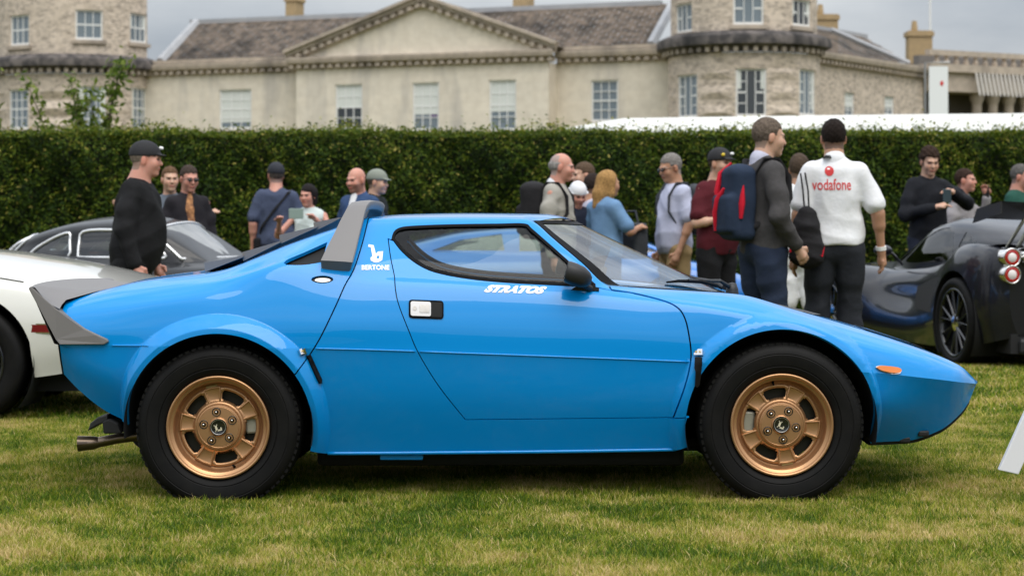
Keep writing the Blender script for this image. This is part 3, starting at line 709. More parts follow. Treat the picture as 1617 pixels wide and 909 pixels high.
# ---- roof hoop spoiler
st_ = [(508, 427.5, 553, 429, .742), (506.5, 411, 557, 414, .778), (516, 391, 563, 391, .72), (527, 370, 568, 369, .66), (536, 351, 573, 350, .605), (545, 334, 577, 333, .557), (549, 326.5, 580, 324.5, .53), (553.5, 321.5, 583.5, 320, .495)]
LT = [(P3(a, b, w), P3(c, d, w)) for a, b, c, d, w in st_]
zt = LT[-1][0][2]; xt0, xl0 = LT[-1][0][0], LT[-1][1][0]
LT += [((xt0 - .0, -.44, zt + .006), (xl0 + .004, -.44, zt + .010)), ((xt0, -.25, zt + .012), (xl0 + .008, -.25, zt + .016)), ((xt0, 0, zt + .014), (xl0 + .01, 0, zt + .018))]
full = LT + [((a[0], -a[1], a[2]), (b[0], -b[1], b[2])) for a, b in LT[::-1][1:]]
rings = []
for i, (a, b) in enumerate(full):
    y = a[1]; nrm = Vector((0, full[min(i + 1, len(full) - 1)][0][1] - full[max(i - 1, 0)][0][1], full[min(i + 1, len(full) - 1)][0][2] - full[max(i - 1, 0)][0][2]))
    inn = Vector((0, nrm.z, -nrm.y)); inn.normalize(); inn = inn * .034
    a, b = Vector(a), Vector(b); ca_ = b - a
    rings.append([a, a + ca_ * .3 - inn * .08, a + ca_ * .7 - inn * .1, b - ca_ * .03, b + inn * .15, b + inn * .75 - ca_ * .04, b + inn - ca_ * .15, a + inn * .55 + ca_ * .1, a + inn * .2, a])
m = MB(); m.grid(rings); m.add(rings[0][:-1], [tuple(range(9))]); m.add(rings[-1][:-1], [tuple(range(9))])
m.build('roof_spoiler', GREY, car, auto=40)
# ---- tail spoiler
fin = [P3(*q, .785) for q in ((44.5, 455), (49, 451.5), (69.7, 470.5), (89, 487), (114, 504.7), (135, 518), (155, 527), (172, 534.4), (174.5, 538.5), (167, 543), (95, 543.5), (88, 536))]
fo = []
for p in fin:
    wb = 0.0
    if p[0] > x_t: wb = -float(SH.pos([p[0]], SH.t_of([p[0]], [p[2]]))[0][1])
    fo.append((p[0], max(.785, wb + .016), p[2]))
for s in (-1, 1):
    n_ = len(fo); m = MB(); m.add([(x, s * w, z) for x, w, z in fo] + [(x, s * (w - .10), z) for x, w, z in fo], [tuple(range(n_)), tuple(range(2 * n_ - 1, n_ - 1, -1))] + [(i, i + n_, (i + 1) % n_ + n_, (i + 1) % n_) for i in range(n_)]); m.build('spoiler_fin', GREY, car, bevel=.004)
xd0, zd0 = px2w(93, 479, .66); xd1 = px2w(166, 457.5, .63)[0]; tipx, tipz = px2w(47, 452.5, .785)
P = []
for a in np.linspace(-1, 1, 41):
    k = 1 - abs(a) ** 2.2; y = a * .784; kk = sstep(.72, .93, abs(a)); xd = xd1 + (xd0 + .03 - xd1) * kk; zd = float(fz8(max(xd, x_t))) + .004 - .03 * sstep(.90, 1, abs(a))
    tx, tz = tipx - .055 * k, tipz + .010 * k
    P.append([(xd, y, zd), (xd * .6 + tx * .4, y, zd * .6 + tz * .4 - .012), (tx + .02, y, tz - .003), (tx + .004, y, tz), (tx - .003, y, tz - .006), (tx + .006, y, tz - .02), (-1.78 - .03 * k, y, .615), (-1.72, y, .60)])
MB().grid(P).build('tail_spoiler', GREY, car, auto=45)
# ---- wheel wells, floor, lips
for hub, ra, w0 in ((HUB_R, RA_R, .835), (HUB_F, RA_F, .80)):
    for s in (-1, 1):
        m = MB(); m.lathe([(ra + .004, s * w0), (ra + .006, s * .42), (.05, s * .42)], 48, 'Y', (hub[0], 0, hub[1]), 0, R(-12), R(187 if hub is HUB_R else 196)); m.build('wheel_well', DARK, car, smooth=True)
m = MB(); m.box((HUB_R[0] + .36, -.60, .12), (HUB_F[0] - .36, .62, .26)); m.box((-1.45, -.42, .16), (1.40, .42, .34)); m.build('floor_pan', DARK, car, bevel=.02)  # middle box shaped to hang low, deepening the shade under the sills
m = MB()
lip = [(x, float(SH.fw[0](x)) - .02, float(SH.fz[0](x))) for x in np.linspace(xa1 + .01, 1.86, 24)]
for s in (-1, 1): m.grid([[(x, s * w, z + .03) for x, w, z in lip], [(x, s * (w + .012), z - .012) for x, w, z in lip], [(x, s * (w - .05), z - .014) for x, w, z in lip], [(x, 0, z - .0) for x, w, z in lip]])
m.build('front_lip', BLACK, car, smooth=True)
for xx, zz in ((1432, 699), (1462, 689)):
    X, Z = px2w(xx, zz, .6); m = MB(); m.box((X - .022, -.56, Z - .004), (X + .022, -.46, Z + .02)); m.build('tow_bracket', BLACK, car, bevel=.006)
for s in (-1, 1):
    m = MB(); m.tube([(x, s * (float(SH.fw[0](x)) - .001), float(SH.fz[0](x)) + .002) for x in np.linspace(xs_sill0 + .004, xs_sill1 - .004, 40)], .0075, 8); m.build('sill_moulding', PAINT, car, smooth=True)
m = MB(); m.box((px2w(600, 722, .7)[0], -.70, .155), (px2w(668, 722, .7)[0], -.60, .175)); m.build('jacking_point', PAINT, car, bevel=.004)
# ---- exhaust and rear mudguard stays
for k, (y0) in enumerate((-.50,)):
    p = [P3(232, 686, .5), P3(214, 688, .5), P3(185, 692, .5), P3(155, 698, .5)]; q = [P3(157, 698, .5), P3(150, 698.5, .5), P3(124, 700, .5)]
    dy = y0 + .5
    m = MB(); m.tube([(a, b + dy, c) for a, b, c in p], .021, 14); m.tube([(a, b + dy, c) for a, b, c in q], [.021, .026, .032], 14, cap=False)
    e = q[-1]; m.lathe([(.032, 0), (.027, .002), (.025, .06), (0, .06)], 14, 'X', (e[0], e[1] + dy, e[2])); m.build('exhaust_pipe', EXH, car, auto=50)
m = MB(); m.lathe([(0, -.3), (.09, -.3), (.105, -.27), (.105, .27), (.09, .3), (0, .3)], 24, 'Y', (px2w(240, 690, .3)[0], 0, .245)); m.build('silencer', DARK, car, smooth=True)
m = MB(); X0, Z0 = px2w(168, 655, .62)
m.add([(*px2w(px, py, .62), y) for px, py in ((174, 652), (160, 657), (149, 666), (145, 677), (156, 669), (172, 660)) for y in (0,)], []) if False else None
pl = [px2w(px, py, .62) for px, py in ((176, 651), (160, 656), (149, 665), (145, 677), (158, 669), (176, 661))]
m.prism(pl, -.70, -.52); m.build('mud_guard', BLACK, car, bevel=.004)
m = MB(); pl = [px2w(px, py, .66) for px, py in ((166, 664), (176, 659), (190, 666), (196, 682), (168, 682))]; m.prism(pl, -.72, -.45); m.build('rear_bracket', DARK, car, bevel=.005)

# ---- wheels
def wheel(hub, yface, wid, ang, valve, side, name_l=None):
    s = side; hx, hz = hub; rt = .321
    W = bpy.data.objects.new('wheel', None); COL.objects.link(W); W.parent = car; W.location = (hx, s * yface, hz)
    Y = lambda d: -s * d           # d = depth inboard of the outer face
    # tyre
    prof = [(.188, .03), (.197, .014), (.203, .004), (.212, -.003), (.226, -.008), (.229, -.006), (.232, -.0095), (.255, -.014), (.272, -.0145), (.275, -.0125), (.278, -.014), (.290, -.011), (.302, -.003), (.310, .008), (.316, .018)]
    tr = []
    nb = 5; w0, w1 = .022, wid - .022
    for i in range(nb):
        a = w0 + (w1 - w0) * i / nb; b = w0 + (w1 - w0) * (i + 1) / nb - .006
        cr = lambda d: rt - .004 * ((d - wid / 2) / (wid / 2)) ** 2
        tr += [(cr(a), a), (cr(b), b)] + ([(cr(b) - .008, b + .0005), (cr(b) - .008, b + .0055)] if i < nb - 1 else [])
    prof2 = prof + tr + [(.314, wid - .008), (.29, wid + .008), (.24, wid + .01), (.19, wid - .02)]
    m = MB(); m.lathe([(r, Y(d)) for r, d in prof2], 96)
    for i in range(72):      # shoulder blocks
        a = 2 * math.pi * (i + .5) / 72; M = Matrix.Rotation(-a, 4, 'Y')
        for d0, r0 in ((.006, .306), (wid - .026, .307)): m.box((r0, min(Y(d0), Y(d0 + .022)), -.0085), (r0 + .0115, max(Y(d0), Y(d0 + .022)), .0085), 0, M)
    o = m.build('tyre', RUBBER, W, auto=35)
    co = o.data.vertices
    for v in co:
        if v.co.z < -hz - .002:
            v.co.y += -s * -.0 + (.012 * (-s if False else 0)); v.co.z = -hz - .002 + (v.co.z + hz) * .03
    # rim
    m = MB(); rim = [(.1995, .012), (.2005, .0), (.199, -.006), (.195, -.008), (.190, -.006), (.187, .002), (.182, .006), (.176, .007), (.173, .014), (.1705, .030), (.1665, .043), (.162, .050), (.156, .052)]
    m.lathe([(r, Y(d)) for r, d in rim], 96); m.lathe([(.1715, Y(.04)), (.172, Y(wid - .03)), (.19, Y(wid - .02))], 64)
    o = m.build('rim', BRONZE, W, smooth=True)
    # face with five slots
    n = 180; rr = [.156, .142, .136, .126, .116, .106, .100, .092, .086]; dd = [.052, .0535, .0545, .0545, .0535, .052, .050, .044, .034]
    v = []; f = []
    for i in range(n):
        a = R(ang) + 2 * math.pi * i / n
        for r, d in zip(rr, dd): v.append((r * math.cos(a), Y(d), r * math.sin(a)))
    k = len(rr)
    for i in range(n):
        ph = ((i + .5) * 360 / n + 36) % 72 - 36          # angle from the nearest pad
        for q in range(k - 1):
            rm = (rr[q] + rr[q + 1]) / 2; lim = 16.5 if rm > .11 else 18
            edge = 0
            if abs(ph) > lim and .100 < rm < .142 and not (abs(ph) < lim + 2.2 and (rm > .136 or rm < .106)): continue
            f.append((i * k + q, i * k + q + 1, ((i + 1) % n) * k + q + 1, ((i + 1) % n) * k + q))
    me = pydata('wheel_face', v, f); bm = bmesh.new(); bm.from_mesh(me)
    loose = [q for q in bm.verts if not q.link_faces]; bmesh.ops.delete(bm, geom=loose, context='VERTS'); bmesh.ops.recalc_face_normals(bm, faces=bm.faces)
    for q in bm.faces:
        if q.normal.y * s > 0: pass
    bm.to_mesh(me); bm.free(); o = obj('wheel_face', me, BRONZE, W); sm = o.modifiers.new('thick', 'SOLIDIFY'); sm.thickness = .012; sm.offset = 0
    me.shade_smooth(); me.set_sharp_from_angle(angle=R(40))
    m = MB(); m.lathe([(r, Y(d)) for r, d in ((.0885, .055), (.0865, .026), (.084, .0225), (.080, .0215), (.0785, .0225), (.077, .0212), (.038, .020), (.036, .016), (.033, .014), (.0315, .016), (0, .016))], 64)
    m.build('hub', BRONZE, W, auto=30)
    m = MB(); m.lathe([(r, Y(d)) for r, d in ((.0325, .017), (.0325, .011), (.0305, .0085), (.028, .0095), (0, .009))], 32); cap = m.build('centre_cap', mat('black_enamel', (.008, .008, .008), .2, coat=.6), W, auto=30)
    m = MB(); m.lathe([(.0295, Y(.0082)), (.0275, Y(.0080)), (.0268, Y(.009))], 32); m.build('cap_ring', STEEL, cap, smooth=True)
    M = Matrix.Rotation(-R(ang - 72 - 12 if s < 0 else 20), 4, 'Y')
    m = MB(); y0, y1 = Y(.0095), Y(.0068); lo, hi = min(y0, y1), max(y0, y1)
    m.box((-.012, lo, -.014), (-.004, hi, .013), 0, M); m.box((-.0145, lo, .009), (-.001, hi, .013), 0, M); m.box((-.0145, lo, -.0145), (.012, hi, -.009), 0, M); m.box((.007, lo, -.0095), (.012, hi, -.003), 0, M)
    m.build('emblem', mat('cream_enamel', (.62, .56, .40), .35), cap)
    for i in range(5):
        a = R(ang + 72 * i); M = Matrix.Rotation(-a, 4, 'Y'); e = Matrix.Rotation(0, 4, 'Y')
        # raised pad: frame with a sunk middle
        def trap(r0, r1, h0, h1, d): return [(r0, Y(d), -h0), (r1, Y(d), -h1), (r1 + .003, Y(d), 0), (r1, Y(d), h1), (r0, Y(d), h0)]
        L0, L1, L2, L3 = trap(.0865, .1545, .0265, .037, .053), trap(.088, .151, .024, .034, .0405), trap(.0945, .1465, .0185, .0285, .0405), trap(.0958, .1452, .0172, .0272, .0455)
        vs = [M @ Vector(p) for p in L0 + L1 + L2 + L3]; fs = []
        for q in range(3): fs += [(q * 5 + j, q * 5 + (j + 1) % 5, (q + 1) * 5 + (j + 1) % 5, (q + 1) * 5 + j) for j in range(5)]
        fs.append((15, 16, 17, 18, 19)); mm = MB(); mm.add(vs, fs); mm.build('spoke_pad', BRONZE, W, bevel=.0012, auto=50)
        a2 = R(ang - 3 + 72 * i); cx, cz = .0585 * math.cos(a2), .0585 * math.sin(a2)
        mm = MB(); mm.lathe([(r, Y(d)) for r, d in ((.0175, .0195), (.0165, .0182), (.0148, .0195), (.0135, .021), (.0, .021))], 20, 'Y', (cx, 0, cz)); nut = mm.build('bolt_recess', mat('black_enamel'), W, smooth=True)
        mm = MB(); mm.lathe([(r, Y(d)) for r, d in ((.0085, .021), (.008, .013), (.006, .010), (0, .0098))], 6, 'Y', (cx, 0, cz)); mm.build('bolt', SEAL, nut, auto=30)
        mm = MB(); mm.lathe([(.0042, Y(.010)), (.0036, Y(.0075)), (0, Y(.007))], 10, 'Y', (cx, 0, cz)); mm.build('bolt_tip', CHROME, nut, smooth=True)
    a = R(valve); m = MB(); m.tube([(.166 * math.cos(a), Y(.036), .166 * math.sin(a)), (.158 * math.cos(a), Y(.014), .158 * math.sin(a))], [.0055, .004], 8); m.build('valve', SEAL, W)
    a = R(ang + (0 if valve < 0 else -144)); M = Matrix.Rotation(-a, 4, 'Y'); y0, y1 = Y(.0515), Y(.047)
    m = MB(); m.box((.1545, min(y0, y1), -.0215), (.1605, max(y0, y1), .0215), 0, M); m.build('balance_weight', mat('weight_tape', (.55, .42, .16), .5), W)
    m = MB(); m.lathe([(r, Y(d)) for r, d in ((.145, .085), (.145, .097), (.05, .097), (.05, .085), (.145, .085))], 48); m.build('brake_disc', mat('brake_iron', (.03, .028, .02), .5, metal=.6), W, auto=30)
    m = MB(); M = Matrix.Rotation(-R(5 if valve < 0 else 176), 4, 'Y'); y0, y1 = Y(.06), Y(.13); m.box((.098, min(y0, y1), -.04), (.150, max(y0, y1), .05), 0, M); m.build('brake_caliper', mat('caliper_alloy', (.36, .34, .27), .5, metal=.4), W, bevel=.008)
    return W
for s in (-1, 1):
    wheel(HUB_R, .835, .27, 101.5, -69, s); wheel(HUB_F, .815, .215, 64, 101, s)
# ---- mirror, wiper, washer jet
o = MB(); hd = []
for k, (u, sx, sz) in enumerate(((0, .25, .3), (.12, .62, .66), (.35, .9, .93), (.65, 1, 1), (.9, 1.0, .98), (1, .94, .9))):
    ring = []
    for j in range(20):
        a = 2 * math.pi * j / 20; c, sn = math.cos(a), math.sin(a); sg = lambda q: math.copysign(abs(q) ** .7, q)
        ring.append((.105 - .105 * u, sg(c) * .068 * sx, sg(sn) * .044 * sz - .012 * (1 - u)))
    hd.append(ring + [ring[0]])
for s in (-1, 1):
    W = bpy.data.objects.new('wing_mirror', None); COL.objects.link(W); W.parent = car
    p = P3(914, 428, .80); W.location = (p[0] - .05, s * .80, p[2]); W.rotation_euler = (0, R(14), 0)
    m = MB(); m.grid(hd); m.add(hd[-1][:-1], [tuple(range(20))]); m.add(hd[0][:-1], [tuple(range(20))]); m.build('housing', BLACK, W, auto=50)
    M = W.matrix_basis.inverted()
    m = MB(); pts = [P3(920, 444, .785), P3(926, 452, .77), P3(933, 456, .745)]; m.tube([M @ Vector((a, -s * b, c)) for a, b, c in pts], [.02, .013, .012], 10)
    b0 = [P3(*q, .742) for q in ((902, 457), (908, 453), (921, 449), (934, 450), (946, 455), (946, 459), (903, 458.5))]
    m.add([M @ Vector((a, -s * (b - .004), c)) for a, b, c in b0] + [M @ Vector((a, -s * (b + .05), c)) for a, b, c in b0], [tuple(range(7)), tuple(range(13, 6, -1))] + [(i, i + 7, (i + 1) % 7 + 7, (i + 1) % 7) for i in range(7)])
    m.build('stalk', BLACK, W, auto=40)
W = bpy.data.objects.new('windscreen_wiper', None); COL.objects.link(W); W.parent = car
def onws(a, v, h): q = ws_pt(a, v); return (q[0] + h * .4, q[1], q[2] + h)
m = MB(); m.tube([onws(-.10, .99, .03), onws(-.16, .93, .035), onws(-.38, .91, .03), onws(-.56, .885, .022)], [.010, .008, .006, .005], 8); m.build('arm', BLACK, W)
m = MB(); m.tube([onws(-.18, .955, .012), onws(-.3, .94, .02), onws(-.45, .90, .022), onws(-.62, .875, .014), onws(-.70, .88, .008)], [.006, .007, .009, .007, .004], 6); m.build('blade', SEAL, W)
m = MB(); m.tube([onws(.0, .975, .02), onws(.2, .95, .03), onws(.45, .91, .03)], [.012, .009, .006], 8); m.build('arm', BLACK, W)
m = MB(); q = ws_pt(-.08, 1.0); m.lathe([(0, .05), (.018, .045), (.026, .02), (.03, -.02)], 14, 'Z', (q[0] + .02, q[1], q[2])); m.build('spindle_cap', BLACK, W, smooth=True)
q = P3(1057, 465.5, .66); m = MB(); m.ball(q, (.018, .02, .007), 6); m.build('washer_jet', BLACK, car, smooth=True)
# ---- cabin
m = MB(); m.box((.42, -.62, .52), (.80, .62, .755)); m.build('dashboard', CLOTHI, car, bevel=.04)
m = MB(); m.box((-.52, -.60, .3), (-.46, .60, .90)); m.build('rear_bulkhead', CLOTHI, car, bevel=.02)
for s in (-1, 1):
    m = MB(); m.box((-.40, s * .33 - .22, .26), (.12, s * .33 + .22, .40)); m.add(*(lambda b: (b.v, b.f))(MB().box((-.5, s * .33 - .21, .36), (-.36, s * .33 + .21, .86), 0, Matrix.Translation((0, 0, 0)) @ Matrix.Rotation(0, 4, 'Y')))); m.build('seat', CLOTHI, car, bevel=.04)
m = MB(); M = Matrix.Translation((.33, .33, .74)) @ Matrix.Rotation(R(-62), 4, 'Y')
m.tube([M @ Vector((.165 * math.cos(a), .165 * math.sin(a), 0)) for a in np.linspace(0, 2 * math.pi, 33)], .013, 8, cap=False)
for a in (0, 2.1, 4.2): m.tube([M @ Vector((0, 0, -.03)), M @ Vector((.16 * math.cos(a), .16 * math.sin(a), 0))], .009, 6)
m.tube([M @ Vector((0, 0, -.02)), M @ Vector((0, 0, -.3))], .025, 8); m.build('steering_wheel', CLOTHI, car, auto=40)
q = ws_pt(0, .16); m = MB(); m.box((q[0] - .06, -.1, q[2] - .05), (q[0] - .045, .1, q[2] - .005)); m.build('rear_view_mirror', BLACK, car, bevel=.004)

# small bead along the waist crease that catches the light
for x0, x1 in ((px2w(177, 545, .81)[0], px2w(236, 545, .82)[0]), (px2w(499, 550, .835)[0], px2w(655, 555, .83)[0]), (px2w(663, 555, .83)[0], px2w(1088, 571, .81)[0])):
    xs_ = np.linspace(x0, x1, 24); Pb = SH.pos(xs_, np.full(24, 2.0), .0004)
    for s in (-1, 1): m = MB(); m.tube([(p[0], -s * p[1] if s > 0 else p[1], p[2]) for p in Pb], .0032, 8); m.build('waist_bead', PAINT, car, smooth=True)
# ------------------------------------------------------------------ country house behind the hedge
def stone_mat(name, c1, c2, c3, brick=None, stain=.5, bumpd=.02):
    m = bpy.data.materials.new(name); m.use_nodes = True; nt = m.node_tree; b = nt.nodes['Principled BSDF']; b.inputs['Roughness'].default_value = .9; L = nt.links
    b.inputs['Specular IOR Level'].default_value = .2
    tc = nt.nodes.new('ShaderNodeTexCoord')
    def nz(sc, det, vec=None):
        n = nt.nodes.new('ShaderNodeTexNoise'); n.inputs['Scale'].default_value = sc; n.inputs['Detail'].default_value = det
        L.new(vec or tc.outputs['Object'], n.inputs['Vector']); return n.outputs['Fac']
    def mixc(f, a, bb):
        x = nt.nodes.new('ShaderNodeMix'); x.data_type = 'RGBA'; L.new(f, x.inputs[0])
        for i, q in ((6, a), (7, bb)):
            if isinstance(q, tuple): x.inputs[i].default_value = (*q, 1)
            else: L.new(q, x.inputs[i])
        return x.outputs[2]
    def rng(f, a, bb, hi=1.0):
        r = nt.nodes.new('ShaderNodeMapRange'); r.inputs['From Min'].default_value = a; r.inputs['From Max'].default_value = bb; r.inputs['To Max'].default_value = hi; L.new(f, r.inputs['Value']); return r.outputs['Result']
    col = mixc(rng(nz(3.0, 8), .38, .62), c1, c2)
    mp = nt.nodes.new('ShaderNodeMapping'); mp.inputs['Scale'].default_value = (1, 1, .22); L.new(tc.outputs['Object'], mp.inputs['Vector'])
    col = mixc(rng(nz(.7, 7, mp.outputs['Vector']), .53, .70, stain), col, c3)
    h = nz(9, 6)
    if brick == 'flint':
        vt = nt.nodes.new('ShaderNodeTexVoronoi'); vt.inputs['Scale'].default_value = 6.5; mv = nt.nodes.new('ShaderNodeMapping'); mv.inputs['Scale'].default_value = (1, 1, 1.9); L.new(tc.outputs['Object'], mv.inputs['Vector']); L.new(mv.outputs['Vector'], vt.inputs['Vector'])
        sp_ = nt.nodes.new('ShaderNodeSeparateColor'); L.new(vt.outputs['Color'], sp_.inputs['Color']); col = mixc(rng(sp_.outputs[0], .45, 1.0, .62), col, (.20, .17, .145)); h = vt.outputs['Distance']
    elif brick:
        sp = nt.nodes.new('ShaderNodeTexBrick'); sp.inputs['Scale'].default_value = 1; sp.inputs['Brick Width'].default_value = brick[0]; sp.inputs['Row Height'].default_value = brick[1]; sp.inputs['Mortar Size'].default_value = brick[2]
        sp.inputs['Color1'].default_value = (.75, .75, .75, 1); sp.inputs['Color2'].default_value = (1.15, 1.12, 1.08, 1); sp.inputs['Mortar'].default_value = (.8, .78, .74, 1)
        se = nt.nodes.new('ShaderNodeSeparateXYZ'); L.new(tc.outputs['Object'], se.inputs[0]); cb = nt.nodes.new('ShaderNodeCombineXYZ')
        ad = nt.nodes.new('ShaderNodeMath'); L.new(se.outputs['X'], ad.inputs[0]); L.new(se.outputs['Y'], ad.inputs[1]); L.new(ad.outputs[0], cb.inputs['X']); L.new(se.outputs['Z'], cb.inputs['Y'])
        L.new(cb.outputs[0], sp.inputs['Vector'])
        x = nt.nodes.new('ShaderNodeMix'); x.data_type = 'RGBA'; x.blend_type = 'MULTIPLY'; x.inputs[0].default_value = brick[3]; L.new(col, x.inputs[6]); L.new(sp.outputs['Color'], x.inputs[7]); col = x.outputs[2]
    L.new(col, b.inputs['Base Color'])
    bp = nt.nodes.new('ShaderNodeBump'); bp.inputs['Distance'].default_value = bumpd; bp.inputs['Strength'].default_value = .25; L.new(h, bp.inputs['Height']); L.new(bp.outputs['Normal'], b.inputs['Normal'])
    MATS[name] = m; return m
ASHLAR = stone_mat('ashlar_stone', (.77, .70, .585), (.70, .63, .52), (.40, .375, .345), (.9, .36, .012, .2), .8)
FLINT = stone_mat('flint_wall', (.66, .56, .46), (.55, .465, .375), (.46, .40, .335), 'flint', .25, .012)
CORN = stone_mat('cornice_stone', (.50, .42, .34), (.40, .34, .28), (.16, .14, .125), None, .85)
CORND = stone_mat('weathered_cornice', (.17, .15, .14), (.06, .056, .056), (.03, .03, .03), None, .9)
SLATE = stone_mat('stone_slates', (.22, .175, .14), (.10, .084, .07), (.04, .036, .033), (.5, .2, .02, .8), .95)
LEAD = mat('lead_sheet', (.33, .34, .36), .6, noise=(2, .5, (.45, .45, .45)))
SASH = mat('white_sash_paint', (.78, .78, .76), .4)
BLIND = mat('cream_blind', (.68, .70, .66), .8, noise=(1.5, .3, (.6, .64, .60)))
PANE = mat('dark_window_glass', (.03, .038, .045), .06, spec=.8)
PANE2 = mat('window_glass_bright', (.16, .20, .23), .08, spec=.8)
CURTAIN = mat('purple_curtain', (.09, .045, .17), .8)

def ray(px, py): return Vector(((px - 808.5) / F_PX, 1.0, -(py - HOR) / F_PX))
class Facade:
    """vertical wall frame: origin O (x, y), direction angle; u along the wall, v towards the camera"""
    def __init__(s, O, E):
        s.O = Vector((O[0], O[1])); d = Vector((E[0] - O[0], E[1] - O[1])); s.L = d.length; s.u = d.normalized(); s.v = Vector((s.u.y, -s.u.x)); s.rot = math.atan2(s.u.y, s.u.x)
    def uz(s, px, py, v=0.0):
        r = ray(px, py); o = Vector((0, CAM_Y)); n = s.v; t = ((s.O + n * v) - o).dot(n) / Vector((r.x, r.y)).dot(n); p = o + Vector((r.x, r.y)) * t
        return (p - s.O).dot(s.u), CAM_Z + r.z * t
    def w(s, u, v, z): p = s.O + s.u * u + s.v * v; return (p.x, p.y, z)
def dpt(px, s): d = F_PX / s; return ((px - 808.5) / s, d + CAM_Y)
FA = Facade(dpt(122, 37.5), dpt(1175, 42.5))
house = thing('country_house', 'pale stone country house with two round flint towers and a pediment, behind the hedge', 'building', (FA.O.x, FA.O.y, 0), FA.rot)
# in the house frame: x = u, y = -v
def cdt(outline, holes, step):
    out = np.asarray(outline, float); V = [tuple(p) for p in out]; E = [(i, (i + 1) % len(out)) for i in range(len(out))]; hs = []
    for h in holes:
        h = np.asarray(h, float); hs.append(h); b = len(V); V += [tuple(p) for p in h]; E += [(b + i, b + (i + 1) % len(h)) for i in range(len(h))]
    if step:
        lo, hi = out.min(0), out.max(0); gx, gy = np.meshgrid(np.arange(lo[0] + step / 2, hi[0], step), np.linspace(lo[1] + .01, hi[1] - .01, 12)); G = np.stack([gx.ravel(), gy.ravel()], 1)
        G = G[in_poly(G, out)]
        for h in hs: G = G[~in_poly(G, h)]; G = G[poly_dist(G, h) > .02]
        V += [tuple(p) for p in G]
    r = delaunay_2d_cdt([Vector(p) for p in V], E, [], 0, 1e-6); U = np.array([tuple(p) for p in r[0]]); Fc = [q for q in r[2] if len(q) == 3]
    c = np.array([U[list(q)].mean(0) for q in Fc]); k = in_poly(c, out)
    for h in hs: k &= ~in_poly(c, h)
    return U, [Fc[i] for i in np.where(k)[0]], hs
def wall(name, outline, holes, mp, m, par, step=0, deep=.18):
    U, Fc, hs = cdt(outline, holes, step); V = [mp(a, b, 0) for a, b in U]; Fs = [tuple(q) for q in Fc]
    for h in hs:
        hh = resample(h, step or 9); k = len(V); V += [mp(a, b, 0) for a, b in hh] + [mp(a, b, -deep) for a, b in hh]; n = len(hh)
        Fs += [(k + i, k + (i + 1) % n, k + n + (i + 1) % n, k + n + i) for i in range(n)]
    me = pydata(name, V, Fs); return obj(name, me, m, par)
def rect(u0, z0, u1, z1): return [(u0, z0), (u1, z0), (u1, z1), (u0, z1)]
def sash(par, mp, u0, z0, u1, z1, nx, nz, blind=0.0, pane=PANE, curtain=None, us=1.0):
    """sash window: frame, panes, blind; blind = fraction covered from the top"""
    def bx(m, a0, b0, a1, b1, d0, d1, n=1):
        for i in range(n):
            p0, p1 = a0 + (a1 - a0) * i / n, a0 + (a1 - a0) * (i + 1) / n
            v = [mp(p0, b0, d0), mp(p1, b0, d0), mp(p1, b1, d0), mp(p0, b1, d0), mp(p0, b0, d1), mp(p1, b0, d1), mp(p1, b1, d1), mp(p0, b1, d1)]
            m.add(v, [(0, 1, 2, 3), (7, 6, 5, 4), (0, 4, 5, 1), (1, 5, 6, 2), (2, 6, 7, 3), (3, 7, 4, 0)])
    f = .07; g = f * us; m = MB(); bx(m, u0 - .02 * us, z0 - .02, u1 + .02 * us, z1 + .02, -.22, -.20); W = m.build('window', mat('window_dark', (.012, .012, .014), .6), par)
    m = MB(); bx(m, u0, z0, u0 + g, z1, -.16, -.06); bx(m, u1 - g, z0, u1, z1, -.16, -.06); bx(m, u0 + g, z1 - f, u1 - g, z1, -.16, -.065); bx(m, u0 + g, z0, u1 - g, z0 + f * 1.3, -.16, -.065); m.build('frame', SASH, W)
    m = MB(); bx(m, u0 - .12 * us, z0 - .16, u1 + .12 * us, z0 - .01, -.02, .11, 3); m.build('sill', CORN, W)
    du, dz = (u1 - u0 - 2 * g) / nx, (z1 - z0 - 2.3 * f) / nz
    for i in range(1, nx): m = MB(); bx(m, u0 + g + i * du - .016 * us, z0 + f, u0 + g + i * du + .016 * us, z1 - f, -.15, -.085); m.build('glazing_bar', SASH, W)
    for j in range(1, nz):
        t = .03 if j == nz // 2 else .016; zz = z0 + 1.3 * f + j * dz; m = MB(); bx(m, u0 + g, zz - t, u1 - g, zz + t, -.15, -.088); m.build('glazing_bar', SASH, W)
    for i in range(nx):
        for j in range(nz):
            a, b = u0 + g + i * du, z0 + 1.3 * f + j * dz; pm = CURTAIN if curtain and curtain(i, j) else pane
            m = MB(); m.add([mp(a, b, -.12), mp(a + du, b, -.12), mp(a + du, b + dz, -.12), mp(a, b + dz, -.12)], [(0, 1, 2, 3)]); m.build('pane', pm, W)
    if blind: m = MB(); bx(m, u0 + g * .9, z1 - (z1 - z0) * blind, u1 - g * .9, z1 - f * .9, -.118, -.105); m.build('blind', BLIND, W)
    return W
fl = lambda v: (lambda u, z, d: (u, -(v + d), z))
def pr(px0, py0, px1, py1, v, ref=None):
    u0, za = FA.uz(px0, py0, v); u1, zb = FA.uz(px1, py1, v); um = (u0 + u1) / 2
    return u0, zb, u1, za
zc0 = FA.uz(560, 108, 1.0)[1]; zc1 = FA.uz(560, 96, 1.0)[1]        # cornice zone
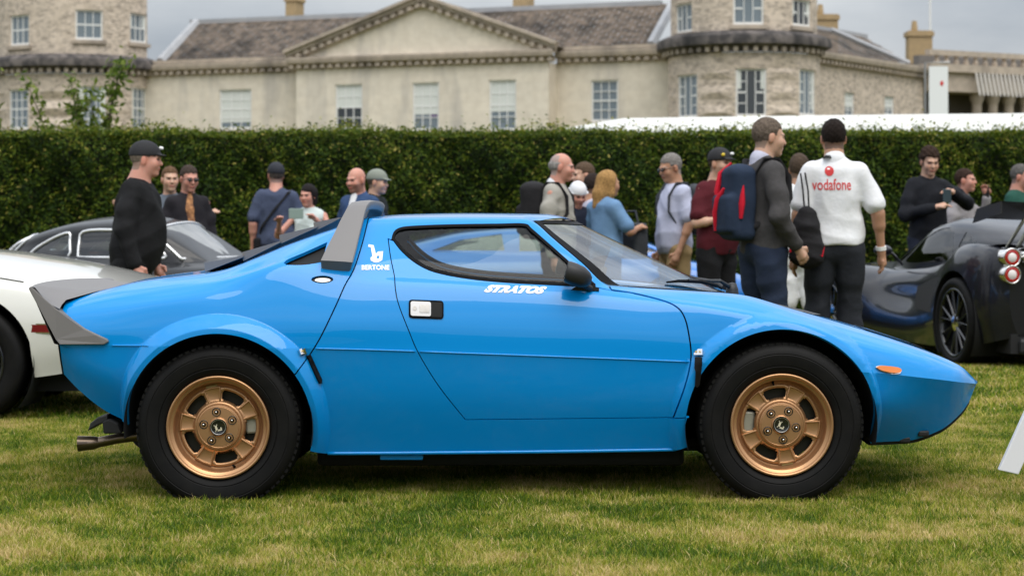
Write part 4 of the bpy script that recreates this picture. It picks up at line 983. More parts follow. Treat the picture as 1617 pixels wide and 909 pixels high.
# main wall left and right of the pavilion (v = 0)
uL, uR = FA.uz(253, 150, 0)[0], FA.uz(1062, 150, 0)[0]; uP0, uP1 = FA.uz(468, 150, 1.0)[0], FA.uz(866, 150, 1.0)[0]
wl1 = pr(346, 142, 397, 204, 0); wl2 = pr(933, 127, 976, 192, 0)
zb_ = -.3
wall('wall', rect(uL - 2, zb_, uP0 + .1, zc0), [rect(*wl1)], fl(0), ASHLAR, house); wall('wall', rect(uP1 - .1, zb_, uR + 2, zc0), [rect(*wl2)], fl(0), ASHLAR, house)
sash(house, fl(0), *wl1, 3, 4, .82, PANE2); sash(house, fl(0), *wl2, 3, 4, 0, PANE2)
pw = [pr(529, 134, 572, 206, 1.0), pr(651, 131, 693, 206, 1.0), pr(772, 127, 815, 206, 1.0)]
wall('wall', rect(uP0, zb_, uP1, zc0 + .1), [rect(*q) for q in pw], fl(1.0), ASHLAR, house)
for a in (uP0, uP1): m = MB(); m.add([(a, 0, zb_), (a, -1.0, zb_), (a, -1.0, zc0), (a, 0, zc0)], [(0, 1, 2, 3)]); m.build('wall_return', ASHLAR, house)
sash(house, fl(1.0), *pw[0], 3, 4, .48, PANE); sash(house, fl(1.0), *pw[1], 3, 4, .66, PANE2, lambda i, j: i == 2 and j == 1); sash(house, fl(1.0), *pw[2], 3, 4, .62, PANE2)
# cornices with dentils
def cornice(name, pts, m, dent=True, closed=False, par=house, dm=None):
    """pts: list of (u, v) in front of the wall; stepped moulding"""
    prof = [(0, zc0), (.06, zc0), (.06, zc0 + .16), (.16, zc0 + .20), (.30, zc0 + .24), (.34, zc0 + .38), (.34, zc0 + .46), (-.1, zc0 + .52)]
    M = MB(); n = len(pts); P = []
    for i, (u, v) in enumerate(pts):
        a, b = pts[max(i - 1, 0)], pts[min(i + 1, n - 1)]; t = Vector((b[0] - a[0], b[1] - a[1])).normalized(); nr = Vector((t.y, -t.x)) * -1
        P.append([(u + nr.x * p, -(v + nr.y * p), z) for p, z in prof])
    M.grid(P); o = M.build(name, m, par)
    if dent:
        D_ = MB()
        for i in range(n - 1):
            a, b = Vector(pts[i]), Vector(pts[i + 1]); L = (b - a).length; t = (b - a).normalized(); nr = Vector((-t.y, t.x)); k = max(1, int(L / .34))
            for q in range(k):
                c = a + t * (L * (q + .5) / k); e = c - t * .09; g = c + t * .09; h = nr * .22
                v = [(e.x, -e.y, zc0 + .03), (g.x, -g.y, zc0 + .03), (g.x + h.x, -(g.y + h.y), zc0 + .05), (e.x + h.x, -(e.y + h.y), zc0 + .05)]
                v += [(x, y, zc0 + .2) for x, y, z in v]; D_.add(v, [(0, 1, 2, 3), (4, 5, 6, 7), (0, 1, 5, 4), (1, 2, 6, 5), (2, 3, 7, 6), (3, 0, 4, 7)])
        tag(D_.build('dentils', dm or m, o), kind='stuff')
    return o
cornice('cornice', [(uL - 2, 0), (uP0, 0)], CORN); cornice('cornice', [(uP1, 0), (uR + 2, 0)], CORN); cornice('cornice', [(uP0 - .3, 1.0), (uP1 + .3, 1.0)], CORN)
# pediment
uA, zA = FA.uz(668, 3, 1.0); e0, e1 = uP0 - .35, uP1 + .35; zB = zc0 + .5
m = MB(); m.add([(e0, -1.02, zB), (e1, -1.02, zB), (uA, -1.02, zA)], [(0, 1, 2)]); ped = m.build('pediment', ASHLAR, house)
for a, b in (((e0, zB), (uA, zA)), ((uA, zA), (e1, zB))):
    d = Vector((b[0] - a[0], b[1] - a[1])); L = d.length; d.normalize(); nn = Vector((-d.y, d.x)); m = MB()
    for t0, t1, o0, o1 in ((-.18, .0, -1.16, -1.0), (0, .14, -1.3, -1.0), (.14, .26, -1.42, -1.0)):
        c = [Vector(a) + nn * t0, Vector(b) + nn * t0, Vector(b) + nn * t1, Vector(a) + nn * t1]; m.add([(p.x, o0, p.y) for p in c] + [(p.x, o1, p.y) for p in c], [(0, 1, 2, 3), (7, 6, 5, 4), (0, 4, 5, 1), (1, 5, 6, 2), (2, 6, 7, 3), (3, 7, 4, 0)])
    m.build('raking_cornice', CORN, ped); D_ = MB(); k = int(L / .36)
    for q in range(k):
        c = Vector(a) + d * (L * (q + .5) / k) - nn * .12; w_ = d * .09; h_ = nn * .08
        p4 = [c - w_ - h_, c + w_ - h_, c + w_ + h_, c - w_ + h_]; D_.add([(p.x, -1.28, p.y) for p in p4] + [(p.x, -1.0, p.y) for p in p4], [(0, 1, 2, 3), (7, 6, 5, 4), (0, 4, 5, 1), (1, 5, 6, 2), (2, 6, 7, 3), (3, 7, 4, 0)])
    tag(D_.build('dentils', CORN, ped), kind='stuff')
# slate roofs in courses
def slate_roof(name, u0, u1, z0, z1, v0, v1, n=15, cut=None, par=house, mp=None):
    m = MB(); mp = mp or (lambda u, v, z: (u, -v, z))
    for i in range(n):
        a, b = i / n, (i + 1.15) / n; za, zb2 = z0 + (z1 - z0) * a, z0 + (z1 - z0) * b; va, vb = v0 + (v1 - v0) * a, v0 + (v1 - v0) * b; k = int((u1 - u0) / .45)
        for q in range(k):
            c0, c1 = u0 + (u1 - u0) * q / k, u0 + (u1 - u0) * (q + 1) / k - .015; sh = .22 * (i % 2); j = random.uniform(0, .03)
            m.add([mp(c0 + sh, va + .05 + j, za), mp(c1 + sh, va + .05 + j, za), mp(c1 + sh, vb, zb2), mp(c0 + sh, vb, zb2)], [(0, 1, 2, 3)])
    return tag(m.build(name, SLATE, par, fixn=False), kind='stuff')
zr0 = zc0 + .62; zr1 = FA.uz(400, 33, -3)[1]
par_ = mat('lead_sheet')
m = MB(); m.box((uL - 2, -.2, zc0 + .5), (uP0 + 4, .1, zr0 + .02)); m.build('parapet_gutter', CORN, house); m = MB(); m.box((uP1 - 4, -.2, zc0 + .5), (uR + 2, .1, zr0 + .02)); m.build('parapet_gutter', CORN, house)
uH0 = FA.uz(275, 60, -1.5)[0]
slate_roof('roof_slates', uH0, (uP0 + uP1) / 2, zr0, zr1, -.3, -3.2); slate_roof('roof_slates', (uP0 + uP1) / 2, FA.uz(1035, 60, -1.5)[0], zr0, zr1, -.3, -3.2)
m = MB(); m.box((uH0 - .2, 3.15, zr1 - .1), (FA.uz(1040, 40, -3)[0], 3.6, zr1 + .16)); m.build('roof_ridge', LEAD, house)
for u_ in (uH0, FA.uz(1035, 60, -1.5)[0] + .1): m = MB(); m.tube([(u_ + .1, .2, zr0), (u_ + .1, 3.3, zr1 + .05)], .2, 6); m.build('roof_hip', LEAD, house)
# pediment roof behind
m = MB(); m.add([(e0, -1.0, zB + .1), (uA, -1.0, zA + .2), (e1, -1.0, zB + .1), (e0, 3.0, zB + .1), (uA, 3.0, zA + .2), (e1, 3.0, zB + .1)], [(0, 1, 4, 3), (1, 2, 5, 4)]); m.build('pediment_roof', SLATE, house)
# chimneys and roof rails
for cx, w_, py in ((462, 9, -3), (824, 12, -4)):
    u, z = FA.uz(cx, 20, -4); m = MB(); m.box((u - w_ / 38, 3.8, zr1 - .5), (u + w_ / 38, 4.6, zr1 + 1.1)); m.box((u - w_ / 38 - .06, 3.75, zr1 + .85), (u + w_ / 38 + .06, 4.65, zr1 + 1.0)); m.build('chimney', mat('chimney_brick', (.42, .30, .16), .9, noise=(6, .5, (.3, .22, .13))), house)
# round towers
def tower(cu, rpx_w, py_b, name, up_wins, lo_wins, flip=1):
    r = rpx_w; cz0 = zc0; Rr = r
    def mp(rad): return lambda a, z, d: (cu + (rad + d) * math.sin(a), -(rad + d) * math.cos(a), z)
    T = bpy.data.objects.new(name, None); COL.objects.link(T); T.parent = house
    z_up0, z_top = zc0 + .55, zc0 + 4.6
    def ang(px, rad):
        u = FA.uz(px, 100, 0)[0]; best = 0
        for a in np.linspace(-1.45, 1.45, 400):
            P = FA.w(cu + rad * math.sin(a), rad * math.cos(a), 5); dd = P[1] - CAM_Y; q = 808.5 + F_PX * P[0] / dd
            if q <= px: best = a
        return best
    def zof(py, rad, a): P = FA.w(cu + rad * math.sin(a), rad * math.cos(a), 0); return CAM_Z - (py - HOR) * (P[1] - CAM_Y) / F_PX
    def wins(lst, rad):
        o = []
        for x0, y0, x1, y1, *k in lst:
            a0, a1 = ang(x0, rad), ang(x1, rad); am = (a0 + a1) / 2; hw = .56 / rad; o.append((am - hw, zof(y1, rad, am), am + hw, zof(y0, rad, am), *k))
        return o
    lo, up = wins(lo_wins, r), wins(up_wins, r - .1)
    wall('tower_wall', rect(-1.62, zb_, 1.62, zc0), [resample(rect(*q[:4]), .3 / r) for q in lo], mp(r), FLINT, T, .3 / r)
    wall('tower_wall', rect(-1.62, z_up0, 1.62, z_top), [resample(rect(*q[:4]), .3 / r) for q in up], mp(r - .1), FLINT, T, .3 / r)
    for q in lo: sash(T, mp(r), *q[:4], 3, 4, q[4], q[5], us=1 / r)
    for q in up: sash(T, mp(r - .1), *q[:4], 3, 4 if q[3] - q[1] > 1.5 else 2, q[4], q[5], us=1 / r)
    A = np.linspace(-1.65, 1.65, 33); prof = [(0, zc0), (.08, zc0), (.08, zc0 + .14), (.25, zc0 + .22), (.42, zc0 + .28), (.44, zc0 + .46), (.40, zc0 + .60), (.1, zc0 + .74), (-.12, zc0 + .8)]
    m = MB(); m.grid([[(cu + (r + p) * math.sin(a), -(r + p) * math.cos(a), z) for p, z in prof] for a in A]); o = m.build('tower_cornice', CORND, T, auto=40)
    D_ = MB()
    for a in np.arange(-1.6, 1.6, .33 / r):
        M = Matrix.Translation((cu, 0, 0)) @ Matrix.Rotation(a, 4, 'Z'); D_.box((-.08, -(r + .24), zc0 + .02), (.08, -(r - .02), zc0 + .19), 0, M)
    tag(D_.build('dentils', CORN, o), kind='stuff')
    zt = z_top; prof = [(-.1, zt), (.02, zt), (.05, zt + .16), (.32, zt + .26), (.34, zt + .5), (-.1, zt + .6), (-.3, zt + .65), (-2.8, zt + 1.9)]
    m = MB(); m.grid([[(cu + (r + p) * math.sin(a), -(r + p) * math.cos(a), z) for p, z in prof] for a in A]); m.build('tower_top_cornice', CORN, T, auto=40)
tower(0, 3.38, 0, 'round_tower', [(18, 24, 43, 72, 0, PANE2), (117, 16, 166, 63, 0, PANE2), (229, 22, 246, 68, .5, PANE2)], [(16, 141, 42, 204, 0, PANE2), (122, 136, 170, 208, .8, PANE2), (236, 139, 252, 204, .75, PANE2)])
tower(FA.L, 2.82, 0, 'round_tower', [(1067, 6, 1092, 52, 0, PANE2), (1160, -12, 1205, 39, 0, PANE2), (1256, 0, 1279, 42, .6, PANE)], [(1072, 118, 1098, 186, 0, PANE2), (1165, 108, 1208, 184, .42, PANE), (1268, 110, 1286, 183, .85, PANE2)])
# receding right wing
FB = Facade(dpt(1283, 42.3), dpt(1458, 38.3))
wing = thing('house_wing', 'stone side wing of the house receding behind the right round tower', 'building', (FB.O.x, FB.O.y, 0), FB.rot)
zcw = FB.uz(1300, 103, 0)[1]
def prB(px0, py0, px1, py1): u0, za = FB.uz(px0, py0, 0); u1, zb2 = FB.uz(px1, py1, 0); zm = FB.uz((px0 + px1) / 2, py0, 0)[1]; return u0, zb2, u1, zm
bw = [prB(1334, 146, 1350, 186), prB(1397, 152, 1413, 184)]
wall('wall', rect(-1, zb_, FB.L, zcw), [rect(*q) for q in bw], fl(0), FLINT, wing)
for q in bw: sash(wing, fl(0), *q, 2, 4, .6, PANE2)
zc_keep = zc0; zc0 = zcw; cornice('cornice', [(-1, 0), (FB.L, 0)], CORN, par=wing); zc0 = zc_keep
slate_roof('roof_slates', .0, FB.L - .5, zcw + .5, zcw + 1.9, -.1, -2.6, 11, par=wing)
m = MB(); m.box((-1, 2.5, zcw + 1.8), (FB.L, 2.9, zcw + 2.0)); m.build('roof_ridge', LEAD, wing)
m = MB(); u_ = FB.uz(1412, 100, -.5)[0]; m.box((u_ - .35, .1, zcw + .5), (u_ + .2, .2, zcw + .6)); m.tube([(FB.L - 1.2, .1, zcw + .6), (FB.L - 3.6, 2.4, zcw + 1.9)], .12, 6); m.build('roof_hip', LEAD, wing)
for cx, py in ((1304, 26), (1453, 52)):
    r = ray(cx, py); d = 92; x, y, z = r.x * d, CAM_Y + d, CAM_Z + r.z * d; m = MB(); m.box((x - .5, y, z - 3.4), (x + .55, y + .8, z + .1)); m.box((x - .58, y - .06, z - .15), (x + .62, y + .86, z + .05)); m.lathe([(.13, z + .05), (.15, z + .2), (.11, z + .55), (.09, z + .55)], 10, 'Z', (x - .2, y + .3, 0))
    tag(m.build('chimney_stack', mat('chimney_brick'), None), 'brown brick chimney stack %s' % ('beside the right round tower' if cx < 1400 else 'in the middle of the far right roof'), 'chimney')
# loggia at the far right
FC_ = Facade(dpt(1452, 38.0), dpt(1660, 36.5))
log = thing('loggia', 'stone colonnaded loggia with balcony at the far right of the house', 'building', (FC_.O.x, FC_.O.y, 0), FC_.rot)
def C2(px, py): return FC_.uz(px, py, 0)
z1, z2, z3, z4 = C2(1500, 148)[1], C2(1500, 118)[1], C2(1500, 106)[1], C2(1500, 84)[1]
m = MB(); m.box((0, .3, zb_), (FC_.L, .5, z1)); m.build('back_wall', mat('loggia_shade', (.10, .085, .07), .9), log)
for px in (1463, 1527, 1552, 1577, 1603):
    u = C2(px, 160)[0]; m = MB(); m.lathe([(.3, zb_), (.3, .2), (.24, .4), (.21, z1 - .5), (.22, z1 - .42), (.3, z1 - .25), (.3, z1)], 16, 'Z', (u, -.6, 0)); m.build('column', CORN, log, auto=40)
m = MB(); m.box((-.3, -1.0, z1), (FC_.L, .5, z2)); m.box((-.4, -1.2, z2), (FC_.L, .5, z3)); m.build('entablature', CORN, log)
m = MB(); m.box((-.3, -1.0, z4 - .22), (FC_.L, -.7, z4)); m.build('balustrade_rail', CORN, log)
for k in range(14): m = MB(); u = k * FC_.L / 14; m.lathe([(.1, z3), (.13, z3 + .15), (.07, z4 - .4), (.1, z4 - .22)], 8, 'Z', (u + .2, -.85, 0)); m.build('baluster', CORN, log)
m = MB(); m.box((0, 0, z3), (FC_.L, .4, z4 - .15)); m.build('upper_wall', mat('grey_timber', (.16, .15, .14), .9), log)
for k in range(20):
    u = C2(1508 + k * 6.4, 130)[0]; m = MB(); m.add([(u, -1.25, z2), (u + .11, -1.25, z2), (u + .11, -1.5, z1 - .15), (u, -1.5, z1 - .15)], [(0, 1, 2, 3)]); m.build('awning_panel', mat('awning_cloth', (.5, .47, .43), .8), log)
# banner, flag pole, wall lamps beyond the hedge
def bgp(px, py, s): d = F_PX / s; return ((px - 808.5) / s, d + CAM_Y, CAM_Z - (py - HOR) / s)
t = thing('banner', 'tall white hanging banner with small red mark beside the loggia', 'banner', bgp(1482, 370, 60))
x0, _, zt = bgp(1467, 105, 60); x1, _, zb2 = bgp(1497, 200, 60); bx_ = t.location
m = MB(); m.box((x0 - bx_.x, -.01, zb2 - bx_.z), (x1 - bx_.x, .01, zt - bx_.z)); m.build('cloth', mat('banner_cloth', (.78, .80, .80), .8), t)
m = MB(); q = bgp(1487, 132, 60); m.ball((q[0] - bx_.x, -.014, q[2] - bx_.z), (.045, .006, .07), 6); m.build('emblem', mat('red_print', (.6, .03, .03), .6), t)
m = MB(); m.tube([(x0 - bx_.x - .1, 0, -1.04), (x0 - bx_.x - .1, 0, zt - bx_.z + .1), (x1 - bx_.x + .05, 0, zt - bx_.z + .1)], .03, 8); m.build('pole', mat('grey_steel', (.3, .3, .3), .4, metal=.6), t)
q = bgp(1499, 100, 36); m = MB(); m.tube([(q[0], q[1] + 4, 6), (q[0] - .05, q[1] + 4, q[2] + 6)], .05, 8); tag(m.build('flag_pole', SASH, None), 'thin white flag pole standing on the far right roof', 'pole')
# marquee roof behind the hedge
t = thing('marquee', 'long low white marquee roof showing above the right half of the hedge', 'tent', (5.2, 24, 0))
xa, ya, za = bgp(893, 194, 105); m = MB(); P = []
for x, zt in ((-4.4, 2.62), (-3.4, 2.79), (0, 2.84), (6, 2.90)): P.append([(x, -1.9, 2.2), (x, -1.9, 2.52), (x, -1.5, zt), (x, .5, zt + .12), (x, 3, 2.5)])
m.grid(P); m.build('roof_cloth', mat('white_canvas', (.66, .66, .62), .7, noise=(1.2, .4, (.58, .58, .54))), t, auto=30)
for x in (-4.3, -1, 2.5, 5.8): m = MB(); m.tube([(x, -1.8, 0), (x, -1.8, 2.4)], .04, 8); m.build('pole', mat('grey_steel'), t)

# ------------------------------------------------------------------ hedge and bushes
def leaf_mat(name, ramp, trl=.25):
    m = bpy.data.materials.new(name); m.use_nodes = True; nt = m.node_tree; b = nt.nodes['Principled BSDF']; L = nt.links; b.inputs['Roughness'].default_value = .6; b.inputs['Specular IOR Level'].default_value = .15
    at = nt.nodes.new('ShaderNodeAttribute'); at.attribute_name = 'tone'; r = nt.nodes.new('ShaderNodeValToRGB'); e = r.color_ramp.elements
    e[0].position, e[0].color = ramp[0][0], (*ramp[0][1], 1); e[1].position, e[1].color = ramp[-1][0], (*ramp[-1][1], 1)
    for p, c in ramp[1:-1]: k = e.new(p); k.color = (*c, 1)
    L.new(at.outputs['Fac'], r.inputs['Fac']); L.new(r.outputs['Color'], b.inputs['Base Color'])
    tr = nt.nodes.new('ShaderNodeBsdfTranslucent'); L.new(r.outputs['Color'], tr.inputs['Color']); mx = nt.nodes.new('ShaderNodeMixShader'); mx.inputs[0].default_value = trl
    L.new(b.outputs[0], mx.inputs[1]); L.new(tr.outputs[0], mx.inputs[2]); L.new(mx.outputs[0], nt.nodes['Material Output'].inputs['Surface']); MATS[name] = m; return m
def leaves(name, P, N, size, tone, m, par, rng, tilt=.9):
    """P (n,3) leaf centres, N facing; folded pointed leaves of four triangles"""
    n = len(P); d = N + rng.normal(0, tilt, (n, 3)); d /= np.linalg.norm(d, axis=1, keepdims=True)
    a = np.cross(d, rng.normal(0, 1, (n, 3))); a /= np.maximum(np.linalg.norm(a, axis=1, keepdims=True), 1e-6); b = np.cross(d, a); s = (size * rng.uniform(.6, 1.35, n))[:, None]
    v = np.stack([P - a * s, P + b * s * .45 + d * s * .12, P + a * s, P - b * s * .45 + d * s * .12], 1).reshape(-1, 3)
    k = np.arange(n)[:, None] * 4; q = np.concatenate([k + [0, 1, 2], k + [0, 2, 3]], 0)
    me = bpy.data.meshes.new(name); me.vertices.add(n * 4); me.vertices.foreach_set('co', v.ravel()); me.loops.add(len(q) * 3); me.loops.foreach_set('vertex_index', q.ravel().astype('i'))
    me.polygons.add(len(q)); me.polygons.foreach_set('loop_start', np.arange(len(q), dtype='i') * 3); me.update(calc_edges=True)
    at = me.attributes.new('tone', 'FLOAT', 'POINT'); at.data.foreach_set('value', np.repeat(tone, 4).astype('f'))
    return tag(obj(name, me, m, par), kind='stuff')
HEDGE_Y, HEDGE_H = 15.2, 2.25
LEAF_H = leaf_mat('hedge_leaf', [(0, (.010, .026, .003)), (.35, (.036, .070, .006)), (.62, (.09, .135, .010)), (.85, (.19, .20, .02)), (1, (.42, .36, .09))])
hedge = thing('hedge', 'long clipped dark green hedge running behind the people', 'hedge', (0, HEDGE_Y + .5, 0))
m = MB(); m.box((-12.7, -.22, 0), (12.7, .9, HEDGE_H - .07)); m.build('woody_core', mat('hedge_core', (.010, .013, .006), .95), hedge)
def lump(x, z): return .05 * np.sin(x * 2.3 + 1.3 * np.sin(z * 3.1)) + .045 * np.sin(x * 5.1 + z * 4.3) + .03 * np.sin(x * 11.7 - z * 9.2) + .02 * np.sin(x * 23 + z * 17)
n = 250000; x = RNG.uniform(-13, 13, n); z = RNG.uniform(0, 1, n) ** .8 * HEDGE_H; dep = RNG.exponential(.07, n)
P = np.stack([x, -.5 - lump(x, z) * 1.3 + dep + .12 * sstep(2.0, 2.25, z), np.minimum(z, HEDGE_H + .3 * lump(x, x * .3))], 1)
tone = np.clip(RNG.beta(2, 3.2, n) + 1.6 * lump(x * 1.7 + 3, z * 2) - dep * 1.5 + .14 * sstep(1.9, 2.25, z) + .10 * sstep(2, 8, x), 0, 1); tone = np.where(RNG.random(n) > .988, 1.0, tone)  # shade among inner leaves and sun along the top put into the tone
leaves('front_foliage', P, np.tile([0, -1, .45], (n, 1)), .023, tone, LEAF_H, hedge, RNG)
n = 57000; x = RNG.uniform(-13, 13, n); y = RNG.uniform(-.55, .9, n); up = RNG.exponential(.028, n) * (1 + .5 * (np.sin(x * 4.1) * np.sin(x * 1.3 + 1) > .45))
P = np.stack([x, y, HEDGE_H - .05 + .35 * lump(x, y * 2) + up], 1)
leaves('top_foliage', P, np.tile([0, -.2, 1.0], (n, 1)), .024, np.clip(RNG.beta(3, 2.4, n) * .8 + .12 + up, 0, .97), LEAF_H, hedge, RNG)  # raised tone paints the sunlit look of the hedge top into the leaves
for s in (-1, 1):
    n = 12000; y = RNG.uniform(-.5, .95, n); z = RNG.uniform(0, HEDGE_H, n); P = np.stack([s * (12.85 + lump(y * 2, z) - RNG.exponential(.06, n)), y, z], 1)
    leaves('end_foliage', P, np.tile([s, 0, .45], (n, 1)), .023, np.clip(RNG.beta(2, 3, n), 0, 1), LEAF_H, hedge, RNG)
LEAF_B = leaf_mat('bush_leaf', [(0, (.03, .06, .010)), (.5, (.10, .16, .02)), (1, (.26, .30, .06))], .35)
def bush(name, label, base, top_h, width, nl, seed, stems=7, group=None):
    rng = np.random.default_rng(seed); t = thing(name, label, 'bush', base, 0, group); m = MB(); pts = []
    for k in range(stems):
        a = rng.uniform(0, 6.28); sp = rng.uniform(.15, 1) * width; h = top_h * rng.uniform(.55, 1.0) * (1.05 - .35 * sp / width); p = [(0, 0, 0)]
        for i in range(1, 7): f = i / 6; p.append((math.cos(a) * sp * f ** 1.4 + rng.normal(0, .04), math.sin(a) * sp * .6 * f ** 1.4, h * f))
        m.tube(p, [.03 * (1.1 - i / 6.5) for i in range(7)], 5)
        for i in range(nl // stems):
            f = rng.uniform(.35, 1.03) ; j = min(int(f * 6), 5); g = f * 6 - j; q = [p[j][c] * (1 - g) + p[j + 1][c] * g for c in range(3)]; r = .05 + .17 * rng.random() ** 1.3
            dv = rng.normal(0, 1, 3); dv /= np.linalg.norm(dv); pts.append(np.array(q) + dv * r)
    m.build('stems', mat('bark', (.08, .06, .04), .9), t, auto=60); P = np.array(pts)
    leaves('foliage', P, np.tile([0, -.6, .6], (len(P), 1)), .055, np.clip(rng.beta(2, 2, len(P)), 0, 1), LEAF_B, t, rng); return t
q = bgp(140, 370, 112); bush('bush', 'tall loose green shrub in front of the left round tower, above the hedge', (q[0], q[1], 0), 3.95, 1.25, 5200, 3, 16)
q = bgp(-6, 370, 112); bush('bush', 'yellow green bush at the left edge of the picture above the hedge', (q[0], q[1], 0), 3.6, .7, 3000, 5, 10)
q = bgp(866, 370, 130); bush('bush', 'thin leafy shoot sticking up from the hedge beside the marquee', (q[0], q[1], 0), 2.75, .06, 60, 8, 2)

# trees on the far side of the field, behind the photographer (they mirror in the paintwork)
tl = []
xs_ = np.linspace(-140, 140, 141); hts = 9 + 2.5 * np.sin(xs_ * .11) + 1.8 * np.sin(xs_ * .37 + 1) + 1.2 * np.sin(xs_ * .83 + 2)
m = MB(); m.grid([[(x, -78 - abs(x) * .05, -.2), (x, -77.6 - abs(x) * .05, h * .5), (x, -79 - abs(x) * .05, h * .85), (x, -82 - abs(x) * .05, h)] for x, h in zip(xs_, hts)])
tag(m.build('tree_belt', mat('far_foliage', (.05, .075, .02), .9, noise=(.8, .8, (.02, .035, .01))), None), 'belt of trees far across the field', 'trees', kind='stuff')
# ------------------------------------------------------------------ people: signed-distance bodies meshed with surface nets
class SDF:
    def __init__(s, h): s.h = h; s.p = []; s.neg = []
    def cone(s, a, b, ra, rb, k=.02): s.p.append(('c', np.array(a, float), np.array(b, float), ra, rb, k)); return s
    def chain(s, pts, rs, k=.02):
        for i in range(len(pts) - 1): s.cone(pts[i], pts[i + 1], rs[i], rs[i + 1], k)
        return s
    def ell(s, c, r, rot=None, k=.02, neg=False): (s.neg if neg else s.p).append(('e', np.array(c, float), np.array(r, float), None if rot is None else np.array(rot, float), 0, k)); return s
    def box(s, c, r, rnd, rot=None, k=.02, neg=False): (s.neg if neg else s.p).append(('b', np.array(c, float), np.array(r, float), None if rot is None else np.array(rot, float), rnd, k)); return s
    @staticmethod
    def bb(q):
        if q[0] == 'c': r = max(q[3], q[4]); return np.minimum(q[1], q[2]) - r, np.maximum(q[1], q[2]) + r
        r = np.linalg.norm(q[2]) + (q[4] or 0) if q[3] is not None else q[2] + (q[4] or 0); return q[1] - r, q[1] + r
    @staticmethod
    def dist(q, P):
        if q[0] == 'c':
            ab = q[2] - q[1]; t = np.clip(((P - q[1]) @ ab) / max(ab @ ab, 1e-9), 0, 1); return np.linalg.norm(P - q[1] - t[..., None] * ab, axis=-1) - (q[3] + (q[4] - q[3]) * t)
        L = P - q[1]
        if q[3] is not None: L = L @ q[3]
        if q[0] == 'e': k0 = np.linalg.norm(L / q[2], axis=-1); k1 = np.linalg.norm(L / (q[2] ** 2), axis=-1); return k0 * (k0 - 1) / np.maximum(k1, 1e-6)
        d = np.abs(L) - q[2]; return np.linalg.norm(np.maximum(d, 0), axis=-1) + np.minimum(d.max(-1), 0) - q[4]
    def mesh(s, name, disp=None):
        h = s.h; bs = [s.bb(q) for q in s.p]; lo = np.min([b[0] for b in bs], 0) - 3 * h; hi = np.max([b[1] for b in bs], 0) + 3 * h
        n = np.ceil((hi - lo) / h).astype(int) + 1; D = np.full(n, .25, 'f4'); ax = [lo[i] + h * np.arange(n[i]) for i in range(3)]
        def region(q, mg):
            a, b = s.bb(q); i0 = np.clip(np.floor((a - mg - lo) / h).astype(int), 0, n - 1); i1 = np.clip(np.ceil((b + mg - lo) / h).astype(int) + 1, 1, n); sl = tuple(slice(i0[i], i1[i]) for i in range(3))
            G = np.stack(np.meshgrid(*[ax[i][sl[i]] for i in range(3)], indexing='ij'), -1); return sl, G
        for q in s.p:
            k = q[5]; sl, G = region(q, max(k, 2 * h) + h); d = s.dist(q, G).astype('f4'); e = D[sl]
            t = np.maximum(k - np.abs(e - d), 0) / k; D[sl] = np.minimum(e, d) - t * t * k * .25
        for q in s.neg:
            k = q[5]; sl, G = region(q, k + 2 * h); d = -s.dist(q, G).astype('f4'); e = D[sl]
            t = np.maximum(k - np.abs(e - d), 0) / k; D[sl] = np.maximum(e, d) + t * t * k * .25
        if disp is not None:
            m = np.abs(D) < 3 * h; ii = np.argwhere(m); P = lo + ii * h; D[m] += disp(P).astype('f4')
        V, F = surface_nets(D); me = bpy.data.meshes.new(name)
        me.from_pydata((lo + V * h).tolist(), [], F.tolist()); me.shade_smooth(); return me
def surface_nets(D):
    S = D < 0; nx, ny, nz = D.shape
    c = [S[i:nx-1+i, j:ny-1+j, k:nz-1+k] for i in (0, 1) for j in (0, 1) for k in (0, 1)]
    cnt = sum(q.astype('i1') for q in c); act = (cnt > 0) & (cnt < 8); ii = np.argwhere(act); ids = np.full(act.shape, -1, 'i4'); ids[act] = np.arange(len(ii))
    acc = np.zeros((len(ii), 3)); num = np.zeros(len(ii)); cor = [(i, j, k) for i in (0, 1) for j in (0, 1) for k in (0, 1)]
    val = [D[ii[:, 0] + a, ii[:, 1] + b, ii[:, 2] + d] for a, b, d in cor]
    for a in range(8):
        for b in range(a + 1, 8):
            if sum(abs(cor[a][q] - cor[b][q]) for q in range(3)) != 1: continue
            va, vb = val[a], val[b]; x = (va < 0) != (vb < 0); t = np.where(x, va / np.where(x, va - vb, 1), 0)
            p = np.array(cor[a]) + t[:, None] * (np.array(cor[b]) - np.array(cor[a])); acc += np.where(x[:, None], p, 0); num += x
    V = ii + acc / np.maximum(num, 1)[:, None]; F = []
    for d in range(3):
        u, w = [(1, 2), (2, 0), (0, 1)][d]; s0 = [slice(0, -1)] * 3; s1 = [slice(0, -1)] * 3; s0[d] = slice(0, -1); s1[d] = slice(1, None)
        for q in (u, w): s0[q] = slice(1, -1); s1[q] = slice(1, -1)
        A, B = S[tuple(s0)], S[tuple(s1)]; e = np.argwhere(A != B); o = e.copy(); o[:, u] += 1; o[:, w] += 1; sg = A[A != B]
        def g(du, dw): r = o.copy(); r[:, u] -= du; r[:, w] -= dw; return ids[r[:, 0], r[:, 1], r[:, 2]]
        Q = np.stack([g(1, 1), g(0, 1), g(0, 0), g(1, 0)], 1); Q[~sg] = Q[~sg][:, ::-1]; F.append(Q)
    return V, np.concatenate(F, 0)
def rotm(yaw=0, pitch=0, roll=0): return np.array((Matrix.Rotation(yaw, 3, 'Z') @ Matrix.Rotation(pitch, 3, 'X') @ Matrix.Rotation(roll, 3, 'Y')))
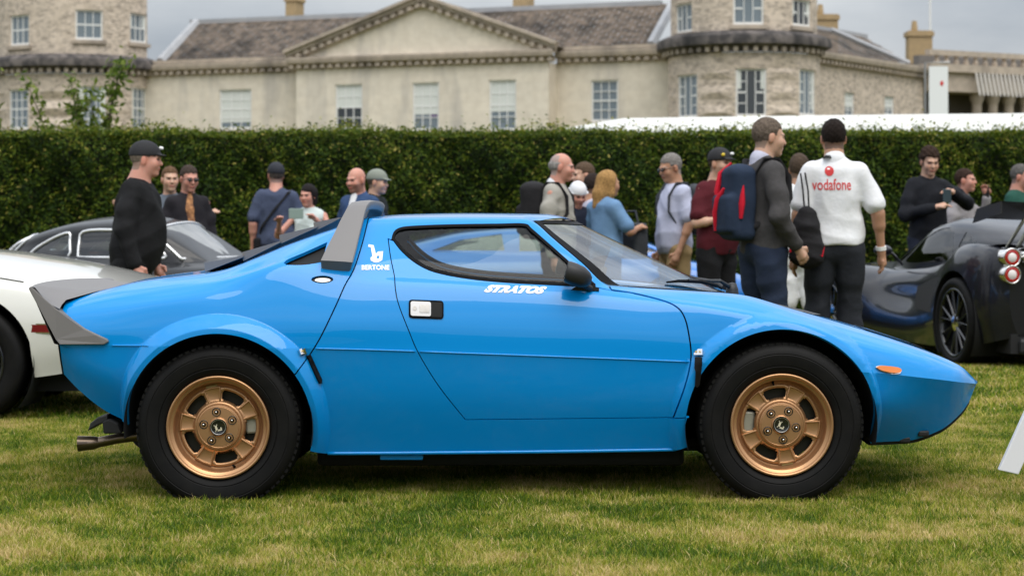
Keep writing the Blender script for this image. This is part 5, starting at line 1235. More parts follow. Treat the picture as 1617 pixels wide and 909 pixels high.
def folds(amp, seed, f=1.0):
    r = np.random.default_rng(seed); ph = r.uniform(0, 6.28, 8)
    def d(P):
        if amp > .0035:
            x, y, z = P[:, 0], P[:, 1], P[:, 2]; a = 11 * z * f + 8 * x + ph[0] + 1.8 * np.sin(6 * x + 7 * y + ph[1]) + 1.2 * np.sin(9 * z + ph[5]); b_ = 14 * z * f - 12 * x + 9 * y + ph[2] + 1.6 * np.sin(8 * z + 5 * x + ph[3])
            return amp * (1.3 * np.abs(np.sin(a)) + 1.1 * np.abs(np.sin(b_)) + .5 * np.sin(31 * x + 17 * z + ph[3]) + .5 * np.sin(29 * y - 21 * z + ph[4]) - 2.0)
        x, y, z = P[:, 0], P[:, 1], P[:, 2]
        return amp * (np.sin(13 * f * z + 9 * x + ph[0] + 2 * np.sin(7 * x + 5 * y + ph[1])) + .7 * np.sin(23 * f * z - 15 * x + 11 * y + ph[2]) + .5 * np.sin(31 * x + 17 * z + ph[3]) + .5 * np.sin(29 * y - 21 * z + ph[4]))
    return d
def hairn(amp, seed):
    ph = np.random.default_rng(seed).uniform(0, 6.28, 6); k = 110 if amp > .003 else 190
    return lambda P: amp * (np.sin(k * P[:, 0] + 30 * P[:, 2] + ph[0]) * np.sin(k * P[:, 1] + ph[1]) + np.sin(k * .8 * P[:, 2] + 40 * P[:, 0] + ph[2]) * np.sin(k * .9 * P[:, 0] + ph[3]))
def skin_mat(name, c):
    if name in MATS: return MATS[name]
    m = mat(name, c, .5, spec=.4); nt = m.node_tree; b = nt.nodes['Principled BSDF']; a = nt.nodes.new('ShaderNodeAttribute'); a.attribute_name = 'paint'
    nt.links.new(a.outputs['Color'], b.inputs['Base Color']); b.inputs['Subsurface Weight'].default_value = .12; b.inputs['Subsurface Scale'].default_value = .01; return m
def cloth(name, c, c2=None, sc=9, rough=.85, bump=(22, .35, .014)): return mat('cloth_' + name, c, rough, spec=.2, sheen=.0, noise=(sc, .5, c2 or tuple(q * .72 for q in c)), bump=bump)

SKIN = {'fair': (.56, .335, .235), 'pink': (.56, .27, .20), 'tan': (.44, .235, .145), 'dark': (.33, .17, .10)}
def person(label, px, s, top, phi, shirt, trousers, skin='fair', hair='short', hairc=(.05, .035, .025), cap=None, head=(0, 0), build=1.0, armL=None, armR=None, sleeve='short', jacket=None, lean=0.0, legs=0, shorts=False, group='visitors on the lawn', shirt_open=None, beard=0.0, glasses=False, sunk=0.0, hem=.86, collar=None, curlR=.5, curlL=.5):
    """standing figure; local -Y = facing, +X = the person's left"""
    H = 1.04 + (HOR - top) / s + .012; d = F_PX / s; g = H / 1.75
    T = thing('person', label, 'person', ((px - 808.5) / s, d + CAM_Y, 0), R(phi), group)
    B = build; V = lambda x, y, z: np.array((x, y, z), float) * g
    pel, wai, che, nek = V(0, 0, .95), V(0, -.01, 1.08), V(0, .0, 1.29), V(0, .012, 1.47)
    lx = lean; che[1] -= lx * .3 * g; nek[1] -= lx * .5 * g
    sh = {q: nek + V(q * .172 * (.5 + .5 * B), .012, -.068) for q in (-1, 1)}
    arms = {}
    for q, a in ((1, armL), (-1, armR)):
        a = a or ((.055, .03, -.28), (.0, -.06, -.255)); el = sh[q] + V(q * a[0][0], a[0][1], a[0][2]); wr = el + V(q * a[1][0], a[1][1], a[1][2]); arms[q] = (sh[q], el, wr, a[2] if len(a) > 2 else None)
    hips = {q: V(q * .09 * B, .005, .90) for q in (-1, 1)}; kn = {q: V(q * .105, -.02 + .06 * legs * q, .49) for q in (-1, 1)}; an = {q: V(q * .11, .03 + .12 * legs * q, .09) for q in (-1, 1)}
    hy, hp = R(head[0]), R(head[1]); RH = rotm(hy, hp); hc = nek + V(0, -.028 - .05 * lean, .158) + RH @ V(0, -.02, 0); HP = lambda x, y, z: hc + RH @ V(x, y, z)
    # --- body
    b = SDF(.0066 * g)
    b.ell(HP(0, .014, .028), np.array((.0745, .096, .092)) * g, RH, .02); b.ell(HP(0, -.032, -.045), np.array((.058, .060, .068)) * g, RH, .035)
    b.ell(HP(0, -.071, -.096), np.array((.024, .020, .018)) * g, RH, .03); b.cone(HP(0, -.088, .012), HP(0, -.106, -.025), .008 * g, .0125 * g, .014)
    b.ell(HP(0, -.08, .024), np.array((.05, .016, .011)) * g, RH, .02); b.ell(HP(0, -.087, -.060), np.array((.023, .014, .011)) * g, RH, .012)
    for q in (-1, 1):
        b.ell(HP(q * .036, -.064, -.026), np.array((.024, .024, .026)) * g, RH, .03); b.ell(HP(q * .077, .012, -.006), np.array((.010, .021, .033)) * g, RH, .008)
        b.ell(HP(q * .031, -.100, .006), np.array((.017, .014, .011)) * g, RH, .014, neg=True)
    b.cone(HP(0, .025, -.05), nek + V(0, .01, -.03), .058 * g * (.6 + .4 * B), .066 * g * B, .03)
    b.chain([nek + V(0, .01, -.06), che, wai, pel], [.08 * g, .1 * g, .1 * g, .1 * g], .05)
    hands = []
    for q in (-1, 1):
        a0, el, wr, hd = arms[q]; b.chain([nek + V(q * .06, .01, -.05), a0, el, wr], [.036 * g, .034 * g * B ** .5, .035 * g * B ** .5, .025 * g], .03); b.cone(a0 + (el - a0) * .95, el + (wr - el) * .3, .04 * g, .041 * g, .02)
        dr = (wr - el) / np.linalg.norm(wr - el)
        if hd is not None: dr = np.array(hd, float) * (q, 1, 1); dr /= np.linalg.norm(dr)
        pn = np.cross(dr, (0, 0, 1.0)); pn = np.cross(dr, np.array((q * 1.0, 0, 0))) if np.linalg.norm(pn) < .35 else pn; pn /= np.linalg.norm(pn); sd = pn if abs(dr[2]) < .6 else np.array((0, -1.0, 0)); sd = sd - dr * (sd @ dr); sd /= np.linalg.norm(sd)
        inw = np.cross(dr, sd); inw = inw if inw[0] * q < 0 or abs(inw[0]) < .2 else -inw; cu = curlL if q > 0 else curlR
        pal = wr + dr * .085 * g; b.cone(wr, wr + dr * .075 * g, .025 * g, .03 * g, .018)
        for k, (o, ln) in enumerate(((.030, .070), (.011, .080), (-.009, .075), (-.028, .060))):
            p0 = wr + dr * .078 * g + sd * o * g; p1 = p0 + (dr * .93 + inw * .35 * cu) * ln * .55 * g; p2 = p1 + (dr * (1 - .8 * cu) + inw * .95 * cu) * ln * .5 * g; b.chain([p0 - dr * .02 * g, p0, p1, p2], [.0105 * g, .0100 * g, .0092 * g, .0078 * g], .006)
        t0 = wr + dr * .028 * g + sd * .026 * g; t1 = t0 + (dr * .6 + sd * .65 + inw * .2) * .042 * g; b.chain([t0, t1, t1 + (dr * .9 + inw * .25) * .034 * g], [.013 * g, .0112 * g, .009 * g], .01)
    for q in (-1, 1): b.chain([hips[q], kn[q], an[q]], [.07 * g, .047 * g, .034 * g], .03); b.cone(kn[q] + (an[q] - kn[q]) * .1 + V(0, .02, 0), kn[q] + (an[q] - kn[q]) * .45 + V(0, .02, 0), .045 * g, .047 * g, .03)
    me = b.mesh('body'); sc = SKIN[skin]; m = skin_mat('skin_' + skin, sc); o = obj('body', me, m, T)
    nv = len(me.vertices); co = np.empty(nv * 3, 'f'); me.vertices.foreach_get('co', co); co = co.reshape(-1, 3); L = (co - hc) @ RH / g
    col = np.tile(np.array(sc), (nv, 1)); x, y, z = np.abs(L[:, 0]), L[:, 1], L[:, 2]; inh = z > -.12
    def pt(mask, c, f=1.0): col[mask] = col[mask] * (1 - f) + np.array(c) * f
    fc = inh & (y < -.05); pt(fc & (x < .024) & (np.abs(z + .060) < .0085) & (y < -.075), (sc[0] * .75, sc[1] * .48, sc[2] * .5))
    pt(fc & (((x - .031) / .019) ** 2 + ((z - .006) / .0085) ** 2 < 1), (.07, .045, .035)); pt(fc & (np.abs(x - .033) < .021) & (np.abs(z - .024) < .0055), tuple(np.array(hairc) * .5 + np.array(sc) * .35))
    pt(inh & (x > .068) & (np.abs(y - .012) < .03) & (np.abs(z) < .04), (sc[0] * .95, sc[1] * .75, sc[2] * .7), .6); pt(fc & (((x - .038) / .022) ** 2 + ((z + .02) / .02) ** 2 < 1), (sc[0], sc[1] * .8, sc[2] * .78), .5)
    if beard: pt(inh & (z < -.03) & (y < .03) & (z > -.13) & ~((x < .02) & (np.abs(z + .06) < .008)), tuple(np.array(hairc) * .8), beard)
    if hair == 'short' or hair == 'fringe': pt(inh & (z > -.075) & (y > .028 + .3 * np.maximum(0, -z - .02)) & (z < .1), np.array(hairc) * .8, .75)
    at = me.attributes.new('paint', 'FLOAT_COLOR', 'POINT'); at.data.foreach_set('color', np.concatenate([col, np.ones((nv, 1))], 1).ravel().astype('f'))
    # --- hair, cap
    hm = mat('hair_%d%d%d' % tuple(int(q * 300) for q in hairc), hairc, .75, spec=.12, noise=(70, .8, tuple(q * .4 for q in hairc)), bump=(150, .8, .012))
    hf = folds(.0012, int(px), 6)
    if hair in ('short', 'curly', 'long', 'bob'):
        h = SDF(.0056 * g); e = .0075 if hair == 'short' else (.012 if hair != 'curly' else .024); h.ell(HP(0, .020, .034), np.array((.0765 + e * .7, .098 + e * .6, .0915 + e)) * g, RH, .02)
        if hair == 'long': h.chain([HP(0, .05, .03), HP(.0, .088, -.10), HP(0, .092, -.215)], [.088 * g, .078 * g, .062 * g], .03); [h.chain([HP(q * .055, .01, .03), HP(q * .072, .01, -.10), HP(q * .06, .02, -.20)], [.045 * g, .034 * g, .022 * g], .03) for q in (-1, 1)]
        if hair == 'bob': h.chain([HP(0, .05, .03), HP(0, .06, -.06)], [.09 * g, .08 * g], .03)
        h.box(HP(0, -.128, -.048 if hair != 'curly' else -.04), np.array((.062, .075, .085)) * g, .012 * g, RH, .03, neg=True)
        if hair in ('short', 'curly'): h.box(HP(0, 0, -.168), np.array((.2, .2, .095)) * g, .0, RH @ rotm(0, R(-20)), .03, neg=True); [h.ell(HP(q * .090, -.01, -.03), np.array((.028, .034, .055)) * g, RH, .02, neg=True) for q in (-1, 1)]
        obj('hair', h.mesh('hair', hairn(.0045 if hair == 'curly' else .0016, int(px)) if hair in ('curly', 'short') else folds(.003, int(px), .6)), hm, T)
    if hair == 'fringe':
        h = SDF(.0062 * g); h.ell(HP(0, .020, .012), np.array((.081, .102, .066)) * g, RH, .02); h.box(HP(0, -.09, .0), np.array((.2, .09, .2)) * g, 0, RH, .01, neg=True); h.box(HP(0, 0, -.15), np.array((.2, .2, .09)) * g, 0, RH, .01, neg=True); h.ell(HP(0, .0, .085), np.array((.072, .098, .075)) * g, RH, .01, neg=True)
        obj('hair', h.mesh('hair', hf), hm, T)
    if cap:
        c = SDF(.0066 * g); c.ell(HP(0, .016, .04), np.array((.089, .114, .100)) * g, RH, .02); c.box(HP(0, 0, -.10), np.array((.25, .25, .125)) * g, 0, RH @ rotm(0, R(-4)), .008, neg=True)
        if cap[1] == 'bucket': c.ell(HP(0, .005, .025), np.array((.125, .145, .014)) * g, RH, .01)
        else:
            c.ell(HP(0, -.118, .036), np.array((.066, .070, .009)) * g, RH @ rotm(0, R(10)), .012)
        o = obj('cap', c.mesh('cap'), mat('cloth_cap_' + cap[0], cap[2], .8), T)
        if len(cap) > 3: mm = MB(); p = HP(*cap[3]); mm.ball(p, .016 * g, 6); mm.build('cap_badge', mat('yellow_badge', (.7, .5, .03), .5), T, smooth=True)
        if len(cap) > 4: mm = MB(); mm.ball(HP(*cap[4]), (.018 * g, .018 * g, .014 * g), 6); mm.build('cap_emblem', WHITEP, T, smooth=True)
    if glasses:
        mm = MB()
        for q in (-1, 1): mm.ball(HP(q * .031, -.103, .006), (.021 * g, .010 * g, .015 * g), 6); mm.tube([HP(q * .05, -.098, .010), HP(q * .081, -.03, .008), HP(q * .084, .012, .002)], .003 * g, 5)
        mm.tube([HP(-.014, -.112, .010), HP(.014, -.112, .010)], .003 * g, 5); mm.build('sunglasses', mat('dark_lens', (.01, .01, .012), .1), T, smooth=True)
    # --- shirt or jumper
    c = SDF(.0085 * g); e = .013 * g
    c.ell(che + V(0, .005, -.01), np.array((.160 * B, .108 * B, .20)) * g + e, None, .06); c.ell(wai + V(0, -.002, -.0), np.array((.158 * B, .118 * B, .18)) * g + e, None, .07)
    c.ell(pel + V(0, .008, .0), np.array((.166 * B, .122 * B, .17)) * g + e, None, .07); c.cone(sh[-1] + V(.045, 0, .0), sh[1] - V(.045, 0, .0), .050 * g + e, .050 * g + e, .06)
    c.cone(nek + V(0, .012, -.06), nek + V(0, .008, -.012 if collar else -.026), .085 * g, .062 * g + e * .5, .05)
    if B > 1.15: c.ell(wai + V(0, -.05, .03), np.array((.13, .12, .15)) * g * B * .95, None, .06)
    lng = sleeve == 'long'
    for q in (-1, 1):
        a0, el, wr, _ = arms[q]
        if sleeve == 'none': continue
        if lng: c.chain([a0 - V(q * .02, 0, 0), a0 + (el - a0) * .5, el, wr - (wr - el) * .06], [.046 * g * B ** .5 + e, .046 * g * B ** .5 + e, .042 * g * B ** .5 + e, .031 * g + e], .04)
        else: c.cone(a0 - V(q * .02, 0, 0), a0 + (el - a0) * .74, .046 * g * B ** .5 + e, .052 * g * B ** .5 + e * 1.35, .04)
    c.box(V(0, 0, hem - .32), np.array((.6, .6, .32)) * g, 0, None, .012, neg=True)
    sho = obj('jumper' if lng else 'shirt', c.mesh('shirt', folds(.0052, int(px) + 1)), shirt, T)
    if collar: cc = SDF(.0075 * g); cc.cone(nek + V(0, .012, -.035), nek + V(0, .014, .012), .082 * g, .073 * g, .02); obj('collar', cc.mesh('collar'), collar, T)
    if shirt_open: so = SDF(.0085 * g); so.ell(che + V(0, -.052 * B, -.08), np.array((.058, .078, .30)) * g, None, .03); so.cone(nek + V(0, -.03, -.04), che + V(0, -.075, .05), .045 * g, .05 * g, .03); obj('undershirt', so.mesh('undershirt', folds(.003, int(px) + 5)), shirt_open, T)
    # --- trousers, shoes
    t = SDF(.0095 * g); t.ell(pel + V(0, .008, -.03), np.array((.155 * B, .118 * B, .125)) * g + .007, None, .05); zk = .42 if shorts else 0
    for q in (-1, 1):
        if shorts: t.chain([hips[q], hips[q] + (kn[q] - hips[q]) * .85], [.095 * g * B ** .5, .086 * g], .04)
        else: t.chain([hips[q], kn[q], an[q] + V(0, .0, .0)], [.092 * g * B ** .5, .078 * g, .066 * g], .03); t.cone(hips[q] + V(0, .03, -.02), hips[q] + V(0, .02, -.2), .085 * g * B ** .5, .08 * g, .04)
    obj('shorts' if shorts else 'trousers', t.mesh('trousers', folds(.0060, int(px) + 2)), trousers, T)
    for q in (-1, 1):
        k = SDF(.009 * g); a = an[q]; k.chain([a + V(0, .03, -.045), a + V(0, -.06, -.05), a + V(q * .012, -.155, -.055)], [.042 * g, .042 * g, .034 * g], .02); k.cone(a + V(0, .01, .0), a + V(0, .01, -.04), .04 * g, .045 * g, .02); k.box(V(0, 0, -.2), np.array((.6, .6, .2)) * g, 0, None, .004, neg=True)
        obj('shoe', k.mesh('shoe'), mat('dark_shoe', (.03, .028, .026), .5), T)
    return dict(root=T, g=g, nek=nek, che=che, wai=wai, pel=pel, sh=sh, arms=arms, HP=HP, shirt=sho, hc=hc)
def world_pt(P, q): return P['root'].matrix_basis @ Vector(q)
def held(name, label, cat, P, at, group=None, rz=0):
    """a thing carried by a person: its own top-level Empty in the person's frame"""
    w = world_pt(P, at); t = thing(name, label, cat, w, P['root'].rotation_euler.z + rz, group); return t
def backpack(P, label, m, m2, w=.15, hgt=.23, dep=.085, dx=0, dz=0, accent=None, rz=0):
    g = P['g']; at = P['che'] + np.array((dx, .205, -.04 + dz)) * g; t = held('backpack', label, 'backpack', P, at)
    b = SDF(.0085); b.box((0, 0, 0), (w - .05, dep - .045, hgt - .06), .055, None, .03); b.box((0, .075, -.07), (w * .6, .03, hgt * .38), .035, None, .03); b.ell((0, 0, hgt * .8), (w * .75, dep * .8, .06), None, .05)
    obj('pack', b.mesh('pack', folds(.003, 5)), m, t)
    mm = MB(); n0 = P['nek'] - at
    for q in (-1, 1):
        s_ = P['sh'][q] - at; mm.tube([(q * .07, -dep, hgt * .7), (s_[0] * .62, s_[1] + .05, s_[2] + .085), (s_[0] * .66, s_[1] - .05, s_[2] + .082), (s_[0] * .72, s_[1] - .125, s_[2] - .03), (s_[0] * .78, s_[1] - .13, s_[2] - .17), (s_[0] * .9, s_[1] - .05, s_[2] - .29), (q * .1, -dep + .02, -hgt * .6)], .024, 8, flat=.45)
    mm.build('straps', m2, t, auto=60)
    if accent:
        for poly, am in accent: mm = MB(); mm.tube(poly, [.012] + [.03] * (len(poly) - 2) + [.018], 8, flat=.7); mm.build('accent_panel', am, t, auto=60)
    return t
NAVY = cloth('navy', (.016, .02, .035)); BLK = cloth('black', (.011, .011, .012)); JEANS = cloth('jeans', (.022, .032, .06), (.012, .018, .035)); BJEANS = cloth('black_jeans', (.017, .019, .024), (.028, .03, .036))
KHAKI = cloth('khaki', (.36, .25, .12)); WHITES = cloth('white', (.76, .76, .77), (.68, .69, .71)); GREYK = cloth('charcoal_knit', (.062, .058, .058), (.04, .038, .038), 30)
PACKB = cloth('pack_black', (.02, .019, .021)); PACKG = cloth('pack_grey', (.05, .055, .062))
p1 = person('heavy man in black coat and black cap walking right beside the white car', 214, 232, 228, 88, BLK, BLK, 'pink', 'short', (.20, .16, .12), ('black', 'peak', (.010, .010, .012), (.07, -.06, .075), (.02, -.095, .09)), (5, 4), 1.34, ((.05, .02, -.28), (-.02, -.10, -.24)), ((.06, .04, -.28), (0, -.08, -.24)), 'long', lean=.08, legs=1, hem=.70)
p2 = person('smiling man with his arm round his friend, left of the man in sunglasses', 268, 172, 266, 10, cloth('grey_blue', (.12, .14, .17)), NAVY, 'fair', 'short', (.16, .09, .05), None, (10, 2), .95, ((.20, .09, -.13), (.04, -.12, .03)), ((.16, -.03, -.20), (.12, -.12, .12)), 'short')
p3 = person('man in dark jacket and orange striped shirt wearing sunglasses behind the black car', 297, 180, 264, 22, cloth('dark_jacket', (.020, .018, .022)), NAVY, 'pink', 'short', (.07, .05, .04), None, (8, 10), 1.0, None, None, 'long', glasses=True, shirt_open=mat('striped_shirt', (.55, .26, .10), .8, noise=(30, .9, (.10, .035, .02))))
p4 = person('man in blue polo shirt and dark cap seen from behind', 436, 148, 260, 186, cloth('slate_blue', (.060, .075, .125)), NAVY, 'pink', 'short', (.12, .1, .09), ('navy', 'peak', (.012, .014, .022)), (15, -2), 1.12, None, ((.09, .02, -.28), (.01, -.05, -.26)), 'short')
mm = held('shoulder_bag', 'dark shoulder bag strap across the back of the man in blue polo', 'bag', p4, p4['che'])
m = MB(); m.tube([(-.17, -.02, .19), (-.13, .10, .16), (0, .155, .0), (.15, .13, -.2), (.19, .03, -.33)], .02, 8, flat=.4); m.build('strap', BLK, mm); m = MB(); m.box((.16, -.1, -.55), (.24, .12, -.32)); m.build('pouch', BLK, mm, bevel=.02)
p5 = person('dark haired woman in pale mint sleeveless top taking a photo with her phone', 488, 160, 294, -14, cloth('mint', (.60, .68, .66)), NAVY, 'pink', 'bob', (.022, .018, .018), None, (-8, 6), .96, ((.16, -.14, -.22), (-.13, -.20, .17)), ((.16, -.14, -.22), (-.10, -.22, .15)), 'none')
ph = held('phone', 'grey green phone held up by the woman in the mint top', 'phone', p5, (np.array(p5['arms'][1][2]) + p5['arms'][-1][2]) / 2 + np.array((0, -.05, .07))); m = MB(); m.box((-.075, -.006, -.05), (.075, .006, .05)); m.build('case', mat('phone_case', (.25, .33, .29), .5), ph, bevel=.005)
p6 = person('bald bearded man in blue padded jacket behind the roof spoiler', 566, 172, 267, -34, cloth('blue_jacket', (.035, .07, .16)), NAVY, 'pink', 'none', (.12, .07, .045), None, (-4, 8), 1.1, None, None, 'long', beard=.5, collar=cloth('blue_collar', (.06, .12, .26)), shirt_open=WHITES)
p7 = person('man in grey green cap half hidden behind the bald man', 592, 160, 271, 62, cloth('dark_green', (.02, .024, .022)), NAVY, 'fair', 'short', (.1, .08, .06), ('sage', 'peak', (.21, .23, .19)), (10, 6), 1.0, None, None, 'long')
p8 = person('elderly balding man in pale grey jacket with a dark rucksack', 881, 186, 244, 78, cloth('pale_grey', (.36, .34, .30)), NAVY, 'pink', 'fringe', (.34, .32, .30), None, (6, 6), 1.1, None, None, 'long', collar=WHITES, glasses=False)
backpack(p8, 'dark rucksack on the back of the elderly man in pale grey', PACKB, PACKB, .16, .24, .09)
p9 = person('tall person with brown hair standing behind the white sun hat', 926, 170, 259, -72, cloth('dark_top', (.03, .03, .04)), NAVY, 'fair', 'short', (.13, .085, .055), None, (0, 4), 1.0, None, None, 'long')
p10 = person('short person in white sun hat and navy top looking down', 911, 177, 290, 16, NAVY, NAVY, 'pink', 'short', (.1, .07, .05), ('white', 'bucket', (.72, .72, .74)), (4, 24), .95, None, None, 'short')
p11b = person('dark haired man in pale lilac shirt behind the blonde woman', 934, 175, 277, 125, cloth('lilac', (.50, .50, .60)), NAVY, 'tan', 'short', (.035, .024, .02), None, (0, 4), .95, None, None, 'short')
p11 = person('blonde woman in denim blue shirt with folded arms, seen from behind', 957, 180, 272, 128, cloth('denim', (.15, .27, .44), (.11, .21, .36)), NAVY, 'tan', 'long', (.47, .27, .10), None, (-10, 4), .98, ((.09, -.10, -.24), (-.10, -.20, .04)), ((.09, -.10, -.24), (-.10, -.20, .04)), 'short')
hb = held('handbag', 'dark bag held in front of the blonde woman', 'bag', p11, p11['wai'] + np.array((.02, -.30, .0))); b = SDF(.009); b.box((0, 0, 0), (.12, .05, .13), .03); obj('bag_body', b.mesh('bag_body', folds(.003, 8)), PACKG, hb)
m = MB(); m.tube([(-.1, 0, .14), (-.06, 0, .26), (.06, 0, .26), (.1, 0, .14)], .01, 6); m.build('handle', PACKG, hb)
p12 = person('grey haired man in pale lilac polo shirt and khaki trousers with hand in pocket', 1064, 177, 245, -72, cloth('pale_lilac', (.47, .49, .62), (.40, .42, .55)), KHAKI, 'tan', 'short', (.26, .24, .22), None, (8, 16), 1.08, ((.05, .03, -.28), (-.01, -.10, -.24)), ((.05, .03, -.28), (-.01, -.10, -.24)), 'short', glasses=True)
backpack(p12, 'grey rucksack on the back of the man in khaki trousers', PACKG, PACKG, .13, .22, .07)
p13 = person('man in maroon T-shirt and black cap holding something in front of him', 1133, 184, 238, 46, cloth('maroon', (.088, .012, .018)), BLK, 'fair', 'short', (.08, .06, .04), ('black', 'peak', (.010, .010, .012), (-.06, -.075, .075), (.03, -.095, .085)), (-2, 2), 1.14, ((.06, .0, -.28), (-.12, -.22, .03)), ((.07, .0, -.28), (-.10, -.23, .04)), 'short', beard=.25)
p14 = person('tall grey haired man in charcoal jumper and jeans carrying a red and navy rucksack', 1207, 236, 190, 116, GREYK, JEANS, 'fair', 'short', (.17, .13, .10), None, (-14, 6), 1.04, ((.07, .02, -.28), (-.04, -.14, -.21)), ((.08, .03, -.28), (-.04, -.16, -.20)), 'long', collar=cloth('lilac', (.5, .5, .6)))
REDA = cloth('red_panel', (.55, .012, .03)); NVP = cloth('pack_navy', (.022, .035, .065))
bp = backpack(p14, 'navy rucksack with curved red panels on the man in the charcoal jumper', NVP, PACKB, .12, .25, .08, dx=.0, dz=-.05, accent=[([(.04, .02, .27), (.085, .075, .20), (.085, .105, .08), (.06, .115, .02)], REDA), ([(-.02, .118, .10), (.02, .135, .03), (.05, .135, -.06), (.06, .128, -.18)], REDA), ([(-.115, .03, .12), (-.125, .045, 0), (-.12, .05, -.1)], REDA)])
p15 = person('person in white shorts with bare legs standing between the two tall men', 1262, 206, 246, 170, WHITES, WHITES, 'tan', 'short', (.1, .07, .05), None, (0, 0), .92, None, None, 'short', shorts=True)
p16 = person('man in white short sleeved shirt with red lettering on its back, seen from behind', 1317, 230, 192, 180, WHITES, BJEANS, 'tan', 'short', (.022, .015, .012), None, (0, 4), 1.10, ((.06, .02, -.28), (.02, -.04, -.26)), ((.10, .03, -.27), (.03, -.05, -.25)), 'short', collar=WHITES, hem=.93)
# lettering and emblem on the white shirt: thin printed sheets following the cloth
from mathutils.bvhtree import BVHTree
me = p16['shirt'].data; bv = BVHTree.FromPolygons([tuple(v.co) for v in me.vertices], [tuple(f.vertices) for f in me.polygons])
def print_on(name, pts, f, m, par, off=.003):
    out = []
    for x, z in pts:
        h = bv.ray_cast(Vector((x, 1.0, z)), Vector((0, -1, 0))); out.append((x, (h[0].y if h[0] is not None else .14) + off, z))
    return obj(name, pydata(name, out, f), m, par)
REDP = mat('red_print')
def shirt_xz(px, py): return -(px - 1317) / 230, CAM_Z - (py - HOR) / 230
v, f = text_mesh('vodafone', 1, .012); lo, hi = v.min(0), v.max(0); (xa, za), (xb, zb2) = shirt_xz(1279, 301), shirt_xz(1339, 283)
print_on('shirt_lettering', [(xa + (xb - xa) * a, za + (zb2 - za) * b_) for a, b_ in (v - lo) / (hi - lo)], f, REDP, p16['shirt'])
cx, cz = shirt_xz(1305, 271)
print_on('shirt_emblem', [(cx, cz)] + [(cx + .03 * math.cos(a), cz + .034 * math.sin(a)) for a in np.linspace(0, 2 * math.pi, 24, endpoint=False)], [(0, 1 + i, 1 + (i + 1) % 24) for i in range(24)], REDP, p16['shirt'])
print_on('shirt_emblem_mark', [(cx + .004 + .011 * math.cos(a), cz + .016 + .006 * math.sin(a)) for a in np.linspace(0, 2 * math.pi, 12, endpoint=False)], [tuple(range(12))], WHITEP, p16['shirt'], .005)
x0, z0 = shirt_xz(1298, 251); x1, z1 = shirt_xz(1312, 246); print_on('neck_label', [(x0, z0), (x1, z0), (x1, z1), (x0, z1)], [(0, 1, 2, 3)], mat('black_print', (.02, .02, .02), .6), p16['shirt'])
wr = p16['arms'][-1]; m = MB(); c_ = Vector(wr[1]).lerp(Vector(wr[2]), .90); dv = (Vector(wr[2]) - Vector(wr[1])).normalized(); m.tube([c_ - dv * .013, c_ + dv * .013], .036, 14); m.build('wrist_band', WHITEP, p16['root'])
db = held('drawstring_bag', 'black and red drawstring bag hanging at the side of the man in white shirt', 'bag', p16, np.array((.215, .17, 1.22)))
b = SDF(.0085); b.ell((0, 0, -.17), (.10, .055, .15), None, .05); b.ell((-.005, 0, -.31), (.115, .065, .10), None, .08); b.cone((.0, 0, -.02), (.0, 0, -.12), .03, .07, .05); obj('bag_body', b.mesh('bag_body', folds(.0055, 4, 2)), PACKB, db)
m = MB(); m.tube([(.01, .0, -.03), (.02, -.02, .12), (.03, -.06, .235)], .006, 6); m.tube([(-.02, .0, -.03), (-.015, -.02, .12), (.0, -.06, .24)], .006, 6); m.tube([(-.10, .05, -.33), (.10, .05, -.30)], .004, 5) if False else None; m.build('cord', PACKB, db)
for poly in ([(.085, .035, -.13), (.105, .04, -.22), (.115, .035, -.30)], [(-.06, .055, -.30), (-.10, .045, -.33), (-.115, .03, -.26)], [(.03, .06, -.36), (.02, .062, -.30)]):
    m = MB(); m.tube(poly, .008, 6, flat=.6); m.build('red_trim', REDA, db)
p17 = person('young man in black sweatshirt with curly hair looking at his phone', 1466, 158, 236, 14, cloth('black_sweat', (.012, .013, .017)), NAVY, 'fair', 'curly', (.045, .026, .018), None, (-6, 16), 1.0, ((.20, -.06, -.16), (-.21, -.16, .10), (-.9, -.3, .1)), ((.07, -.06, -.26), (-.19, -.22, .06), (-.8, -.4, .2)), 'long', glasses=False)
ph = held('phone', 'phone in the hands of the curly haired young man', 'phone', p17, (np.array(p17['arms'][1][2]) + p17['arms'][-1][2]) / 2 + np.array((0, -.05, .03))); m = MB(); m.box((-.045, -.006, -.06), (.045, .006, .075)); m.build('case', mat('phone_dark', (.03, .05, .06), .3), ph, bevel=.005)
p18 = person('man in grey jacket talking on his mobile phone', 1520, 152, 269, 58, cloth('light_grey_jacket', (.33, .31, .32)), NAVY, 'pink', 'short', (.05, .028, .02), None, (4, 0), 1.0, ((.10, -.16, -.20), (-.08, -.06, .255), (-.3, .1, 1)), None, 'long')
ph = held('phone', 'black phone at the ear of the man in grey jacket', 'phone', p18, np.array(p18['arms'][1][2]) + np.array((-.03, -.01, .06))); m = MB(); m.box((-.008, -.03, -.06), (.008, .03, .06)); m.build('case', mat('phone_black', (.01, .01, .01), .3), ph, bevel=.004)
p19 = person('grey haired man in dark green jumper at the right edge', 1608, 160, 262, 60, cloth('bottle_green', (.018, .075, .055)), NAVY, 'pink', 'short', (.15, .14, .13), None, (0, 8), 1.15, None, None, 'long')
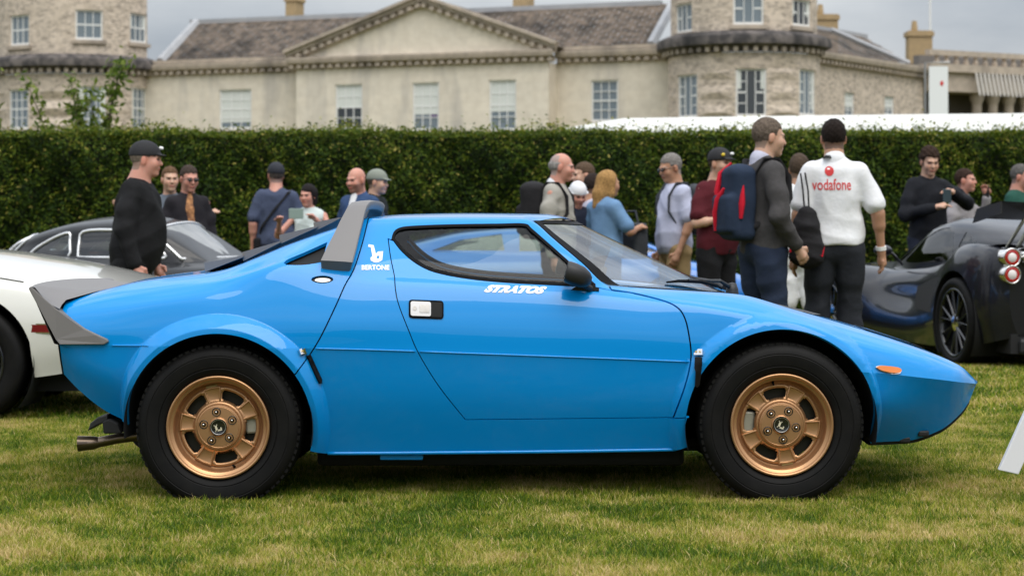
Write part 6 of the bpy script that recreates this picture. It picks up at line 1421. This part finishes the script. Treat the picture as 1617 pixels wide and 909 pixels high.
# ------------------------------------------------------------------ other cars
def bg_wheel(par, x, y, r, w, side, spokes=5, rimm=None, rr=.66, twin=False, hubm=None):
    W = bpy.data.objects.new('wheel', None); COL.objects.link(W); W.parent = par; W.location = (x, side * y, r - .008); Y = lambda d: -side * d
    m = MB(); m.lathe([(a, Y(b)) for a, b in ((r * rr - .01, .03), (r * rr, .006), (r * (rr + .06), -.004), (r * .86, -.010), (r * .95, .0), (r * .99, .02), (r, .05), (r, w - .05), (r * .97, w - .01), (r * .8, w), (r * rr - .01, w - .02))], 56); m.build('tyre', RUBBER, W, smooth=True)
    m = MB(); m.lathe([(a, Y(b)) for a, b in ((r * rr + .004, .01), (r * rr, .0), (r * rr - .012, .002), (r * rr - .02, .02), (r * rr - .03, .10), (r * rr - .02, w - .03))], 48); m.build('rim', rimm, W, smooth=True)
    for i in range(spokes):
        for o in ((-.16, .16) if twin else (0,)):
            a = 2 * math.pi * i / spokes + .3; a2 = a + o * (1.2 if twin else 1); m = MB(); m.tube([(.045 * math.cos(a), Y(.03), .045 * math.sin(a)), ((r * rr - .015) * math.cos(a2), Y(.018), (r * rr - .015) * math.sin(a2))], [.022, .013] if twin else [.03, .04], 6, flat=.6); m.build('spoke', rimm, W, auto=50)
    m = MB(); m.lathe([(.07, Y(.045)), (.065, Y(.015)), (.03, Y(.005)), (0, Y(.004))], 20); m.build('hub', hubm or rimm, W, auto=40)
    m = MB(); m.lathe([(r * .5, Y(.1)), (r * .5, Y(.12)), (.03, Y(.12)), (.03, Y(.1)), (r * .5, Y(.1))], 32); m.build('brake_disc', mat('brake_iron'), W); return W
def bg_body(t, rows, arches, paint, crown=.03, creases=(), cap=True, step=.03, top=True, holes=()):
    S = Shell(rows, creases); K = S.K - 1; x0, x1 = S.x0 + 1e-4, S.x1 - 1e-4
    tz = [(x, float(S.fz[K](x)) + .002) for x in np.linspace(x0, x1, 90)]; bz = []
    for x in np.linspace(x1, x0, 140):
        z = float(S.fz[0](x)) - .001
        for ax, az, ar in arches:
            if abs(x - ax) < ar: z = max(z, az + math.sqrt(ar * ar - (x - ax) ** 2))
        bz.append((x, z))
    S.panel('body_side', tz + bz, paint, t, gap=0, step=step, bstep=.02, skirt=.03, holes=list(holes))
    for ax, az, ar in arches:
        for s in (-1, 1): m = MB(); m.lathe([(ar + .003, s * (float(S.fw[1](ax)) - .02)), (ar + .01, s * .45), (.03, s * .45)], 32, 'Y', (ax, 0, az), 0, R(-40), R(220)); m.build('wheel_well', DARK, t, smooth=True)
    if top:
        A = np.linspace(-1, 1, 25); m = MB(); m.grid([[(x, a * float(S.fw[K](x)), float(S.fz[K](x)) + crown * (1 - abs(a) ** 2.5) * min(1, 4 * (x - x0) / (x1 - x0) + .2, 4 * (x1 - x) / (x1 - x0) + .2)) for x in np.linspace(x0, x1, 60)] for a in A]); m.build('top_panel', paint, t, smooth=True)
    if cap:
        for xe, nm in ((x0, 'end_panel'), (x1, 'end_panel')):
            sec = [tuple(float(q[0]) for q in S.wz([xe], [k])) for k in np.linspace(0, K, 25)]
            m = MB(); m.grid([[(xe, a * w, z) for w, z in sec] for a in np.linspace(-1, 1, 9)]); m.build(nm, paint, t)
    return S
def bg_pod(t, rows, wins, paint, glass, trim=None, tr=.012, step=.03):
    """cabin top: rows from base to the centre line; wins = {name: outline (x, z)}"""
    S = Shell(rows); K = S.K - 1; xs = np.linspace(S.x0 + 1e-3, S.x1 - 1e-3, 70); out = [(x, float(S.fz[K](x)) + .001) for x in xs] + [(x, float(S.fz[0](x)) - .001) for x in xs[::-1]]
    S.panel('cabin', out, paint, t, gap=0, step=step, bstep=.02, skirt=.0, holes=[w for w in wins.values()])
    for n, w in wins.items():
        S.panel(n, w, glass, t, gap=0, step=.05, bstep=.02, skirt=0, off=-.004)
        if trim:
            xz = np.array(resample(w, .04)); P = S.pos(xz[:, 0], S.t_of(xz[:, 0], xz[:, 1]), .003); P = np.vstack([P, P[:2]])
            for s in (1, -1): m = MB(); m.tube([(p[0], s * p[1], p[2]) for p in P], tr, 6, cap=False); m.build('window_trim', trim, t, smooth=True)
    return S
def pod_screen(t, S, e0, e1, c0, c1, trim, off=.012):
    """curved windscreen from pillar to pillar: e0-e1 side edge (x, z), c0-c1 centre line"""
    v = np.linspace(0, 1, 14); ex = np.array([e0[0] + (e1[0] - e0[0]) * q for q in v]); ez = np.array([e0[1] + (e1[1] - e0[1]) * q for q in v]); E = S.pos(ex, S.t_of(ex, ez), off); G = []
    for a in np.linspace(-1, 1, 21): G.append([((c0[0] + (c1[0] - c0[0]) * q) + (E[i][0] - (c0[0] + (c1[0] - c0[0]) * q)) * abs(a) ** 2.2, a * -E[i][1], (c0[1] + (c1[1] - c0[1]) * q) + (E[i][2] - (c0[1] + (c1[1] - c0[1]) * q)) * a * a + .004) for i, q in enumerate(v)])
    m = MB(); m.grid(G); m.build('windscreen', mat('screen_reflection', (.16, .17, .17), .05, spec=1.0, noise=(4, .8, (.34, .34, .33))), t, smooth=True)
    if trim: ed = G[0] + [r[-1] for r in G] + G[-1][::-1] + [r[0] for r in G[::-1]]; m = MB(); m.tube(ed + ed[:1], .013, 6, cap=False); m.build('window_trim', trim, t, smooth=True)
def rows_of(xs, *pairs): return [[(x, w, z) for x, w, z in zip(xs, *p)] for p in pairs]
GL2 = glass_mat('bg_car_glass', (.52, .58, .57), 2.0)
WPAINT = mat('white_car_paint', (.70, .69, .63), .3, coat=1.0); BPAINT = mat('black_car_paint', (.008, .0085, .010), .35, spec=.3, coat=.35); HPAINT = mat('dark_carbon_paint', (.006, .006, .011), .3, spec=.3, coat=.65, coatr=.04); BLUE2 = mat('blue_car_paint_far', (.006, .16, .55), .3, coat=1.0)
TRIMW = mat('polished_trim', (.80, .80, .80), .25, metal=.7); ALLOYB = mat('black_alloy', (.012, .012, .013), .25, coat=.6); ALLOY = mat('silver_alloy', (.42, .42, .43), .35, metal=.9)
# --- white wedge car at the left, tail towards the right
t = thing('white_sports_car', 'white wedge sports car at the left edge, its tail behind the blue car', 'car', (-3.03, 3.55, 0))
xs = [-1.6, -.8, -.3, 0, .3, .6, .85, .98]
rows = rows_of(xs, ([.90, .90, .92, .93, .92, .88, .80, .76], [.18, .18, .2, .22, .24, .28, .36, .44]), ([.93, .94, .965, .97, .96, .93, .87, .83], [.34, .34, .36, .38, .40, .42, .46, .50]), ([.93, .945, .965, .97, .965, .94, .89, .85], [.56, .57, .58, .58, .58, .57, .56, .56]),
               ([.88, .90, .92, .925, .92, .90, .86, .82], [.76, .77, .78, .77, .75, .72, .68, .66]), ([.80, .82, .845, .85, .84, .82, .79, .77], [.89, .89, .875, .855, .815, .77, .725, .70]), ([.70, .72, .74, .74, .73, .71, .69, .68], [.985, .97, .94, .915, .872, .82, .765, .742]))
S = bg_body(t, rows, [(0, .33, .385)], WPAINT, .028)
for s in (-1, 1): bg_wheel(t, 0, .955, .335, .3, s, 5, ALLOYB)
for s in (-1, 1):
    m = MB(); x0, x1 = .365, .485; w = float(S.fw[2](.4)) + .0
    m.box((x0, min(s * (w - .03), s * (w + .004)), .500), (x1, max(s * (w - .03), s * (w + .004)), .542)); mk = m.build('side_marker', mat('dark_red_lens', (.16, .008, .01), .2), t); m = MB(); m.box((x0 - .006, min(s * (w - .03), s * (w + .002)), .494), (x1 + .006, max(s * (w - .03), s * (w + .002)), .548)); m.build('marker_frame', CHROME, mk)
m = MB(); m.tube([S.pos([x], S.t_of([x], [z]), .001)[0] for x, z in ((-.3, .83), (.0, .815), (.2, .795), (.32, .775))], .004, 6); m.build('panel_gap', SEAL, t)
m = MB(); m.add([(-.45, -.70, .985), (.02, -.70, .955), (.10, -.74, .885), (-.45, -.76, .90)], [(0, 1, 2, 3)]); m.build('air_intake', DARK, t)
m = MB(); m.box((-1.5, -.75, .16), (.8, .75, .3)); m.build('floor_pan', DARK, t)
# --- black coupe with polished window trim behind it
t = thing('black_coupe', 'black rounded vintage coupe with polished window trim in front of the hedge', 'car', (-2.98, 8.55, 0), R(-15)); t.scale = (.82, .88, 1)
xs = [-2.1, -1.6, -1.0, -.3, .6, 1.3, 1.9, 2.2]
rows = rows_of(xs, ([.55, .78, .86, .86, .86, .86, .74, .5], [.3, .22, .2, .2, .2, .2, .24, .3]), ([.62, .84, .91, .90, .90, .90, .80, .56], [.48, .45, .45, .45, .45, .45, .45, .46]), ([.6, .80, .87, .86, .85, .86, .78, .54], [.62, .70, .74, .72, .72, .74, .68, .56]), ([.48, .66, .73, .72, .68, .70, .62, .42], [.72, .83, .87, .85, .81, .81, .75, .62]))
bg_body(t, rows, [(-1.15, .33, .40), (1.3, .33, .40)], BPAINT, .04)
px_ = [-1.55, -1.3, -1.0, -.6, -.2, .15, .35, .62, .85]
rows = rows_of(px_, ([.40, .56, .64, .69, .70, .69, .68, .66, .62], [.80, .82, .83, .83, .83, .82, .81, .80, .79]), ([.36, .50, .58, .63, .645, .64, .635, .60, .57], [.84, .90, .95, .98, .99, .98, .95, .87, .80]), ([.26, .40, .48, .53, .545, .53, .52, .50, .48], [.88, .98, 1.06, 1.12, 1.14, 1.12, 1.06, .93, .81]), ([0, 0, 0, 0, 0, 0, 0, 0, 0], [.92, 1.03, 1.12, 1.18, 1.20, 1.175, 1.11, .96, .82]))
wins = {'rear_window': [(-1.46, .90), (-1.22, 1.035), (-1.16, 1.02), (-1.34, .885)], 'quarter_window': smooth_line([(-1.12, .855), (-1.02, .93), (-.82, 1.015), (-.66, 1.05), (-.64, .98), (-.63, .855), (-.9, .85)], 3), 'door_window': smooth_line([(-.52, .855), (-.53, .97), (-.50, 1.06), (-.2, 1.075), (.12, 1.05), (.30, .95), (.42, .86), (.3, .845), (-.1, .85), (-.45, .85)], 3)}
PS = bg_pod(t, rows, wins, BPAINT, GL2, TRIMW, .014)
pod_screen(t, PS, (.24, 1.06), (.58, .83), (.34, 1.135), (.80, .845), TRIMW)
for s in (-1, 1):
    for x in (-1.15, 1.3): bg_wheel(t, x, .865, .33, .18, s, 8, ALLOY, .6)
m = MB(); m.box((-1.9, -.7, .2), (1.9, .7, .34)); m.build('floor_pan', DARK, t); m = MB(); m.box((-.55, -.5, .4), (-.4, .5, .9)); m.build('seat', mat('red_tan_leather', (.18, .06, .035), .6), t, bevel=.04)
# --- blue coupe behind the group in the middle
t = thing('blue_coupe', 'low bright blue coupe beyond the windscreen, half hidden by the group of visitors', 'car', (.35, 11.5, 0))
xs = [-1.95, -1.5, -1.1, -.4, .5, 1.2, 1.7, 2.0]
rows = rows_of(xs, ([.6, .75, .80, .80, .80, .80, .68, .5], [.26, .2, .18, .18, .18, .18, .2, .26]), ([.68, .82, .86, .84, .84, .86, .76, .56], [.46, .44, .44, .44, .44, .44, .42, .42]), ([.66, .79, .83, .81, .80, .82, .72, .52], [.66, .70, .72, .70, .70, .70, .62, .52]), ([.52, .62, .68, .68, .66, .66, .58, .4], [.80, .86, .87, .86, .86, .80, .70, .58]))
bg_body(t, rows, [(-1.15, .31, .37), (1.2, .31, .37)], BLUE2, .03)
px_ = [-1.5, -1.2, -.8, -.3, .2, .6, .9, 1.15, 1.3]
rows = rows_of(px_, ([.40, .55, .62, .65, .66, .65, .63, .60, .57], [.86, .86, .86, .855, .85, .845, .84, .825, .81]), ([.34, .48, .55, .59, .60, .59, .57, .55, .53], [.88, .92, .97, .99, 1.0, .98, .92, .86, .82]), ([.2, .36, .44, .48, .49, .48, .46, .46, .46], [.90, .97, 1.05, 1.08, 1.08, 1.05, .97, .88, .825]), ([0] * 9, [.92, 1.0, 1.08, 1.12, 1.12, 1.085, 1.0, .90, .83]))
wins = {'quarter_window': [(-1.12, .885), (-.85, .985), (-.45, 1.045), (-.42, .885)], 'door_window': [(-.28, .88), (-.28, 1.05), (.3, 1.05), (.55, 1.0), (.78, .88)], 'windscreen': [(.62, 1.06), (.78, .99), (1.05, .88), (.92, .865), (.70, .96)]}
bg_pod(t, rows, wins, BLUE2, GL2)
for s in (-1, 1):
    for x in (-1.15, 1.2): bg_wheel(t, x, .80, .31, .2, s, 5, ALLOY)
m = MB(); m.box((-1.7, -.66, .18), (1.7, .66, .3)); m.build('floor_pan', DARK, t)
# --- dark hypercar at the right, tail towards us
HF = R(102)
t = thing('dark_supercar', 'dark carbon supercar with round red tail lamps and rear wing, tail towards us', 'car', (4.46, 7.69, 0), HF)
xs = [-.60, -.52, -.42, -.2, 0, .35, .8, 1.3, 1.9, 2.4, 2.79, 3.2, 3.6, 3.8]
rows = rows_of(xs, ([.74, .90, .93, .97, .98, .95, .90, .87, .88, .92, .95, .90, .7, .4], [.26, .22, .20, .16, .15, .14, .13, .13, .13, .14, .14, .15, .18, .22]),
               ([.80, .95, .98, 1.01, 1.02, .98, .91, .87, .89, .95, .99, .93, .72, .42], [.44, .42, .40, .38, .37, .36, .34, .33, .34, .36, .38, .36, .34, .34]),
               ([.81, .955, .985, 1.01, 1.015, .96, .86, .80, .84, .94, .98, .91, .70, .41], [.63, .64, .64, .64, .64, .60, .52, .50, .52, .56, .58, .52, .44, .40]),
               ([.78, .93, .955, .97, .965, .90, .80, .78, .80, .88, .92, .84, .65, .38], [.82, .85, .87, .885, .885, .82, .70, .64, .64, .68, .70, .62, .50, .43]),
               ([.68, .84, .86, .87, .85, .79, .73, .72, .73, .78, .80, .74, .58, .34], [.905, .945, .965, .98, .975, .92, .80, .74, .72, .755, .77, .68, .54, .45]),
               ([.50, .62, .64, .65, .64, .62, .60, .62, .62, .62, .62, .58, .46, .28], [.905, .94, .955, .965, .96, .90, .81, .76, .74, .76, .775, .70, .56, .46]))
S = bg_body(t, rows, [(0, .355, .40), (2.79, .34, .385)], HPAINT, .02, cap=False)
sec = [tuple(float(q[0]) for q in S.wz([S.x0 + 1e-4], [k])) for k in np.linspace(0, 5, 25)]
m = MB(); m.grid([[(S.x0 - .10 * (1 - (w / .84) ** 2 if True else 0) * 0 - .0, a * w, z) for w, z in sec] for a in np.linspace(-1, 1, 9)]); m.build('rear_panel', HPAINT, t)
m = MB(); m.box((-.635, -.48, .34), (-.55, .48, .72)); m.build('rear_grille', BLACK, t, bevel=.02)
m = MB(); m.box((-.64, -.74, .12), (-.40, .74, .25)); m.build('diffuser', BLACK, t, bevel=.03)
for k in range(5): m = MB(); m.box((-.68, -.5 + k * .25 - .008, .10), (-.42, -.5 + k * .25 + .008, .30)); m.build('diffuser_fin', BLACK, t)
for dy, dz in ((.05, .04), (-.05, .04), (.05, -.04), (-.05, -.04)): m = MB(); m.lathe([(.045, -.07), (.045, .03), (.038, .03), (.036, -.06)], 18, 'X', (-.62, dy, .80 + dz)); m.build('exhaust_pipe', CHROME, t, smooth=True)
REDL = mat('red_lens')
for s in (-1, 1):
    for y, z in ((.81, .865), (.81, .735), (.645, .865)):
        m = MB(); m.lathe([(.074, .12), (.074, -.045), (.066, -.055), (.060, -.045)], 28, 'X', (S.x0, s * y, z)); L = m.build('tail_lamp', CHROME, t, smooth=True)
        m = MB(); m.lathe([(.060, -.045), (.052, -.052), (.036, -.048)], 28, 'X', (S.x0, s * y, z)); m.build('lens', REDL, L, smooth=True); m = MB(); m.lathe([(.036, -.050), (.02, -.058), (0, -.06)], 20, 'X', (S.x0, s * y, z)); m.build('reflector', mat('lamp_white', (.75, .70, .68), .2), L, smooth=True)
px_ = [-.45, -.1, .3, .7, 1.05, 1.4, 1.7, 2.05, 2.35]
rows = rows_of(px_, ([.42, .55, .62, .66, .68, .68, .67, .65, .60], [.92, .92, .88, .80, .76, .74, .73, .73, .735]), ([.36, .50, .57, .61, .63, .63, .61, .59, .55], [.96, 1.0, 1.01, .99, .96, .94, .88, .80, .755]), ([.24, .36, .43, .47, .485, .48, .47, .48, .48], [1.0, 1.07, 1.115, 1.145, 1.155, 1.12, 1.03, .88, .77]), ([0] * 9, [1.03, 1.10, 1.16, 1.195, 1.205, 1.18, 1.09, .93, .79]))
wins = {'side_window': smooth_line([(.80, .83), (.84, .98), (.98, 1.085), (1.25, 1.085), (1.5, 1.0), (1.78, .86), (1.82, .80), (1.4, .80), (1.0, .81)], 3), 'quarter_window': [(.30, .92), (.5, 1.0), (.70, 1.06), (.72, .95), (.70, .86)], 'windscreen': [(1.35, 1.14), (1.6, 1.06), (1.95, .90), (2.2, .80), (2.05, .79), (1.85, .87), (1.6, 1.0)]}
bg_pod(t, rows, wins, HPAINT, GL2)
for s in (-1, 1): bg_wheel(t, 0, 1.005, .355, .32, s, 7, ALLOYB, .76, True, CHROME); bg_wheel(t, 2.79, .97, .34, .25, s, 7, ALLOYB, .74, True, CHROME)
# wing with end plates on two struts, roof scoop, side mirrors
prof = [(-.60, 1.275), (-.50, 1.272), (-.30, 1.235), (-.10, 1.15), (-.30, 1.19), (-.50, 1.24)]
P = [[(x - .05 * (1 - abs(a)) , a * .88, z + .02 * abs(a) ** 3) for x, z in prof + prof[:1]] for a in np.linspace(-1, 1, 25)]
m = MB(); m.grid(P); m.build('rear_wing', mat('satin_carbon', (.02, .02, .022), .35, coat=.3), t, auto=40)
for s in (-1, 1):
    m = MB(); m.prism([(-.62, 1.20), (-.12, 1.13), (-.2, 1.24), (-.62, 1.29)], s * .88, s * .895); m.build('wing_end_plate', mat('satin_carbon'), t)
    m = MB(); m.tube([(-.42, s * .50, 1.19), (-.30, s * .60, .94)], .016, 8); m.tube([(-.34, s * .54, 1.19), (-.20, s * .64, .94)], .014, 8); m.build('wing_strut', mat('satin_alloy', (.42, .41, .34), .35, metal=.9), t)
    m = MB(); m.ball((1.62, s * .93, .90), (.06, .085, .05), 8); m.tube([(1.6, s * .86, .88), (1.7, s * .72, .78)], .013, 6); m.build('wing_mirror', HPAINT, t, smooth=True)
    m = MB(); m.add([S.pos([x], S.t_of([x], [z]), .002)[0] * np.array((1, -s, 1)) for x, z in ((.50, .60), (.62, .70), (1.2, .60), (1.15, .42), (.6, .40))], [(0, 1, 2, 3, 4)]); m.build('side_intake', DARK, t)
m = MB(); m.lathe([(.05, -.02), (.075, .0), (.085, .16), (.07, .2)], 20, 'X', (.25, 0, 1.15)); m.build('roof_scoop', HPAINT, t, smooth=True)
m = MB(); m.box((-.6, -.8, .13), (3.4, .8, .28)); m.build('floor_pan', DARK, t); m = MB(); m.box((.55, -.5, .4), (.72, .5, .95)); m.build('seat', CLOTHI, t, bevel=.05)
# --- white information board at the right edge
t = thing('information_board', 'white leaning information board on the grass at the right edge', 'sign', (1.98, -.9, 0), R(0))
s_ = F_PX / (7.92); X = lambda px: (px - 808.5) / s_ - 1.98; Z = lambda py: CAM_Z - (py - HOR) / s_
a, b, c, d = (X(1576), Z(741)), (X(1607), Z(748)), (X(1607) + .29, Z(748) + .64), (X(1576) + .29, Z(741) + .64)
WB = mat('white_board', (.74, .74, .77), .5)
m = MB(); m.prism([a, b, c, d], -.015, .015); m.build('leg', WB, t, bevel=.003)
m = MB(); m.prism([(2 * c[0] - p[0] - .08, p[1]) for p in (a, b, c, d)], -.015, .015); m.build('leg', WB, t, bevel=.003)
m = MB(); m.add([(X(1640), -.022, Z(640)), (X(1760), -.022, Z(640)), (X(1720), -.022, Z(500)), (X(1690), -.022, Z(500))], [(0, 1, 2, 3)]); m.build('panel', WB, t)
